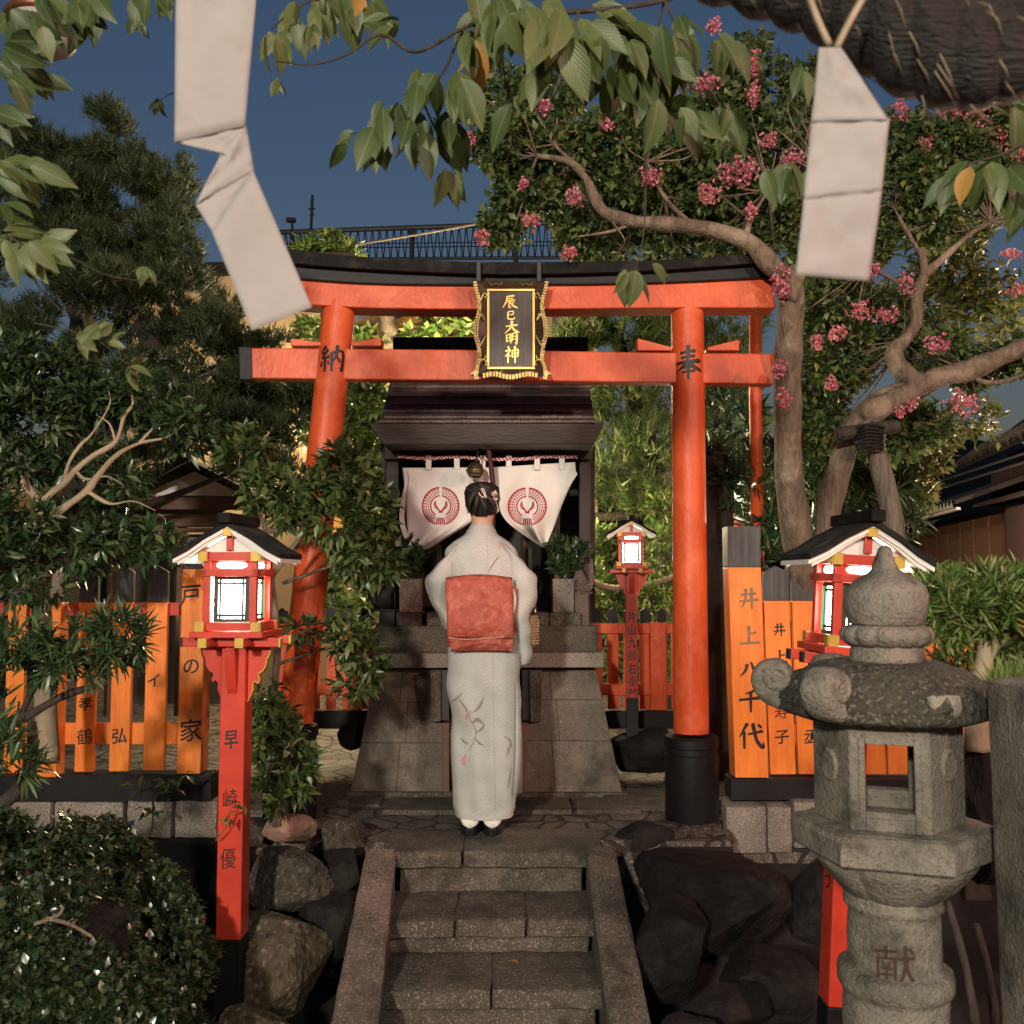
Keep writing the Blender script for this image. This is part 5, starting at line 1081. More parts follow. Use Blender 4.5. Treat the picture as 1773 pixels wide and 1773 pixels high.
# woven handbag hanging at her right forearm
bg_ = thing('handbag', 'small woven bamboo handbag hanging at the side of the kimono', 'handbag', tuple(K(922, 1112, .07)))
M['wicker'] = mat('woven_bamboo', (.22,.12,.05,1), (.10,.052,.024,1), .6, 60, 2, bump=.8, bscale=120)
rings = []
for (py, hw) in ((1118, 7), (1114, 9.5), (1090, 11), (1070, 10), (1064, 8)):
    c = K(922, py, .06); hw *= KY/FPX; rings.append([(c.x+hw*math.copysign(abs(math.cos(a))**.7, math.cos(a)), c.y+.06*math.sin(a), c.z) for a in [2*PI*i/24 for i in range(24)]])
bo_ = MB().loft(rings).build('basket', M['wicker'], bg_, smooth=True)
wv = MB()
for py in np.arange(1068, 1117, 5):
    c = K(922, py, .06); hw = (11.4 if 1072 < py < 1110 else 10)*KY/FPX; wv.tube([(c.x+hw*math.cos(a), c.y+.063*math.sin(a), c.z) for a in [2*PI*i/20 for i in range(21)]], .003, 5)
wv.build('woven_bands', mat('pale_bamboo', (.30,.18,.075,1), (.2,.115,.05,1), .5), bo_)
rings = []
for (py, hw) in ((1066, 8.5), (1058, 8), (1052, 5)):
    c = K(921, py, .06); hw *= KY/FPX; rings.append([(c.x+hw*math.cos(a), c.y+.045*math.sin(a), c.z) for a in [2*PI*i/18 for i in range(18)]])
MB().loft(rings).build('cloth_top', M['sole'], bg_, smooth=True)
mb = MB(); mb.tube([Vector(q) for q in crom([tuple(K(915, 1058, .06)), tuple(K(911, 1030, .06)), tuple(K(922, 1022, .06)), tuple(K(928, 1058, .06))], 5)], .004, 6); mb.build('handle', M['wicker'], bg_, smooth=True)
# ================================================================ FOX STATUES, SAKAKI
def fox(px, py, h_px, Y, m, label, flip=1):
    f = thing('fox_statue', label, 'statue', tuple(at(px, py, Y)), 'fox statues on the shrine altar'); k = h_px*Y/FPX; b = at(px, py, Y)
    P = lambda x, z, y=0: b+Vector((x*k*flip, y*k, z*k))
    vs = [P(0, .08), P(.06, .25), P(-.02, .45), P(-.10, .62), P(-.14, .76), P(-.27, .74), P(-.37, .71), P(-.15, .04, .0), P(-.15, .35, -.1), P(-.16, .04, -.1), P(-.15, .35, .1), P(-.16, .04, .1), P(.2, .1), P(.27, .35), P(.22, .62), P(.26, .85), P(-.13, .86, -.06), P(-.11, .98, -.07), P(-.13, .86, .06), P(-.11, .98, .07)]
    rad = [.17, .16, .13, .095, .10, .06, .025, .05, .05, .05, .05, .05, .07, .09, .08, .02, .04, .008, .04, .008]
    ed = [(0, 1), (1, 2), (2, 3), (3, 4), (4, 5), (5, 6), (2, 8), (8, 9), (2, 10), (10, 11), (0, 12), (12, 13), (13, 14), (14, 15), (4, 16), (16, 17), (4, 18), (18, 19), (0, 7)]
    me = bpy.data.meshes.new('figure'); me.from_pydata([tuple(v-b) for v in vs], ed, []); o = bpy.data.objects.new('figure', me); COL.objects.link(o); o.parent = f; me.materials.append(m)
    o.modifiers.new('skin', 'SKIN'); 
    for i, r in enumerate(rad): me.skin_vertices[0].data[i].radius = (r*k, r*k); me.skin_vertices[0].data[i].use_root = (i == 0)
    s = o.modifiers.new('sub', 'SUBSURF'); s.levels = 2; s.render_levels = 2; o.modifiers['skin'].use_smooth_shade = True
    MB().box(tuple(b+Vector((.02*k*flip, 0, .02*k))), (.5*k, .36*k, .05*k)).build('plinth', m, f, bevel=.004)
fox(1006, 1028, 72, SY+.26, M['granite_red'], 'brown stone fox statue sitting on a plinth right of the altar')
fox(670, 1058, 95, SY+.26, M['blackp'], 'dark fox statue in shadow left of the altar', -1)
for px, l in ((710, 'dark evergreen sprigs in the left stone vase on the altar'), (975, 'dark evergreen sprigs in the right stone vase on the altar')):
    f = thing('sakaki_bouquet', l, 'bouquet', tuple(at(px, 1002, SY+.22)), 'evergreen bouquets on the altar'); b = np.array(at(px, 1006, SY+.22)); n = 60
    A = np.stack([RNG.normal(0, .5, n), RNG.normal(-.1, .4, n), 1+RNG.random(n)*.6], 1); P = b+unit(A)*(RNG.random((n, 1))*.20+.02)
    Q, D, _ = rosettes(P, unit(A), 5, .3, 1.0, .015); leaves('leaves', Q, D, RNG.uniform(.045, .075, len(Q)), 'small', M['lf_podo'], f)
    mb = MB()
    for i in range(7): mb.tube([b, b+(P[i]-b)*.95], .003, 5)
    mb.build('stems', M['bark_dk'], f)
# ================================================================ BUILDINGS BEHIND
HY = 13.0
hs = thing('house', 'tan plastered house with an amber lit gable and roof terrace behind the torii', 'house', (at(700, 800, HY).x, HY, GZ))
a, b = at(240, 0, HY), at(1030, 0, HY); zt = at(0, 478, HY).z
MB().box2((a.x, HY, GZ), (b.x, HY+6, zt)).build('wall', M['tanwall'], hs)
MB().box2((a.x-.3, HY-.15, zt+.003), (b.x+.3, HY+6.3, zt+.15)).build('roof', M['char'], hs, bevel=.02)
W1 = HY-1.3; P = [at(x, y, W1) for x, y in ((560, 980), (560, 592), (738, 536), (900, 592), (900, 980))]
MB().prism([(p.x, p.z) for p in P], W1, HY-.01).build('amber_wing', M['amberwall'], hs)
for (p, q) in (((548, 590), (738, 529)), ((738, 529), (915, 592))):
    A_, B_ = at(*p, W1), at(*q, W1); MB().prism([(A_.x, A_.z), (B_.x, B_.z), (B_.x, B_.z+.10), (A_.x, A_.z+.10)], W1-.25, W1+.6).build('gable_trim', M['white'], hs)
for x in (549, 729, 958): 
    A_ = at(x, 980, W1-.3); B_ = at(x+9, 535, W1-.3); MB().box2((A_.x, W1-.3, GZ), (B_.x, W1-.22, B_.z)).build('post', M['darkwood'], hs)
A_, B_ = at(655, 606, W1-.4), at(820, 597, W1-.4); MB().box2((A_.x, W1-.8, A_.z), (B_.x, W1-.4, B_.z)).build('planter_box', M['darkwood'], hs)
A_, B_ = at(610, 714, W1-.2), at(700, 708, W1-.2); MB().box2((A_.x, W1-.2, A_.z), (B_.x, W1-.02, B_.z)).build('ledge', M['darkwood'], hs)
lamp('background_fill_light', (.15, 7.4, 1.7), 190, (1, .80, .48), .2)  # added fill lamp hidden behind the shrine to light the foliage
lamp('background_fill_light', (-1.25, 7.8, 2.0), 260, (1, .82, .48), .2)  # added fill lamp for the leaves and house at the left rear
lamp('background_fill_light', (1.3, 6.3, 1.35), 40, (1, .86, .58), .12)  # added fill lamp near the far lantern, brightens the bushes there
# roof terrace railing
rl = thing('terrace_railing', 'black iron railing with zigzag bars on the roof terrace', 'railing', tuple(at(720, 445, HY+1))); RY = HY+1.0
T = lambda x: 402-(x-490)*17/480.
mb = MB(); mb.tube([at(440, T(440), RY), at(985, T(985), RY)], .035, 6); mb.tube([at(440, 450, RY), at(985, 446, RY)], .025, 6); mb.build('rail', M['iron'], rl)
for x in (505, 713, 893): mb = MB(); mb.tube([at(x, 470, RY), at(x, T(x), RY)], .035, 6); mb.build('post', M['iron'], rl)
mb = MB()
for x in np.arange(445, 980, 12.5): mb.tube([at(x, T(x), RY), at(x+6, 449, RY)], .009, 4); mb.tube([at(x+12, T(x+12), RY), at(x+6.5, 449, RY)], .009, 4)
for y in (424, 431): mb.tube([at(440, y, RY+.05), at(985, y-6, RY+.05)], .007, 4)
mb.build('zigzag_bars', M['iron'], rl)
an = thing('roof_aerial', 'thin television aerial mast standing on the roof terrace', 'aerial', tuple(at(540, 410, RY+1)))
mb = MB(); mb.tube([at(536, 460, RY+1), at(541, 338, RY+1)], .022, 6); mb.build('mast', M['iron'], an)
mb = MB()
for y, w in ((352, 3), (362, 6), (372, 4)): mb.tube([at(540-w, y, RY+1), at(540+w, y-1, RY+1)], .012, 4)
mb.build('crossbar', M['iron'], an)
an2 = thing('roof_lamp', 'small dark lamp post on the roof terrace left of the aerial mast', 'lamp', tuple(at(505, 400, RY+1)))
mb = MB(); mb.tube([at(506, 460, RY+1), at(506, 385, RY+1)], .02, 6); mb.build('post', M['iron'], an2); MB().box(tuple(at(504, 381, RY+1)), (.14, .08, .06)).build('head', M['iron'], an2)
cd = MB(); cd.tube([at(615, 424, 7.5), at(700, 410, 7.5), at(780, 396, 7.3), at(868, 380, 7)], .008, 6); tag(cd.build('pale_cord', M['straw_pale'], None, smooth=True), 'pale cord stretched diagonally above the black torii beam', 'cord')
# bright wall lamp seen through the trees, left
wl = thing('wall_lamp', 'bright lamp glaring through the branches left of the torii', 'lamp', tuple(at(468, 692, HY-.5)))
c = at(468, 692, HY-.45); M['bulb'] = mat('lamp_glass', (.9,.88,.8,1), None, emit=(1, .90, .70, 1), estr=14)
MB().lathe([(.01, .11), (.09, .08), (.12, 0), (.09, -.08), (.01, -.11)], 20, c).build('globe', M['bulb'], wl, smooth=True)
MB().box((c.x, c.y+.24, c.z+.02), (.06, .44, .06)).build('bracket', M['iron'], wl)
lamp('wall_lamp_light', (c.x, c.y-.35, c.z), 150, (1, .82, .52), .15)
lamp('amber_wing_fill', tuple(at(760, 640, W1-1.6)), 280, (1, .78, .45), .2)  # added fill lamp that brightens the amber gable and leaves before it
# open pavilion far left
pv = thing('pavilion', 'dim wooden pavilion with white gable behind the left orange fence', 'pavilion', (at(310, 1000, 7.2).x, 7.2, GZ)); VY = 7.2
def pb(name, x0, y0, x1, y1, Y, d, m, bev=.004): A_, B_ = at(x0, y1, Y), at(x1, y0, Y); return MB().box2((A_.x, Y, A_.z), (B_.x, Y+d, B_.z)).build(name, m, pv, bevel=bev)
P = [at(x, y, VY) for x, y in ((215, 858), (405, 858), (400, 842), (355, 820), (320, 812), (270, 830))]; MB().prism([(p.x, p.z) for p in P], VY, VY+.05).build('gable_panel', M['white'], pv)
P = [at(x, y, VY-.3) for x, y in ((150, 880), (150, 868), (318, 790), (470, 868), (470, 880), (318, 806))]; MB().prism([(p.x, p.z) for p in P], VY-.4, VY+2).build('roof', M['char'], pv)
pb('tie_beam', 170, 861, 440, 882, VY-.02, .08, M['brownwood']); pb('tie_beam', 160, 890, 445, 912, VY-.05, .12, M['brownwood']); pb('tie_beam', 175, 914, 440, 921, VY-.03, .1, M['brownwood'])
for x in (178, 300, 420): pb('post', x, 905, x+16, 1240, VY+.02, .12, M['brownwood'])
lt = MB()
for x in range(408, 447, 8): A_, B_ = at(x, 880, VY-.06), at(x+3, 815, VY-.06); lt.box2((A_.x, VY-.06, A_.z), (B_.x, VY-.045, B_.z))
for y in range(816, 884, 8): A_, B_ = at(406, y+3, VY-.06), at(447, y, VY-.06); lt.box2((A_.x, VY-.0615, A_.z), (B_.x, VY-.0455, B_.z))
lt.build('lattice', M['brownwood'], pv)
pb('back_screen', 190, 925, 430, 1240, VY+1.6, .04, M['darkwood'])
# grey stone posts behind the left fence
for i, (x0, x1) in enumerate(((-8, 12), (60, 78), (118, 138), (174, 193), (234, 254))):
    o = rough_box(((at(x0, 0, 5.3).x+at(x1, 0, 5.3).x)/2, 5.3, (at(0, 985, 5.3).z-.02)/2), ((x1-x0)*5.3/FPX, .07, at(0, 985, 5.3).z+.02), 6, .004, 90+i).build('stone_fence_post', M['granite'], None, autosm=R(35))
    tag(o, 'short grey granite post behind the left orange fence', 'post', 'granite posts behind the left fence')
# dark wooden townhouse, right
tw = thing('townhouse', 'dark wooden townhouse with tiled eaves and bamboo blinds at the right', 'house', (4.8, 10, GZ)); TX = 4.75
M['blind'] = mat('bamboo_blind', (.21,.105,.06,1), (.13,.066,.042,1), .7, 3, bump=.4, bscale=90, stretch=(1,.4,26)); M['blind_dk'] = mat('dark_bamboo_blind', (.085,.048,.038,1), (.055,.032,.027,1), .7, 3, bump=.4, bscale=90, stretch=(1,.4,26))
M['tile'] = mat('dark_roof_tile', (.030,.025,.022,1), (.05,.042,.038,1), .8, 8, spec=.15)
ez = lambda y, py, Y: at(1600, py, Y).z
MB().box2((TX+.12, 5.0, GZ), (TX+4, 18, 1.85)).build('wall', M['darkwood'], tw)
z1 = 1.86
mb = MB(); mb.prism([(TX-.45, z1-.02), (TX-.45, z1+.02), (TX+1.1, z1+.60), (TX+1.1, z1+.52)], 9.75, 18); lo = mb.build('lower_roof', M['tile'], tw)
te = MB()
for y in np.arange(9.8, 17.9, .16): te.add([(TX-.458, y, z1-.045), (TX-.458, y+.16, z1-.045), (TX-.458, y+.08, z1+.035)], [(0, 2, 1)]); 
te.build('eave_tile_ends', M['white'], lo)
MB().box2((TX-.44, 9.75, z1-.075), (TX-.40, 18, z1-.048)).build('gutter', M['white'], lo)
MB().box2((TX+.75, 5.2, 1.7), (TX+4, 12.3, 2.62)).build('upper_wall', M['darkwood'], tw)
z2 = 2.50; mb = MB(); mb.prism([(TX+.3, z2), (TX+.3, z2+.05), (TX+2.8, z2+1.9), (TX+2.8, z2+1.8)], 5.2, 12.8); up = mb.build('upper_roof', M['tile'], tw)
te = MB()
for y in np.arange(5.3, 12.8, .22): te.tube([(TX+.27, y, z2+.055), (TX+.6, y, z2+.30)], .045, 7)
te.build('eave_tile_ends', M['granite_dk'], up)
for y in np.arange(9.9, 14.2, .62): MB().box2((TX+.05, y, .55), (TX+.085, y+.56, 1.76)).build('bamboo_blind', M['blind'], tw)
MB().box2((TX+.0, 9.35, .6), (TX+.03, 9.62, 1.6)).build('lit_panel', mat('lit_warm_panel', (.62,.36,.2,1), None, emit=(1, .55, .3, 1), estr=.16), tw)
MB().box2((TX-.12, 6.4, .5), (TX-.09, 9.25, 1.76)).build('bamboo_blind', M['blind_dk'], tw)
MB().box2((TX+.55, 6.4, 1.95), (TX+.58, 9.75, 2.24)).build('bamboo_blind', M['blind_dk'], tw)
for y in np.arange(6.6, 12.2, .9): MB().box2((TX+.70, y, 2.02), (TX+.74, y+.84, 2.44)).build('upper_shutter', M['blind_dk'], tw)
mb = MB(); mb.prism([(TX-.3, 1.80), (TX-.3, 1.83), (TX+.6, 2.02), (TX+.6, 1.97)], 5.6, 9.7); mb.build('porch_roof', M['tile'], tw)
ba = MB()
for y in np.arange(8.0, 11, .09): ba.box((TX+.72, y, 2.36), (.015, .02, .2))
ba.box((TX+.72, 9.5, 2.47), (.03, 3.2, .03)); ba.box((TX+.72, 9.5, 2.25), (.03, 3.2, .03)); ba.build('balcony_bars', M['darkwood'], tw)
for i, z in enumerate((1.9, 1.97)): mb = MB(); mb.tube([(TX-.6, 5.5, z+.25), (TX-.6, 9.6, z+.06), (TX-.5, 14.5, z)], .012, 5); tag(mb.build('overhead_cable', M['iron'], None), 'dark cable running along the townhouse eaves', 'cable', 'cables along the townhouse')
tw.location.x += .2; tw.rotation_euler = (0, 0, R(-11.5))
# tall red pole behind the gate
mb = MB(); mb.tube([at(1316, 1250, 5.5), at(1308, 700, 5.5), at(1309, 86, 5.5)], .036, 14); tag(mb.build('red_pole', M['verm'], None, smooth=True), 'tall thin red pole rising behind the right end of the torii', 'pole')
L4 = copy_tree(LNT); L4.scale = (.72, .72, .8); L4.location = (at(1264, 1000, 7.6).x, 7.6, .12); L4.rotation_euler = (0, 0, R(8)); L4['label'] = 'farthest red lantern, roof peeking above the tall orange name post'
for o in list(L4.children):
    if o.name.startswith(('inscription',)): bpy.data.objects.remove(o)
# ================================================================ TREES AND PLANTS
def tree(name, label, base, cat='tree', group=None): return thing(name, label, cat, tuple(base), group)
# --- tall dark conifer, left
t = tree('conifer_tree', 'tall dark conifer rising against the night sky at the left', (at(120, 1000, 6.6).x, 6.6, -.02))
C = [(205, 235, 6.6, 45, 40, .35, 130), (255, 300, 6.5, 45, 55, .4, 170), (140, 265, 6.8, 60, 45, .4, 170), (60, 250, 6.6, 60, 40, .4, 120), (100, 345, 6.5, 70, 60, .5, 240), (285, 385, 6.4, 50, 60, .4, 200), (195, 400, 6.5, 70, 55, .5, 240), (40, 430, 6.4, 60, 60, .5, 200), (130, 480, 6.3, 80, 50, .5, 240), (310, 480, 6.4, 60, 45, .5, 220), (225, 520, 6.3, 70, 50, .5, 240), (50, 560, 6.3, 70, 50, .5, 180), (350, 560, 6.3, 60, 50, .5, 200), (380, 640, 6.2, 60, 50, .4, 200), (330, 700, 6.1, 80, 60, .5, 260), (400, 760, 6.1, 80, 50, .5, 240), (440, 800, 6.1, 60, 40, .4, 150), (260, 640, 6.2, 70, 40, .4, 150), (160, 600, 6.2, 60, 30, .4, 90), (440, 610, 6.4, 45, 30, .3, 90), (490, 640, 6.4, 40, 22, .3, 70), (330, 330, 6.6, 18, 40, .3, 60), (520, 690, 6.3, 50, 26, .3, 90), (455, 675, 6.3, 40, 20, .3, 60), (468, 694, 6.4, 24, 14, .2, 50), (410, 700, 6.2, 50, 30, .3, 110), (480, 735, 6.2, 50, 22, .3, 80), (300, 600, 6.3, 60, 40, .4, 160), (390, 580, 6.3, 45, 40, .4, 140), (300, 780, 6.0, 60, 40, .4, 120), (120, 380, 6.5, 60, 50, .4, 160), (240, 440, 6.4, 60, 40, .4, 160), (-30, 330, 6.4, 60, 90, .5, 200)]
C2 = []
for (x, y, Y, rx, ry, dp, n) in C:
    for _ in range(10): C2.append((x+RNG.normal(0, rx*.55), y+RNG.normal(0, ry*.55), Y+RNG.normal(0, dp*.6), rx*.42, ry*.34, dp*.35, max(6, n//6)))
P, A = clumps_px(C2, 1.15); tn = np.repeat(RNG.random(len(C2)), [max(1, int(c[6]*1.15)) for c in C2]); A = unit(A*.9+np.array([0, -.15, .45])); Q, D, _ = rosettes(P, A, 16, .15, .95, .03)
leaves('crown', Q, D, RNG.uniform(.04, .085, len(Q)), 'needle', M['lf_dark'], t, wscale=RNG.uniform(2.2, 4.4, len(Q)), tone=np.clip(np.repeat(tn, 16)*.6+RNG.random(len(Q))*.4, 0, 1))
mb = MB(); limb(mb, [at(110, 1150, 6.7), at(120, 800, 6.7), at(150, 500, 6.7), at(190, 260, 6.7)], .16, .03, 10); mb.build('trunk', M['bark_dk'], t, smooth=True)
mb = MB()
for (x, y, Y, *_r) in C[3:20]: limb(mb, [at(150, min(900, y+160), 6.7), at((150+x)/2, y+60, 6.6), at(x, y, Y)], .04, .008, 6, 5)
limb(mb, [at(250, 560, 6.2), at(280, 640, 6.1), at(330, 700, 6.0)], .07, .05, 8)
mb.build('limb', M['bark_dk'], t, smooth=True)
# --- left podocarpus with pale twisting limbs
t = tree('podocarpus_tree', 'shaped evergreen with pale twisting limbs over the left fence', (at(78, 1300, 4.3).x, 4.3, 0)); Y = 4.3
C = [(30, 640, 4.3, 50, 50, .2, 60), (110, 640, 4.3, 50, 45, .2, 60), (60, 720, 4.2, 60, 50, .25, 80), (160, 690, 4.3, 60, 40, .2, 70), (250, 690, 4.3, 60, 40, .2, 80), (310, 740, 4.3, 50, 35, .2, 60), (30, 800, 4.2, 50, 40, .2, 60), (130, 790, 4.35, 60, 40, .2, 60), (210, 835, 4.35, 45, 30, .2, 36), (40, 900, 4.1, 50, 40, .2, 50), (150, 900, 4.4, 50, 35, .2, 50), (25, 965, 4.1, 60, 36, .2, 44), (110, 965, 4.1, 60, 28, .2, 36), (190, 945, 4.2, 60, 30, .2, 32), (270, 940, 4.3, 40, 30, .2, 30), (60, 1025, 4.1, 60, 14, .15, 16), (0, 700, 4.2, 50, 90, .2, 80), (200, 920, 4.4, 50, 40, .2, 40)]
P, A = clumps_px(C, 1.15); Q, D, _ = rosettes(P, A, 9, .35, 1.35, .02)
leaves('crown', Q, D, RNG.uniform(.045, .085, len(Q)), 'lance', M['lf_podo'], t)
mb = MB(); limb(mb, [at(82, 1320, Y), at(78, 1180, Y), at(72, 1060, Y), at(72, 960, Y), at(66, 905, Y)], .05, .036, 12, 8, .25); mb.build('trunk', M['bark_pale'], t, smooth=True)
for pts, r0, r1 in (([(70, 925), (66, 890), (62, 862), (44, 842), (30, 810), (8, 795), (-15, 770)], .030, .005), ([(70, 925), (72, 895), (80, 862), (110, 838), (130, 815), (160, 790), (200, 765), (215, 720), (230, 700), (226, 670), (240, 640)], .030, .003), ([(74, 925), (86, 900), (110, 880), (150, 850), (168, 826), (200, 790), (240, 768), (288, 757), (318, 735)], .028, .003), ([(110, 838), (120, 800), (140, 770), (160, 750), (190, 700), (186, 670)], .012, .002), ([(150, 850), (190, 872), (230, 868), (270, 884)], .012, .002), ([(240, 768), (262, 745), (284, 720)], .009, .002), ([(60, 858), (48, 830), (52, 800)], .010, .002), ([(200, 765), (190, 735), (170, 720)], .008, .002), ([(130, 815), (150, 830), (185, 825), (215, 840)], .009, .002), ([(44, 842), (20, 850), (-10, 840)], .008, .003)):
    mb = MB(); limb(mb, [at(x, y, Y-.17) for x, y in pts], r0*.8, r1*.8, 9, 7, .4, seed=pts[0][0]); mb.build('limb', M['bark_pale'], t, smooth=True)
# --- low dark strap-leaved branch in front of the left fence
t = tree('podocarpus_shrub', 'dark strap-leaved shrub branch hanging in front of the left orange boards', (at(-20, 1500, 3.45).x, 3.45, GZ)); Y = 3.45
C = [(40, 1105, 3.4, 40, 22, .12, 15), (120, 1105, 3.4, 45, 20, .12, 16), (200, 1085, 3.45, 40, 18, .1, 14), (90, 1145, 3.4, 60, 20, .12, 18), (185, 1135, 3.45, 40, 18, .1, 15), (240, 1108, 3.45, 16, 14, .08, 7), (30, 1170, 3.4, 40, 18, .12, 10), (130, 1165, 3.4, 40, 14, .1, 9), (12, 1290, 3.35, 22, 20, .1, 9), (30, 1330, 3.3, 26, 18, .1, 8), (-20, 1230, 3.35, 25, 50, .1, 12)]
P, A = clumps_px(C); Q, D, _ = rosettes(P, unit(A+np.array([.35, -.2, .1])), 16, .35, 1.25, .014)
leaves('foliage', Q, D, RNG.uniform(.055, .095, len(Q)), 'blade', M['lf_podo'], t)
mb = MB(); limb(mb, [at(-60, 1275, Y), at(30, 1248, Y), at(110, 1205, Y), at(165, 1188, Y)], .022, .010, 9, 8, .3); limb(mb, [at(30, 1248, Y), at(70, 1180, Y), at(150, 1130, Y), at(235, 1105, Y)], .012, .004, 8); limb(mb, [at(-40, 1420, Y), at(30, 1370, Y), at(55, 1310, Y), at(55, 1250, Y)], .028, .016, 9, 8, .3); mb.build('branch', M['bark_dk'], t, smooth=True)
# --- bushy shrub around the left pillar
t = tree('garden_shrub', 'leafy green shrub growing round the left torii pillar', (at(520, 1400, 4.25).x, 4.25, 0), 'shrub')
C = [(430, 790, 4.4, 40, 28, .15, 22), (465, 850, 4.35, 45, 36, .15, 36), (520, 850, 4.3, 60, 42, .15, 46), (600, 830, 4.35, 50, 46, .15, 46), (640, 890, 4.4, 45, 55, .15, 55), (580, 905, 4.25, 50, 34, .15, 24), (480, 890, 4.3, 46, 26, .15, 22), (622, 955, 4.35, 45, 34, .15, 44), (650, 975, 4.4, 40, 35, .1, 35), (608, 1105, 4.25, 36, 34, .12, 30), (635, 1150, 4.25, 30, 34, .12, 22), (515, 1085, 4.2, 26, 16, .1, 9), (612, 1190, 4.25, 28, 26, .1, 14), (470, 1270, 4.15, 45, 50, .12, 46), (505, 1335, 4.1, 36, 46, .1, 32), (450, 1210, 4.2, 30, 40, .1, 24), (475, 1370, 4.05, 28, 30, .1, 18), (420, 770, 4.5, 40, 30, .1, 24), (590, 800, 4.35, 34, 24, .1, 22)]
P, A = clumps_px(C, 1.1); Q, D, _ = rosettes(P, A, 9, .4, 1.4, .014)
leaves('foliage', Q, D, RNG.uniform(.045, .085, len(Q)), 'lance', M['lf_shrub'], t, wscale=RNG.uniform(1, 1.4, len(Q)))
mb = MB()
for pts, r0, r1 in (([(480, 1430), (470, 1280), (480, 1120), (470, 1000), (460, 920), (440, 870)], .022, .009), ([(470, 1000), (520, 930), (560, 880), (600, 830)], .012, .004), ([(460, 920), (500, 915), (545, 890)], .012, .006), ([(480, 1150), (540, 1130), (600, 1110)], .009, .003), ([(490, 1010), (560, 985), (640, 960)], .009, .003)): limb(mb, [at(x, y, 4.3) for x, y in pts], r0, r1, 8, 6, .3)
twigs(mb, P, [at(x, y, 4.3) for x, y in ((470, 1280), (480, 1120), (470, 1000), (460, 920), (440, 870), (520, 930), (560, 880), (600, 830), (545, 890), (540, 1130), (600, 1110), (560, 985), (640, 960))], 60, .004, .0015); mb.build('stems', M['bark'], t, smooth=True)
# backlit bushes behind the left pillar
t = tree('garden_shrub', 'lighter backlit bush between the left pillar and the shrine', (at(640, 1250, 6.4).x, 6.4, 0), 'shrub')
C = [(600, 1000, 6.5, 40, 40, .3, 60), (560, 960, 6.6, 40, 40, .3, 40), (610, 1060, 6.4, 40, 26, .3, 36), (560, 740, 6.8, 40, 40, .3, 40), (620, 690, 6.6, 45, 30, .3, 50), (650, 720, 6.5, 35, 50, .3, 70), (610, 760, 6.4, 40, 50, .3, 70), (645, 830, 6.3, 40, 60, .3, 80), (640, 940, 6.2, 40, 50, .3, 60), (585, 690, 6.7, 30, 24, .2, 26), (690, 690, 7.2, 25, 25, .2, 24)]
P, A = clumps_px(C); Q, D, _ = rosettes(P, A, 8, .4, 1.4, .02); leaves('foliage', Q, D, RNG.uniform(.06, .11, len(Q)), 'lance', M['lf_podo_lt'], t, wscale=RNG.uniform(1.2, 1.8, len(Q)))
mb = MB(); limb(mb, [at(640, 1250, 6.4), at(645, 1000, 6.4), at(640, 800, 6.4), at(630, 690, 6.5)], .04, .012, 8); limb(mb, [at(590, 670, 6.5), at(640, 705, 6.5), at(680, 760, 6.5)], .025, .012, 7); mb.build('stems', M['bark_dk'], t, smooth=True)
t = tree('balcony_plant', 'leafy potted tree above the planter box behind the torii beams', (at(740, 600, HY-2).x, HY-2, at(0, 606, HY-2).z), 'plant'); Yb = HY-2
C = [(770, 565, Yb, 40, 22, .4, 26), (720, 590, Yb, 36, 12, .4, 16), (795, 585, Yb, 26, 16, .3, 14), (650, 590, Yb, 36, 12, .3, 14), (540, 580, Yb, 24, 14, .3, 24), (800, 550, Yb, 20, 12, .2, 16)]
P, A = clumps_px(C); Q, D, _ = rosettes(P, A, 8, .4, 1.4, .03); leaves('foliage', Q, D, RNG.uniform(.10, .2, len(Q)), 'lance', M['lf_podo_lt'], t, wscale=RNG.uniform(1.2, 1.8, len(Q)))
mb = MB(); limb(mb, [at(672, 640, Yb), at(672, 570, Yb), at(664, 520, Yb)], .12, .10, 10); limb(mb, [at(740, 610, Yb), at(760, 580, Yb), at(800, 550, Yb)], .03, .01, 6); mb.build('trunk', M['bark'], t, smooth=True)
t = tree('roof_plant', 'pale green potted plants on the roof above the left end of the torii', (at(570, 440, 9).x, 9, at(570, 450, 9).z), 'plant')
C = [(545, 432, 9, 30, 10, .2, 26), (575, 425, 9, 26, 14, .2, 28), (608, 436, 9, 16, 9, .15, 14), (520, 440, 9, 18, 7, .1, 10)]
P, A = clumps_px(C); Q, D, _ = rosettes(P, unit(A+np.array([0, 0, .8])), 10, .3, 1.3, .02); leaves('foliage', Q, D, RNG.uniform(.08, .13, len(Q)), 'lance', M['lf_podo_lt'], t)
MB().box(tuple(at(565, 452, 9)), (.55, .2, .12)).build('trough', M['darkwood'], t, bevel=.01)
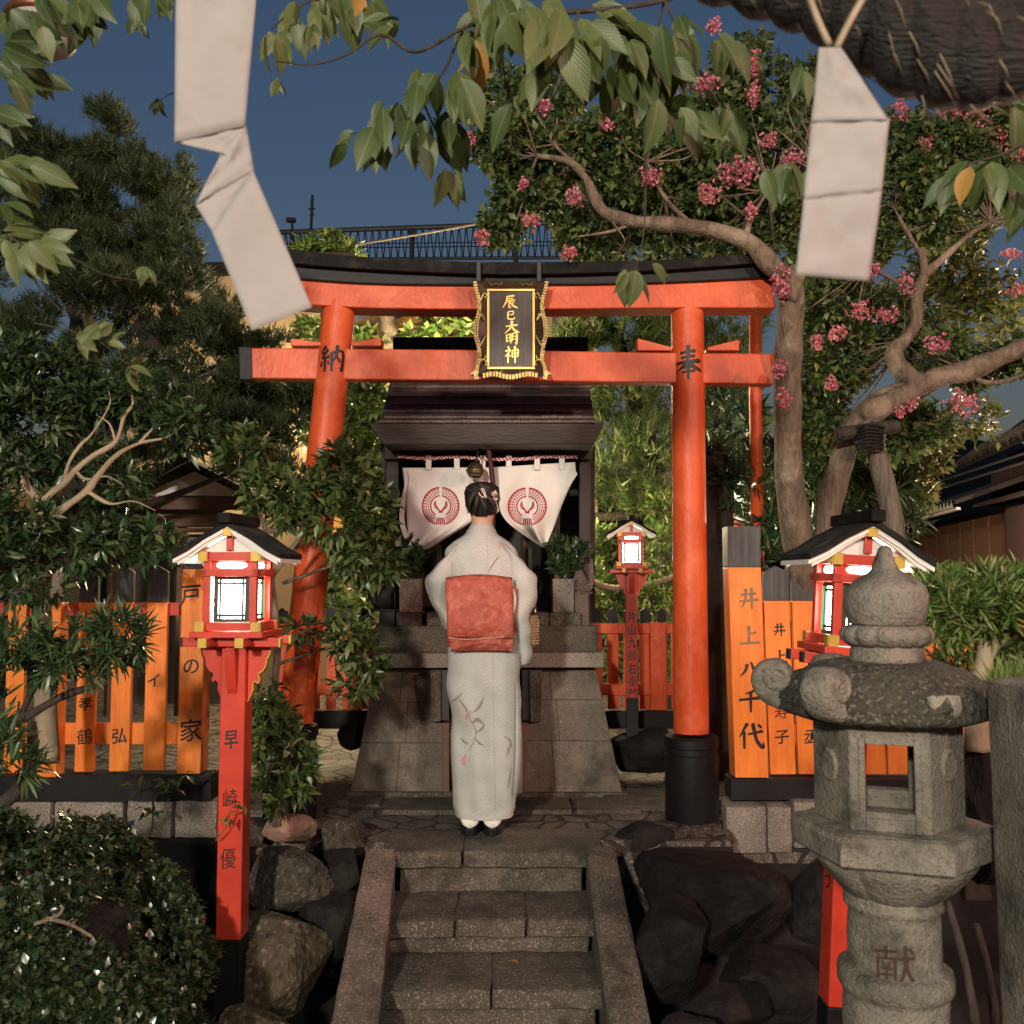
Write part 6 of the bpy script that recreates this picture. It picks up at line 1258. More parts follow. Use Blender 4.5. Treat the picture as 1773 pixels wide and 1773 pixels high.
# --- pine and shrubs behind, right of the shrine
t = tree('pine_tree', 'dense garden pine behind the shrine, left of the right pillar', (at(1090, 1200, 8.2).x, 8.2, 0))
C = [(1005, 575, 8.3, 45, 32, .4, 110), (1080, 570, 8.3, 60, 35, .4, 140), (1140, 590, 8.3, 40, 35, .4, 80), (1010, 690, 8.2, 50, 40, .4, 110), (1080, 680, 8.2, 70, 45, .5, 180), (1040, 780, 8.1, 70, 45, .5, 170), (1120, 770, 8.1, 60, 50, .5, 150), (1000, 850, 8.0, 40, 30, .4, 70), (1100, 860, 8.1, 70, 30, .4, 120), (985, 610, 8.3, 30, 30, .3, 50), (1270, 560, 8.4, 60, 40, .5, 100), (1260, 640, 8.3, 55, 50, .4, 120), (1270, 730, 8.3, 60, 50, .4, 130), (1180, 700, 8.5, 60, 160, .4, 160), (1300, 820, 8.2, 60, 50, .4, 100)]
P, A = clumps_px(C); A = unit(A*.7+np.array([0, -.3, .6])); Q, D, _ = rosettes(P, A, 14, .2, 1.2, .04)
leaves('crown', Q, D, RNG.uniform(.07, .14, len(Q)), 'needle', M['lf_crape'], t, wscale=RNG.uniform(2.2, 4, len(Q)))
mb = MB(); limb(mb, [at(1150, 1250, 8.4), at(1140, 900, 8.4), at(1100, 700, 8.4), at(1060, 560, 8.4)], .16, .05, 10)
for pts in ([(1140, 880), (1060, 895), (985, 890)], [(1130, 830), (1060, 830), (1000, 840)], [(1110, 740), (1050, 720), (1000, 690)], [(1145, 900), (1210, 890), (1300, 880)]): limb(mb, [at(x, y, 8.2) for x, y in pts], .06, .02, 7)
mb.build('trunk', M['bark_dk'], t, smooth=True)
t = tree('garden_shrub', 'bright green bush lit by the small distant lantern', (at(1040, 1200, 7.6).x, 7.6, 0), 'shrub')
C = [(1000, 935, 7.7, 50, 30, .3, 90), (1050, 960, 7.8, 60, 45, .3, 140), (1130, 960, 7.6, 40, 50, .3, 90), (1010, 1010, 7.6, 60, 40, .3, 100), (1120, 1030, 7.5, 40, 40, .3, 80), (1060, 1040, 7.7, 60, 30, .3, 80), (1150, 890, 7.7, 30, 30, .3, 40), (1040, 1130, 7.4, 70, 60, .3, 90), (1130, 1130, 7.4, 60, 60, .3, 80)]
P, A = clumps_px(C); Q, D, _ = rosettes(P, A, 10, .2, 1.3, .03); leaves('foliage', Q, D, RNG.uniform(.05, .10, len(Q)), 'lance', M['lf_podo_lt'], t)
mb = MB(); limb(mb, [at(1020, 1005, 7.2), at(1060, 1018, 7.2), at(1130, 1010, 7.2), at(1200, 985, 7.2)], .03, .02, 7); mb.build('branch', M['bark'], t, smooth=True)
# big dark trunk right behind the right pillar
t = tree('old_tree', 'thick rough dark trunk just behind the right torii pillar', (at(1240, 1330, 5.6).x, 5.6, 0))
mb = MB(); limb(mb, [at(1238, 1380, 5.6), at(1238, 1100, 5.6), at(1240, 900, 5.6), at(1236, 780, 5.7)], .11, .085, 14, 8, .3); mb.build('trunk', M['bark_dk'], t, smooth=True)
C = [(1300, 830, 5.9, 50, 30, .2, 26), (1270, 850, 5.6, 40, 25, .2, 22), (1330, 900, 5.6, 40, 25, .2, 22), (1230, 800, 5.7, 40, 30, .2, 22), (1340, 800, 6, 40, 40, .2, 26), (1310, 960, 5.4, 30, 22, .15, 16), (1450, 800, 6.4, 60, 50, .3, 60), (1510, 840, 6.4, 60, 50, .3, 60), (1420, 880, 6.2, 50, 40, .3, 44), (1540, 900, 6.4, 40, 40, .3, 36), (1400, 760, 6.4, 40, 40, .3, 36), (1480, 890, 6.3, 50, 40, .3, 40), (1270, 720, 6, 50, 50, .2, 34)]
P, A = clumps_px(C); Q, D, _ = rosettes(P, A, 16, .3, 1.3, .02); leaves('crown', Q, D, RNG.uniform(.08, .15, len(Q)), 'blade', M['lf_podo'], t)
# --- crape myrtle with pink blossom
t = tree('crape_myrtle_tree', 'pink flowering crape myrtle leaning over the right end of the torii', (at(1385, 1300, 4.62).x, 4.62, 0))
mb = MB(); limb(mb, [at(1398, 1330, 4.9), at(1390, 1050, 4.85), at(1380, 930, 4.75), at(1366, 820, 4.65), at(1364, 700, 4.6), at(1366, 600, 4.55), at(1370, 510, 4.5), at(1352, 470, 4.48)], .078, .058, 16, 8, .16)
limb(mb, [at(1384, 1300, 4.9), at(1386, 1050, 4.86), at(1398, 935, 4.76)], .04, .03, 8); mb.build('trunk', M['bark'], t, smooth=True)
for pts, r0, r1 in (([(1356, 480), (1320, 440), (1280, 412), (1200, 392), (1100, 384), (1048, 368), (1028, 340), (1016, 312), (985, 280), (930, 270)], .046, .014), ([(1345, 470), (1325, 455), (1300, 425)], .045, .03), ([(1030, 340), (1000, 290), (960, 250), (930, 200)], .012, .005), ([(1290, 415), (1300, 380), (1330, 330)], .018, .006), ([(1368, 520), (1400, 440), (1420, 380), (1430, 300)], .03, .012), ([(1200, 392), (1150, 340), (1120, 280)], .012, .005), ([(1100, 384), (1060, 400), (1000, 410)], .01, .004)):
    mb = MB(); limb(mb, [at(x, y, 4.45) for x, y in pts], r0, r1, 10, 7, .25, seed=pts[0][0]); mb.build('limb', M['bark'], t, smooth=True)
C = [(880, 250, 4.6, 60, 45, .25, 70), (960, 270, 4.7, 70, 50, .25, 110), (1050, 260, 4.7, 70, 55, .25, 120), (920, 340, 4.7, 60, 35, .2, 60), (1010, 400, 4.8, 50, 40, .2, 80), (1090, 340, 4.8, 60, 40, .25, 90), (1150, 270, 4.7, 70, 60, .25, 120), (1160, 380, 4.9, 70, 30, .25, 80), (1240, 330, 4.8, 60, 60, .25, 130), (1240, 200, 4.8, 70, 50, .25, 90), (1330, 260, 4.8, 60, 60, .25, 120), (1330, 380, 4.9, 50, 45, .25, 90), (860, 170, 4.8, 60, 40, .2, 50), (940, 180, 4.8, 70, 45, .2, 70), (1280, 430, 4.9, 60, 20, .2, 40), (1420, 260, 4.9, 50, 70, .25, 90), (1180, 440, 5.1, 70, 16, .2, 40), (1040, 430, 5.1, 60, 20, .2, 60), (870, 390, 4.8, 30, 36, .15, 36), (1290, 120, 4.7, 60, 40, .2, 40), (1400, 160, 4.7, 50, 40, .2, 40)]
P, A = clumps_px(C, 2.6); Q, D, _ = rosettes(P, A, 9, .4, 1.5, .035); leaves('crown', Q, D, RNG.uniform(.032, .06, len(Q)), 'small', M['lf_crape'], t, wscale=RNG.uniform(.9, 1.3, len(Q)))
mb = MB(); twigs(mb, P, [at(x, y, 4.45) for x, y in ((1320, 440), (1280, 412), (1200, 392), (1150, 388), (1100, 384), (1048, 368), (1028, 340), (1016, 312), (985, 280), (930, 270), (960, 250), (1300, 380), (1330, 330), (1150, 340), (1120, 280), (1400, 440), (1420, 380), (1430, 300))], 110, .005, .0015, .2); mb.build('twigs', M['bark'], t, smooth=True)
def blossoms(par, L_, Y):
    for (px, py, rx, ry) in L_:
        c = np.array(at(px, py, Y)); n = int(16+rx*ry/8); q, d = in_ell(n, .1); q = q*RNG.uniform(.6, 1.45, (n, 1)); Pp = c+q*np.array([rx, (rx+ry)/2, ry])*Y/FPX
        Q, D, _ = rosettes(Pp, d, 5, .6, 1.4, .002); leaves('blossom_cluster', Q, D, RNG.uniform(.010, .019, len(Q)), 'petal', M['petal'], par)
blossoms(t, [(808, 243, 14, 16), (835, 412, 10, 12), (918, 384, 14, 12), (993, 340, 14, 14), (1128, 306, 18, 14), (986, 440, 12, 12), (940, 185, 14, 10), (926, 128, 8, 12), (1225, 145, 26, 14), (1236, 45, 12, 14), (1302, 110, 10, 22), (1305, 165, 10, 20), (1280, 300, 36, 20), (1225, 335, 18, 18), (1330, 245, 14, 12), (1372, 275, 20, 12), (1352, 490, 14, 30), (1358, 690, 10, 16), (1350, 640, 10, 12), (1300, 365, 8, 12), (1050, 215, 12, 9), (1160, 160, 10, 10), (1410, 235, 14, 14), (905, 320, 8, 8), (1450, 330, 14, 12)], 4.42)
# second, thicker leaning tree at the right with propped limb
t = tree('crape_myrtle_tree', 'propped crape myrtle with thick crooked limb reaching to the right edge', (at(1420, 1200, 4.95).x, 4.95, 0)); Y = 4.9
mb = MB(); limb(mb, [at(1432, 1250, Y), at(1430, 930, Y), at(1446, 840, Y), at(1468, 770, Y), at(1486, 735, Y), at(1520, 700, Y), at(1580, 672, Y)], .055, .062, 12, 8, .25); mb.build('trunk', M['bark'], t, smooth=True)
for pts, r0, r1 in (([(1490, 720), (1560, 686), (1620, 655), (1680, 640), (1740, 615), (1800, 590)], .060, .046), ([(1600, 665), (1560, 640), (1548, 610), (1565, 590), (1585, 560), (1588, 510), (1600, 470), (1594, 430)], .045, .022), ([(1596, 480), (1640, 440), (1680, 405), (1715, 385)], .024, .008), ([(1588, 520), (1540, 480), (1500, 465)], .014, .005), ([(1594, 440), (1570, 400), (1548, 360)], .016, .005), ([(1680, 640), (1700, 660), (1740, 660), (1790, 640)], .02, .01)):
    mb = MB(); limb(mb, [at(x, y, Y-.05) for x, y in pts], r0, r1, 10, 8, .35, seed=pts[0][0]); mb.build('limb', M['bark'], t, smooth=True)
C = [(1440, 520, 5.2, 50, 60, .25, 100), (1450, 620, 5.3, 60, 60, .25, 110), (1530, 560, 5.3, 50, 60, .25, 90), (1480, 420, 5.1, 60, 50, .25, 90), (1560, 330, 5.0, 60, 60, .25, 120), (1640, 280, 5.0, 70, 60, .25, 130), (1720, 240, 5.0, 60, 50, .25, 110), (1620, 380, 5.1, 60, 40, .25, 80), (1560, 250, 5, 60, 40, .25, 70), (1740, 330, 5.0, 50, 40, .2, 60), (1690, 200, 5, 60, 30, .2, 50), (1760, 620, 5.0, 40, 30, .2, 40), (1620, 610, 5.2, 50, 30, .2, 40), (1540, 760, 5.6, 60, 40, .25, 80), (1600, 740, 5.6, 40, 30, .2, 50), (1410, 720, 5.6, 50, 60, .25, 80), (1690, 640, 5.2, 40, 30, .2, 30), (1400, 430, 5.1, 40, 50, .2, 50)]
P, A = clumps_px(C, 2.8); Q, D, _ = rosettes(P, A, 9, .4, 1.5, .035); leaves('crown', Q, D, RNG.uniform(.034, .062, len(Q)), 'small', M['lf_crape'], t, wscale=RNG.uniform(.9, 1.3, len(Q)))
mb = MB(); twigs(mb, P, [at(x, y, Y) for x, y in ((1594, 430), (1588, 510), (1565, 590), (1640, 440), (1680, 405), (1715, 385), (1540, 480), (1500, 465), (1548, 360), (1570, 400), (1740, 615), (1680, 640))], 110, .005, .0015, .2); mb.build('twigs', M['bark'], t, smooth=True)
blossoms(t, [(1490, 540, 18, 14), (1535, 545, 22, 12), (1420, 592, 14, 14), (1450, 578, 14, 12), (1438, 664, 12, 12), (1625, 598, 22, 14), (1668, 700, 22, 20), (1570, 490, 12, 14), (1760, 500, 16, 10), (1690, 205, 30, 14), (1725, 235, 24, 14), (1560, 190, 14, 16), (1640, 195, 20, 10), (1762, 262, 16, 16), (1578, 700, 10, 10), (1556, 712, 8, 10), (1750, 440, 14, 8), (1510, 470, 12, 10), (1600, 250, 14, 12)], 4.82)
t = tree('yellowing_tree', 'yellowish leaved small tree against the sky at the right', (at(1640, 1100, 6.4).x, 6.4, 0))
C = [(1640, 470, 6.4, 60, 40, .3, 70), (1700, 520, 6.4, 60, 40, .3, 60), (1600, 560, 6.4, 50, 40, .3, 50), (1650, 420, 6.4, 50, 30, .3, 40), (1570, 800, 6.6, 55, 50, .3, 90), (1615, 770, 6.6, 30, 26, .25, 30), (1560, 850, 6.6, 40, 40, .25, 60), (1680, 730, 6.5, 50, 26, .2, 30), (1740, 580, 6.4, 30, 20, .2, 16)]
P, A = clumps_px(C, 1.3); Q, D, _ = rosettes(P, A, 8, .4, 1.5, .05); leaves('crown', Q, D, RNG.uniform(.05, .09, len(Q)), 'small', M['lf_yellow'], t)
mb = MB(); limb(mb, [at(1555, 1150, 6.5), at(1562, 850, 6.5), at(1600, 640, 6.5), at(1640, 520, 6.5), at(1650, 430, 6.5)], .06, .015, 8); twigs(mb, P, [at(x, y, 6.5) for x, y in ((1562, 850), (1580, 750), (1600, 640), (1640, 520), (1650, 430))], 50, .009, .003); mb.build('trunk', M['bark_dk'], t, smooth=True)
# crutch props
pr_t = thing('tree_crutch', 'weathered timber crutch tied under the thick crooked limb', 'prop', (at(1540, 1200, 4.8).x, 4.8, 0))
mb = MB(); limb(mb, [at(1575, 1230, 4.8), at(1550, 930, 4.8), at(1522, 800, 4.8), at(1504, 728, 4.8)], .052, .046, 12, 8, .12); mb.build('pole', M['greywood'], pr_t, smooth=True)
mb = MB(); limb(mb, [at(1448, 752, 4.72), at(1500, 744, 4.72), at(1556, 738, 4.72)], .032, .032, 10, 6, .1); mb.build('crossbar', M['bark_dk'], pr_t, smooth=True)
mb = MB()
for i in range(7): y = 738+i*6; mb.tube([Vector(q) for q in crom([tuple(at(1482, y+4, 4.7)), tuple(at(1505, y-3, 4.64)), tuple(at(1532, y+3, 4.7)), tuple(at(1508, y+6, 4.85))], 5)], .007, 5)
for (x0, y0, x1, y1) in ((1490, 790, 1510, 730), (1520, 735, 1496, 800), (1480, 770, 1530, 745)): mb.tube([at(x0, y0, 4.66), at(x1, y1, 4.66)], .006, 5)
mb.build('rope_lashing', M['straw'], pr_t, smooth=True)
# bright podocarpus at the right edge
t = tree('podocarpus_shrub', 'bright green strap-leaved shrub at the right edge behind the stone lantern', (at(1700, 1500, 3.0).x, 3.0, GZ)); Y = 3.0
C = [(1630, 1030, 3.0, 36, 22, .1, 26), (1690, 1012, 3.0, 45, 20, .12, 30), (1750, 1012, 3.0, 40, 24, .12, 28), (1650, 1060, 2.95, 50, 30, .12, 36), (1720, 1050, 2.95, 55, 34, .12, 44), (1770, 1060, 3.0, 30, 40, .1, 26), (1625, 1100, 3.0, 28, 24, .1, 16), (1755, 1110, 3.05, 40, 26, .1, 22), (1602, 1010, 3.05, 18, 16, .08, 10), (1650, 1160, 3.3, 40, 30, .1, 20), (1690, 1110, 3.1, 40, 20, .1, 16)]
P, A = clumps_px(C, 1.2); Q, D, _ = rosettes(P, unit(A+np.array([0, -.3, .4])), 15, .3, 1.3, .012); leaves('foliage', Q, D, RNG.uniform(.045, .08, len(Q)), 'blade', M['lf_podo_lt'], t)
mb = MB()
for pts, r0, r1 in (([(1690, 1300), (1692, 1240), (1696, 1190), (1706, 1130), (1700, 1090), (1690, 1060)], .034, .018), ([(1704, 1140), (1730, 1110), (1760, 1095), (1800, 1085)], .024, .014), ([(1700, 1110), (1660, 1100), (1630, 1085)], .010, .004), ([(1700, 1100), (1690, 1060), (1670, 1040)], .016, .008)): limb(mb, [at(x, y, Y) for x, y in pts], r0, r1, 10, 7, .3)
mb.build('trunk', M['bark_pale'], t, smooth=True)
t = tree('grass_tuft', 'spiky grass tuft above the right stone post', (at(1750, 1200, 2.3).x, 2.3, at(1750, 1200, 2.3).z), 'plant')
P = np.array([at(1715+RNG.random()*75, 1190+RNG.random()*10, 2.25+RNG.random()*.2) for _ in range(70)]); Q, D, _ = rosettes(P, np.tile([[.05, -.2, 1.]], (70, 1)), 5, .1, 1.1, .004); leaves('blades', Q, D, RNG.uniform(.05, .10, len(Q)), 'needle', M['lf_podo_lt'], t, wscale=RNG.uniform(1.2, 2.2, len(Q)))
rk = MB(); 
# red beam end poking in at the right edge
rb = thing('red_beam_end', 'stub of a red beam poking in at the right edge', 'beam', tuple(at(1765, 1095, 2.7))); A_, B_ = at(1832, 1110, 2.7), at(1890, 1082, 2.7); MB().box2((A_.x, 2.7, A_.z), (B_.x, 2.9, B_.z)).build('beam', M['verm_red'], rb, bevel=.003)
# --- clipped hedge bottom-left
t = tree('clipped_hedge', 'rounded clipped hedge of small glossy leaves at the lower left', (at(150, 1700, 2.9).x, 2.9, GZ), 'hedge')
N = 13000; P = []; A = []
c0 = np.array(at(50, 1660, 3.05)); c0[2] = GZ+.27
while len(P) < N:
    d = unit(RNG.normal(0, 1, 3)); q = np.sign(d)*np.abs(d)**.5; r = 1-.18*RNG.random()**1.6
    p = c0+q*np.array([.50, .46, .60])*r+np.array([-.03, 0, 0])
    b = .11*mnoise.noise(Vector(p*4.2))+.05*mnoise.noise(Vector(p*11)); p = p+d*b
    if p[2] < GZ-.02: continue
    if p[0] > c0[0]+.1 and p[2] > GZ+.87-1.0*(p[0]-c0[0]-.1): continue
    if mnoise.noise(Vector(p*6+3)) < -.22 and RNG.random() < .85: continue
    P.append(p); A.append(d+np.array([0, -.1, .3])+RNG.normal(0, .45, 3))
P = np.array(P); A = unit(np.array(A)); Q, D, _ = rosettes(P, A, 7, .5, 1.35, .012); leaves('foliage', Q, D, RNG.uniform(.018, .036, len(Q)), 'small', M['lf_hedge'], t, wscale=RNG.uniform(1.1, 1.6, len(Q)), jit=.3)
bm = bmesh.new(); bmesh.ops.create_icosphere(bm, subdivisions=4, radius=1); mb = MB(); mb.add([Vector([math.copysign(abs(k)**.62, k)*s for k, s in zip(v.co, (.34, .34, .40))])*(1+.12*mnoise.noise(v.co*3))+Vector(c0) for v in bm.verts], [tuple(v.index for v in f.verts) for f in bm.faces]); bm.free(); mb.build('hedge_dark_core', M['soil'], t, smooth=True)  # added solid dark body in place of the hedge's shaded inside
mb = MB(); 
for _ in range(26): a_ = P[RNG.integers(len(P))]; mb.tube([Vector(a_), Vector(a_+RNG.normal(0, .05, 3))], .003, 5)
for pts in ([(80, 1590), (120, 1600), (160, 1622)], [(60, 1600), (100, 1585), (110, 1570)]): limb(mb, [at(x, y, 2.62) for x, y in pts], .006, .004, 6, 5)
mb.build('dry_twigs', M['bark'], t, smooth=True)
# small seedling below the left fence and a sprig on the lantern post
t = tree('seedling', 'thin dark seedling growing out of the left stone kerb', (at(262, 1400, 4.5).x, 4.5, 0), 'plant')
P = []; D = []
for (px, py, n) in ((262, 1398, 6), (290, 1350, 7), (320, 1345, 6), (240, 1360, 4), (305, 1372, 4)):
    for k in range(n): P.append(at(px+RNG.normal(0, 8), py+RNG.normal(0, 6), 4.5)); D.append((RNG.normal(0, 1), -.5, RNG.normal(-.2, .4)))
leaves('foliage', P, D, RNG.uniform(.05, .08, len(P)), 'small', M['lf_podo'], t); mb = MB(); limb(mb, [at(263, 1440, 4.52), at(264, 1390, 4.5), at(244, 1340, 4.5), at(240, 1318, 4.5)], .004, .002, 5); limb(mb, [at(264, 1390, 4.5), at(290, 1362, 4.5), at(320, 1350, 4.5)], .003, .002, 5); mb.build('stem', M['bark_dk'], t)
t = tree('leaf_sprig', 'small leafy sprig lying against the left red lantern post', (at(400, 1420, 3.5).x, 3.5, at(400, 1460, 3.5).z), 'plant')
P = []; D = []
for (px, py) in ((392, 1388), (410, 1395), (425, 1392), (398, 1410), (388, 1416), (408, 1414), (396, 1426), (418, 1400)): P.append(at(px-4, py, 3.5)); D.append((RNG.normal(.5, .6), -.4, RNG.normal(0, .5)))
leaves('foliage', P, D, RNG.uniform(.035, .055, len(P)), 'small', M['lf_shrub'], t); mb = MB(); limb(mb, [at(374, 1455, 3.52), at(392, 1430, 3.5), at(402, 1392, 3.5)], .003, .0015, 5); mb.build('stem', M['bark'], t)
# ================================================================ FOREGROUND: CHERRY LEAVES, PAPER STREAMERS, STRAW ROPE
def cherry(label, clusters, twl, par=None):
    t = par or thing('cherry_branch', label, 'branch', tuple(at(*twl[0][0][0], twl[0][1])), 'cherry branches overhead'); P = []; D = []; S = []; T = []
    for (px, py, n, ln, sp, Y, ang, da, t0, t1) in clusters:
        for k in range(int(n*1.55+.5)):
            x = px+RNG.normal(0, sp*.6); y = py+RNG.normal(0, sp*.45); yy = Y+RNG.normal(0, .09); a = R(ang+RNG.uniform(-da, da))
            P.append(at(x, y, yy)); D.append((math.cos(a), RNG.normal(0, .30), math.sin(a))); S.append(ln*yy/FPX*RNG.uniform(.52, 1.0)); T.append(RNG.uniform(t0, t1))
    D = np.array(D); 
    leaves('leaves', np.array(P), D, S, 'ovate', M['lf_cherry'], t, tone=T, up=(0, -1, .35), jit=.55, wscale=RNG.uniform(.85, 1.1, len(P)))
    mb = MB()
    for pts, Y, r0, r1 in twl: limb(mb, [at(x, y, Y) for x, y in pts], r0, r1, 7, 6, .2)
    mb.build('twigs', M['bark_dk'], t, smooth=True); return t
# (px,py,n,len,spread,Y,angle,dangle,tone lo,hi)  angle -90 hangs straight down
cherry('cherry branch with large drooping leaves across the top middle', [
 (610, 232, 3, 62, 12, 2.3, -110, 50, .1, .5), (640, 225, 4, 92, 16, 2.25, -85, 25, .1, .8), (690, 190, 7, 86, 24, 2.25, -110, 40, 0, .5), (740, 130, 6, 100, 22, 2.2, -115, 35, .2, .6), (720, 205, 7, 95, 24, 2.2, -75, 30, 0, .5), (770, 210, 5, 100, 18, 2.25, -70, 25, 0, .5),
 (785, 295, 4, 78, 10, 2.25, -85, 30, .3, .8), (790, 130, 4, 120, 14, 2.15, -85, 25, .4, .95), (815, 60, 5, 105, 18, 2.15, -85, 30, .6, 1.0), (855, 10, 6, 105, 26, 2.1, -110, 40, .3, .7), (900, 20, 8, 120, 32, 2.1, -85, 40, .4, .8), (960, 30, 8, 125, 30, 2.05, -80, 35, .5, .8), (1000, 60, 6, 115, 26, 2.05, -75, 30, .5, .85), (1040, 40, 6, 110, 28, 2.1, -60, 35, .4, .8), (1090, 60, 8, 115, 30, 2.1, -70, 40, .3, .7), (1075, 120, 6, 105, 26, 2.15, -80, 30, .2, .6), (1140, 100, 6, 105, 30, 2.15, -70, 40, .2, .6), (1130, 165, 5, 100, 22, 2.2, -80, 30, .1, .6), (1180, 190, 3, 92, 20, 2.2, -70, 30, .2, .6), (1170, 40, 6, 105, 30, 2.15, -60, 40, .2, .6), (880, 185, 2, 92, 10, 2.2, -120, 15, .2, .6), (930, 110, 4, 100, 20, 2.1, -95, 30, .4, .9), (1250, 60, 4, 100, 24, 2.2, -70, 40, .1, .5), (1255, 190, 3, 90, 16, 2.25, -80, 30, .2, .5), (690, 40, 3, 70, 14, 2.25, -150, 40, .1, .5), (1095, 470, 3, 72, 10, 2.2, -85, 45, .3, .7), (1130, 462, 1, 62, 4, 2.2, -35, 10, .3, .6)],
 [([(1300, -60), (1150, 0), (1000, 20), (880, 20), (800, 50), (720, 90), (660, 60), (600, 95), (540, 112), (480, 106)], 2.2, .007, .0018), ([(880, 20), (870, 80), (875, 140), (890, 200)], 2.2, .003, .0015), ([(800, 50), (770, 120), (730, 170), (690, 200), (640, 225), (605, 232)], 2.25, .004, .0018), ([(730, 170), (760, 240), (785, 295)], 2.25, .003, .0015), ([(1150, 0), (1130, 100), (1120, 250), (1115, 400), (1100, 470)], 2.22, .003, .0012), ([(1000, 20), (1010, 80), (1000, 160)], 2.1, .003, .0015), ([(1150, 0), (1200, 100), (1250, 190)], 2.2, .004, .0015)])
cherry('cherry twig with small yellowing leaves beside the long paper streamer', [(470, 60, 3, 78, 16, 2.35, -95, 30, .5, .85), (520, 20, 6, 70, 24, 2.4, -85, 40, .5, .92), (560, 0, 6, 80, 24, 2.4, -75, 40, .3, .8), (600, -5, 4, 85, 18, 2.35, -75, 30, .3, .7), (620, -10, 2, 60, 6, 2.3, -75, 10, .93, 1), (545, 50, 4, 55, 14, 2.4, -90, 30, .4, .8), (648, 0, 2, 76, 8, 2.3, -60, 15, .3, .6), (480, 138, 4, 36, 7, 2.5, -90, 55, .3, .6), (235, 36, 5, 38, 8, 2.5, -90, 60, .1, .4), (275, 176, 5, 30, 7, 2.5, -90, 55, .1, .5)],
 [([(700, -60), (600, -20), (520, 10), (470, 50)], 2.4, .004, .0018), ([(486, 105), (484, 140)], 2.5, .0015, .001), ([(300, 10), (262, 26), (235, 36)], 2.5, .0015, .001), ([(302, 160), (288, 166), (275, 176)], 2.5, .0015, .001)])
cherry('cherry branch with leaf clusters hanging at the upper left edge', [(20, 20, 6, 95, 24, 2.1, -70, 40, 0, .5), (70, 0, 6, 90, 26, 2.1, -60, 40, .1, .5), (130, 0, 6, 90, 26, 2.15, -70, 40, .1, .6), (165, 0, 4, 80, 20, 2.15, -70, 35, .1, .5), (10, 80, 5, 95, 20, 2.05, -40, 40, 0, .4), (30, 130, 5, 80, 22, 2.1, -30, 40, 0, .4), (0, 190, 5, 85, 16, 2.1, -50, 40, 0, .4), (75, 50, 2, 66, 8, 2.0, -90, 20, .55, .8), (240, -10, 4, 60, 20, 2.2, -80, 35, .1, .4), (55, 140, 4, 55, 16, 2.2, -20, 35, .2, .5), (290, -20, 3, 60, 12, 2.2, -80, 30, .1, .4)],
 [([(-60, -30), (60, -20), (160, -15), (300, -30)], 2.15, .006, .003), ([(-40, 60), (10, 110), (60, 140)], 2.1, .003, .0015)])
cherry('cherry twig with broad green leaves at the left edge beside the conifer', [(10, 285, 5, 92, 14, 1.95, -20, 35, .2, .6), (40, 290, 4, 90, 10, 1.95, -40, 30, .3, .6), (0, 350, 4, 85, 12, 1.95, -30, 35, .2, .5), (45, 420, 5, 92, 8, 1.9, -40, 55, .5, .8), (20, 425, 4, 88, 10, 1.9, -70, 50, .5, .8), (0, 400, 4, 85, 10, 1.9, -30, 50, .4, .7), (70, 428, 3, 80, 6, 1.9, 0, 30, .5, .75), (250, 462, 3, 40, 5, 2.1, -80, 45, .6, .8)],
 [([(-60, 260), (0, 280), (40, 292)], 1.95, .003, .0015), ([(-60, 380), (0, 400), (45, 425), (120, 445), (190, 478), (285, 490)], 1.92, .0025, .001), ([(35, 430), (70, 500), (120, 550)], 1.95, .002, .001)])
cherry('cherry twig with few pale rounded leaves in front of the dark conifer', [(140, 585, 6, 46, 12, 2.0, -20, 70, .55, .8), (190, 590, 4, 44, 10, 2.0, -20, 60, .55, .8), (225, 636, 4, 46, 6, 2.0, -30, 80, .6, .82), (175, 575, 3, 40, 8, 2.0, 30, 40, .5, .8)],
 [([(60, 560), (120, 572), (170, 590), (225, 635)], 2.0, .002, .001)])
cherry('cherry branch with drooping leaves near the right paper streamer', [(1330, 290, 3, 82, 10, 2.1, -85, 35, .2, .5), (1370, 285, 4, 92, 12, 2.1, -85, 35, .2, .5), (1390, 300, 2, 60, 6, 2.1, -100, 20, .1, .4), (1385, 120, 3, 74, 10, 2.2, -90, 35, .1, .5), (1690, 280, 4, 92, 12, 2.1, -105, 30, .2, .6), (1680, 290, 1, 82, 2, 2.0, -105, 5, .93, .96), (1720, 285, 4, 100, 12, 2.1, -85, 30, .3, .7), (1750, 290, 3, 100, 10, 2.1, -80, 25, .2, .5), (1770, 330, 3, 95, 10, 2.1, -85, 25, .2, .5), (1760, 180, 3, 90, 12, 2.1, -70, 30, .2, .6), (1650, 300, 2, 72, 8, 2.1, -120, 20, .1, .4)],
 [([(1900, 180), (1800, 230), (1740, 265), (1690, 280), (1650, 298)], 2.1, .004, .0015), ([(1420, 100), (1390, 200), (1360, 280)], 2.1, .003, .0012)])
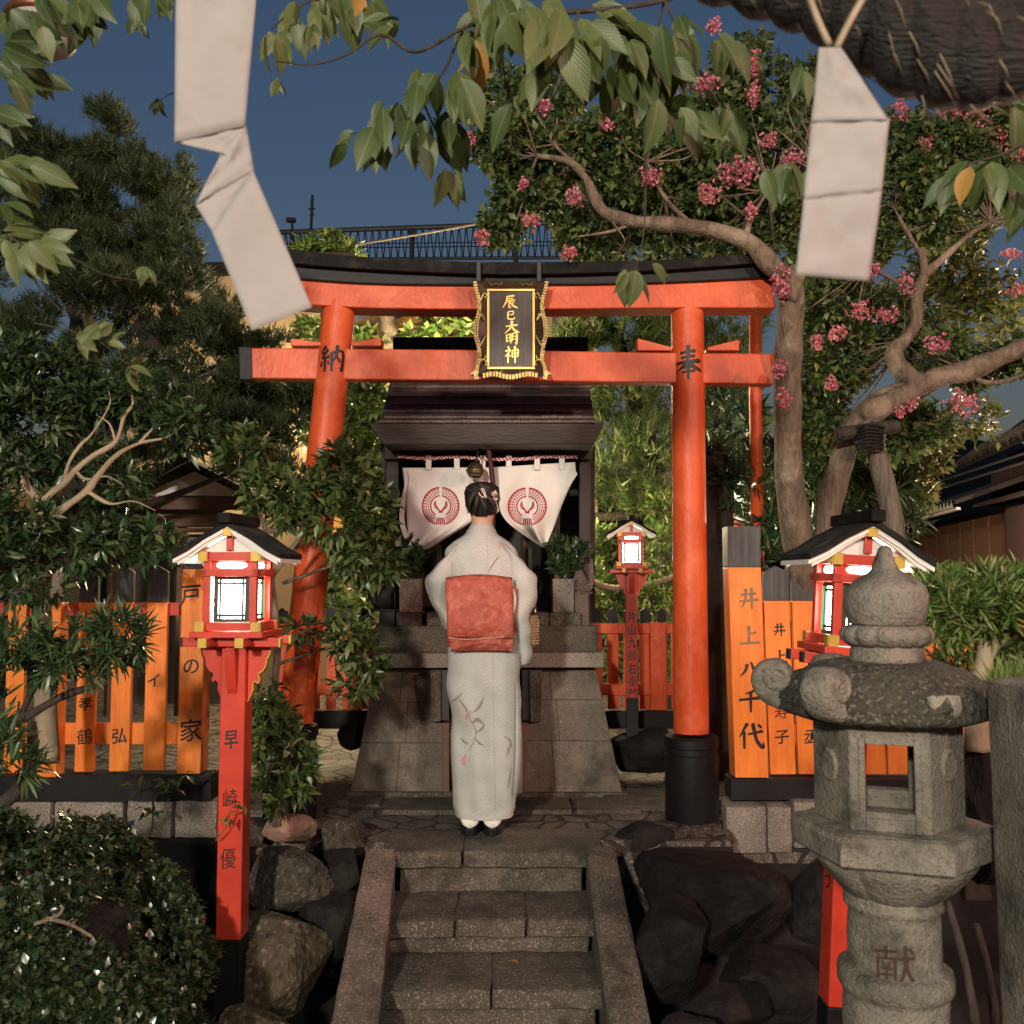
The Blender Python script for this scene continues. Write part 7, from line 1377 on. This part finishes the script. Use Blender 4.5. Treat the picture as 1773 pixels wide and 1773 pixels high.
# ---- paper streamers
def paper(name, panels, Y, label):
    r = thing(name, label, 'paper streamer', tuple(at(panels[0][0][0][0], panels[0][0][0][1], Y)))
    for i, (quad, dys) in enumerate(panels):
        n = 14; vs = []
        for j in range(n+1):
            for k in range(n+1):
                u, v = k/n, j/n; p = [(quad[0][q]*(1-u)+quad[1][q]*u)*(1-v)+(quad[3][q]*(1-u)+quad[2][q]*u)*v for q in (0, 1)]
                dy = (dys[0]*(1-u)+dys[1]*u)*(1-v)+(dys[3]*(1-u)+dys[2]*u)*v
                q3 = at(*p, Y+dy+.004*mnoise.noise(Vector((u*3+i*7, v*3, 0)))+.0015*mnoise.noise(Vector((u*9+i*7, v*9, 4)))); vs.append(q3)
        o = MB().add(vs, [(j*(n+1)+k, (j+1)*(n+1)+k, (j+1)*(n+1)+k+1, j*(n+1)+k+1) for j in range(n) for k in range(n)]).build('fold', M['paper'], r, smooth=True)
        o.modifiers.new('t', 'SOLIDIFY').thickness = .0006
    return r
paper('paper_streamer', [(((305, -70), (449, -70), (424, 218), (302, 246)), (0, -.01, .012, 0)), (((302, 246), (424, 218), (440, 292), (384, 264)), (0.002, .014, .03, .004)), (((384, 264), (426, 216), (440, 296), (338, 354)), (.006, .016, .02, .0)), (((338, 354), (440, 296), (414, 366), (366, 398)), (.001, .018, .006, -.006)), (((366, 398), (437, 292), (540, 532), (436, 572)), (-.006, .016, -.012, -.024))], 1.25, 'long folded white paper streamer twisting down at the upper left')
paper('paper_streamer', [(((1419, 82), (1456, 82), (1538, 207), (1405, 210)), (0, 0, -.004, .004)), (((1405, 208), (1540, 204), (1527, 330), (1392, 345)), (.006, -.002, .004, .002)), (((1392, 345), (1527, 330), (1505, 487), (1378, 476)), (.002, .004, .014, -.004))], 1.03, 'short white paper streamer tied under the straw rope at the upper right')
tie = MB(); 
for pts in ([(1395, -20), (1418, 40), (1436, 78)], [(1498, -10), (1470, 40), (1448, 84)]): tie.tube([Vector(q) for q in crom([tuple(at(x, y, 1.035)) for x, y in pts], 6)], .004, 6)
tag(tie.build('straw_tie', M['straw_pale'], None, smooth=True), 'pale straw string tying the right paper streamer to the rope', 'string')
# ---- thick straw rope
rope = thing('straw_rope', 'thick dark twisted straw rope sagging across the top right corner', 'rope', tuple(at(1600, 60, 1.1))); RYp = 1.12
path = crom([tuple(at(x, y, RYp)) for x, y in ((1100, -120), (1240, -84), (1350, -52), (1440, -22), (1540, 42), (1640, 86), (1720, 84), (1800, 56), (1950, -10))], 14); n = len(path)
for s in range(3):
    q = []
    for i, p in enumerate(path):
        a = i*.22+s*2*PI/3; q.append(Vector(p)+Vector((0, math.cos(a), math.sin(a)))*.028)
    mb = MB(); mb.tube(q, [.036*(.75+.35*min(1, i/(n*.55))) for i in range(n)], 14); mb.build('strand', M['straw'], rope, smooth=True)
ws = MB()
for _ in range(170):
    i = int(RNG.integers(4, n-6)); p = np.array(path[i]); a = RNG.uniform(0, 2*PI); k = (.064)*(.75+.35*min(1, i/(n*.55))); c = p+np.array([0, math.cos(a), math.sin(a)])*k
    t_ = unit(np.array(path[i+1])-np.array(path[i-1])); tw = np.array([0, -math.sin(a), math.cos(a)]); d = unit(t_*RNG.uniform(.5, 1.2)+tw*.75); L_ = RNG.uniform(.02, .05)
    o_ = np.array([0, math.cos(a), math.sin(a)])*RNG.uniform(.001, .007)
    ws.tube([Vector(c), Vector(c+d*L_*.5+o_), Vector(c+d*L_-np.array([0, 0, .004]))], RNG.uniform(.0005, .0009), 4)
ws.build('glint_wisps', M['straw_pale'], rope, smooth=True)  # loose straw whose pale colour stands in for glints on the rope
# ---- round lamp shade half hidden by leaves, top left
sh_ = thing('round_lamp', 'round white lamp shade with brown rim half hidden by leaves', 'lamp', tuple(at(75, 50, 2.6))); c = at(78, 46, 2.6); k = 2.6/FPX
MB().lathe([(.2*k, -50*k), (34*k, -46*k), (50*k, -34*k), (58*k, -14*k), (60*k, 2*k)], 32, c).build('shade', mat('grey_white_glass', (.30,.28,.25,1), (.24,.22,.2,1), .4, 8), sh_, smooth=True)
MB().lathe([(60*k, 2*k), (66*k, 4*k), (68*k, 12*k), (62*k, 16*k), (30*k, 30*k), (8*k, 36*k), (.5*k, 37*k)], 32, c).build('rim', mat('brown_copper', (.16,.06,.025,1), (.09,.035,.016,1), .4, 10, metal=.4), sh_, smooth=True)
mb = MB(); mb.tube([c+Vector((0, 0, 36*k)), c+Vector((0, 0, .5))], .004, 6); mb.build('cord', M['iron'], sh_)
# ---- a few fallen leaves
for px, py, Y, z, ang, mt, lb in ((752, 1640, 3.55, -.281, .3, 'lf_yellow', 'dry curled leaf lying at the back of the third stone step'), (898, 1668, 3.48, -.281, 2.6, 'lf_cherry', 'brown fallen leaf lying across the joint of the third stone step'), (1290, 1700, 3.28, GZ+.20, 1.0, 'lf_cherry', 'fallen leaf lying on the dark stones right of the steps'), (1465, 1395, 0, 0, 0, None, '')):
    if mt is None: continue
    p = atz(px, py, z+.004); o = leaves('fallen_leaf', [tuple(p)], [(math.cos(ang), math.sin(ang), .12)], [.055], 'ovate', M['lf_cherry'], None, tone=[.97], up=(0, 0, 1), jit=.05)
    co = np.empty(len(o.data.vertices)*3); o.data.vertices.foreach_get('co', co); co = (co.reshape(-1, 3)-np.array(p)).ravel(); o.data.vertices.foreach_set('co', co); o.location = p
    tag(o, lb, 'leaf', 'fallen leaves')
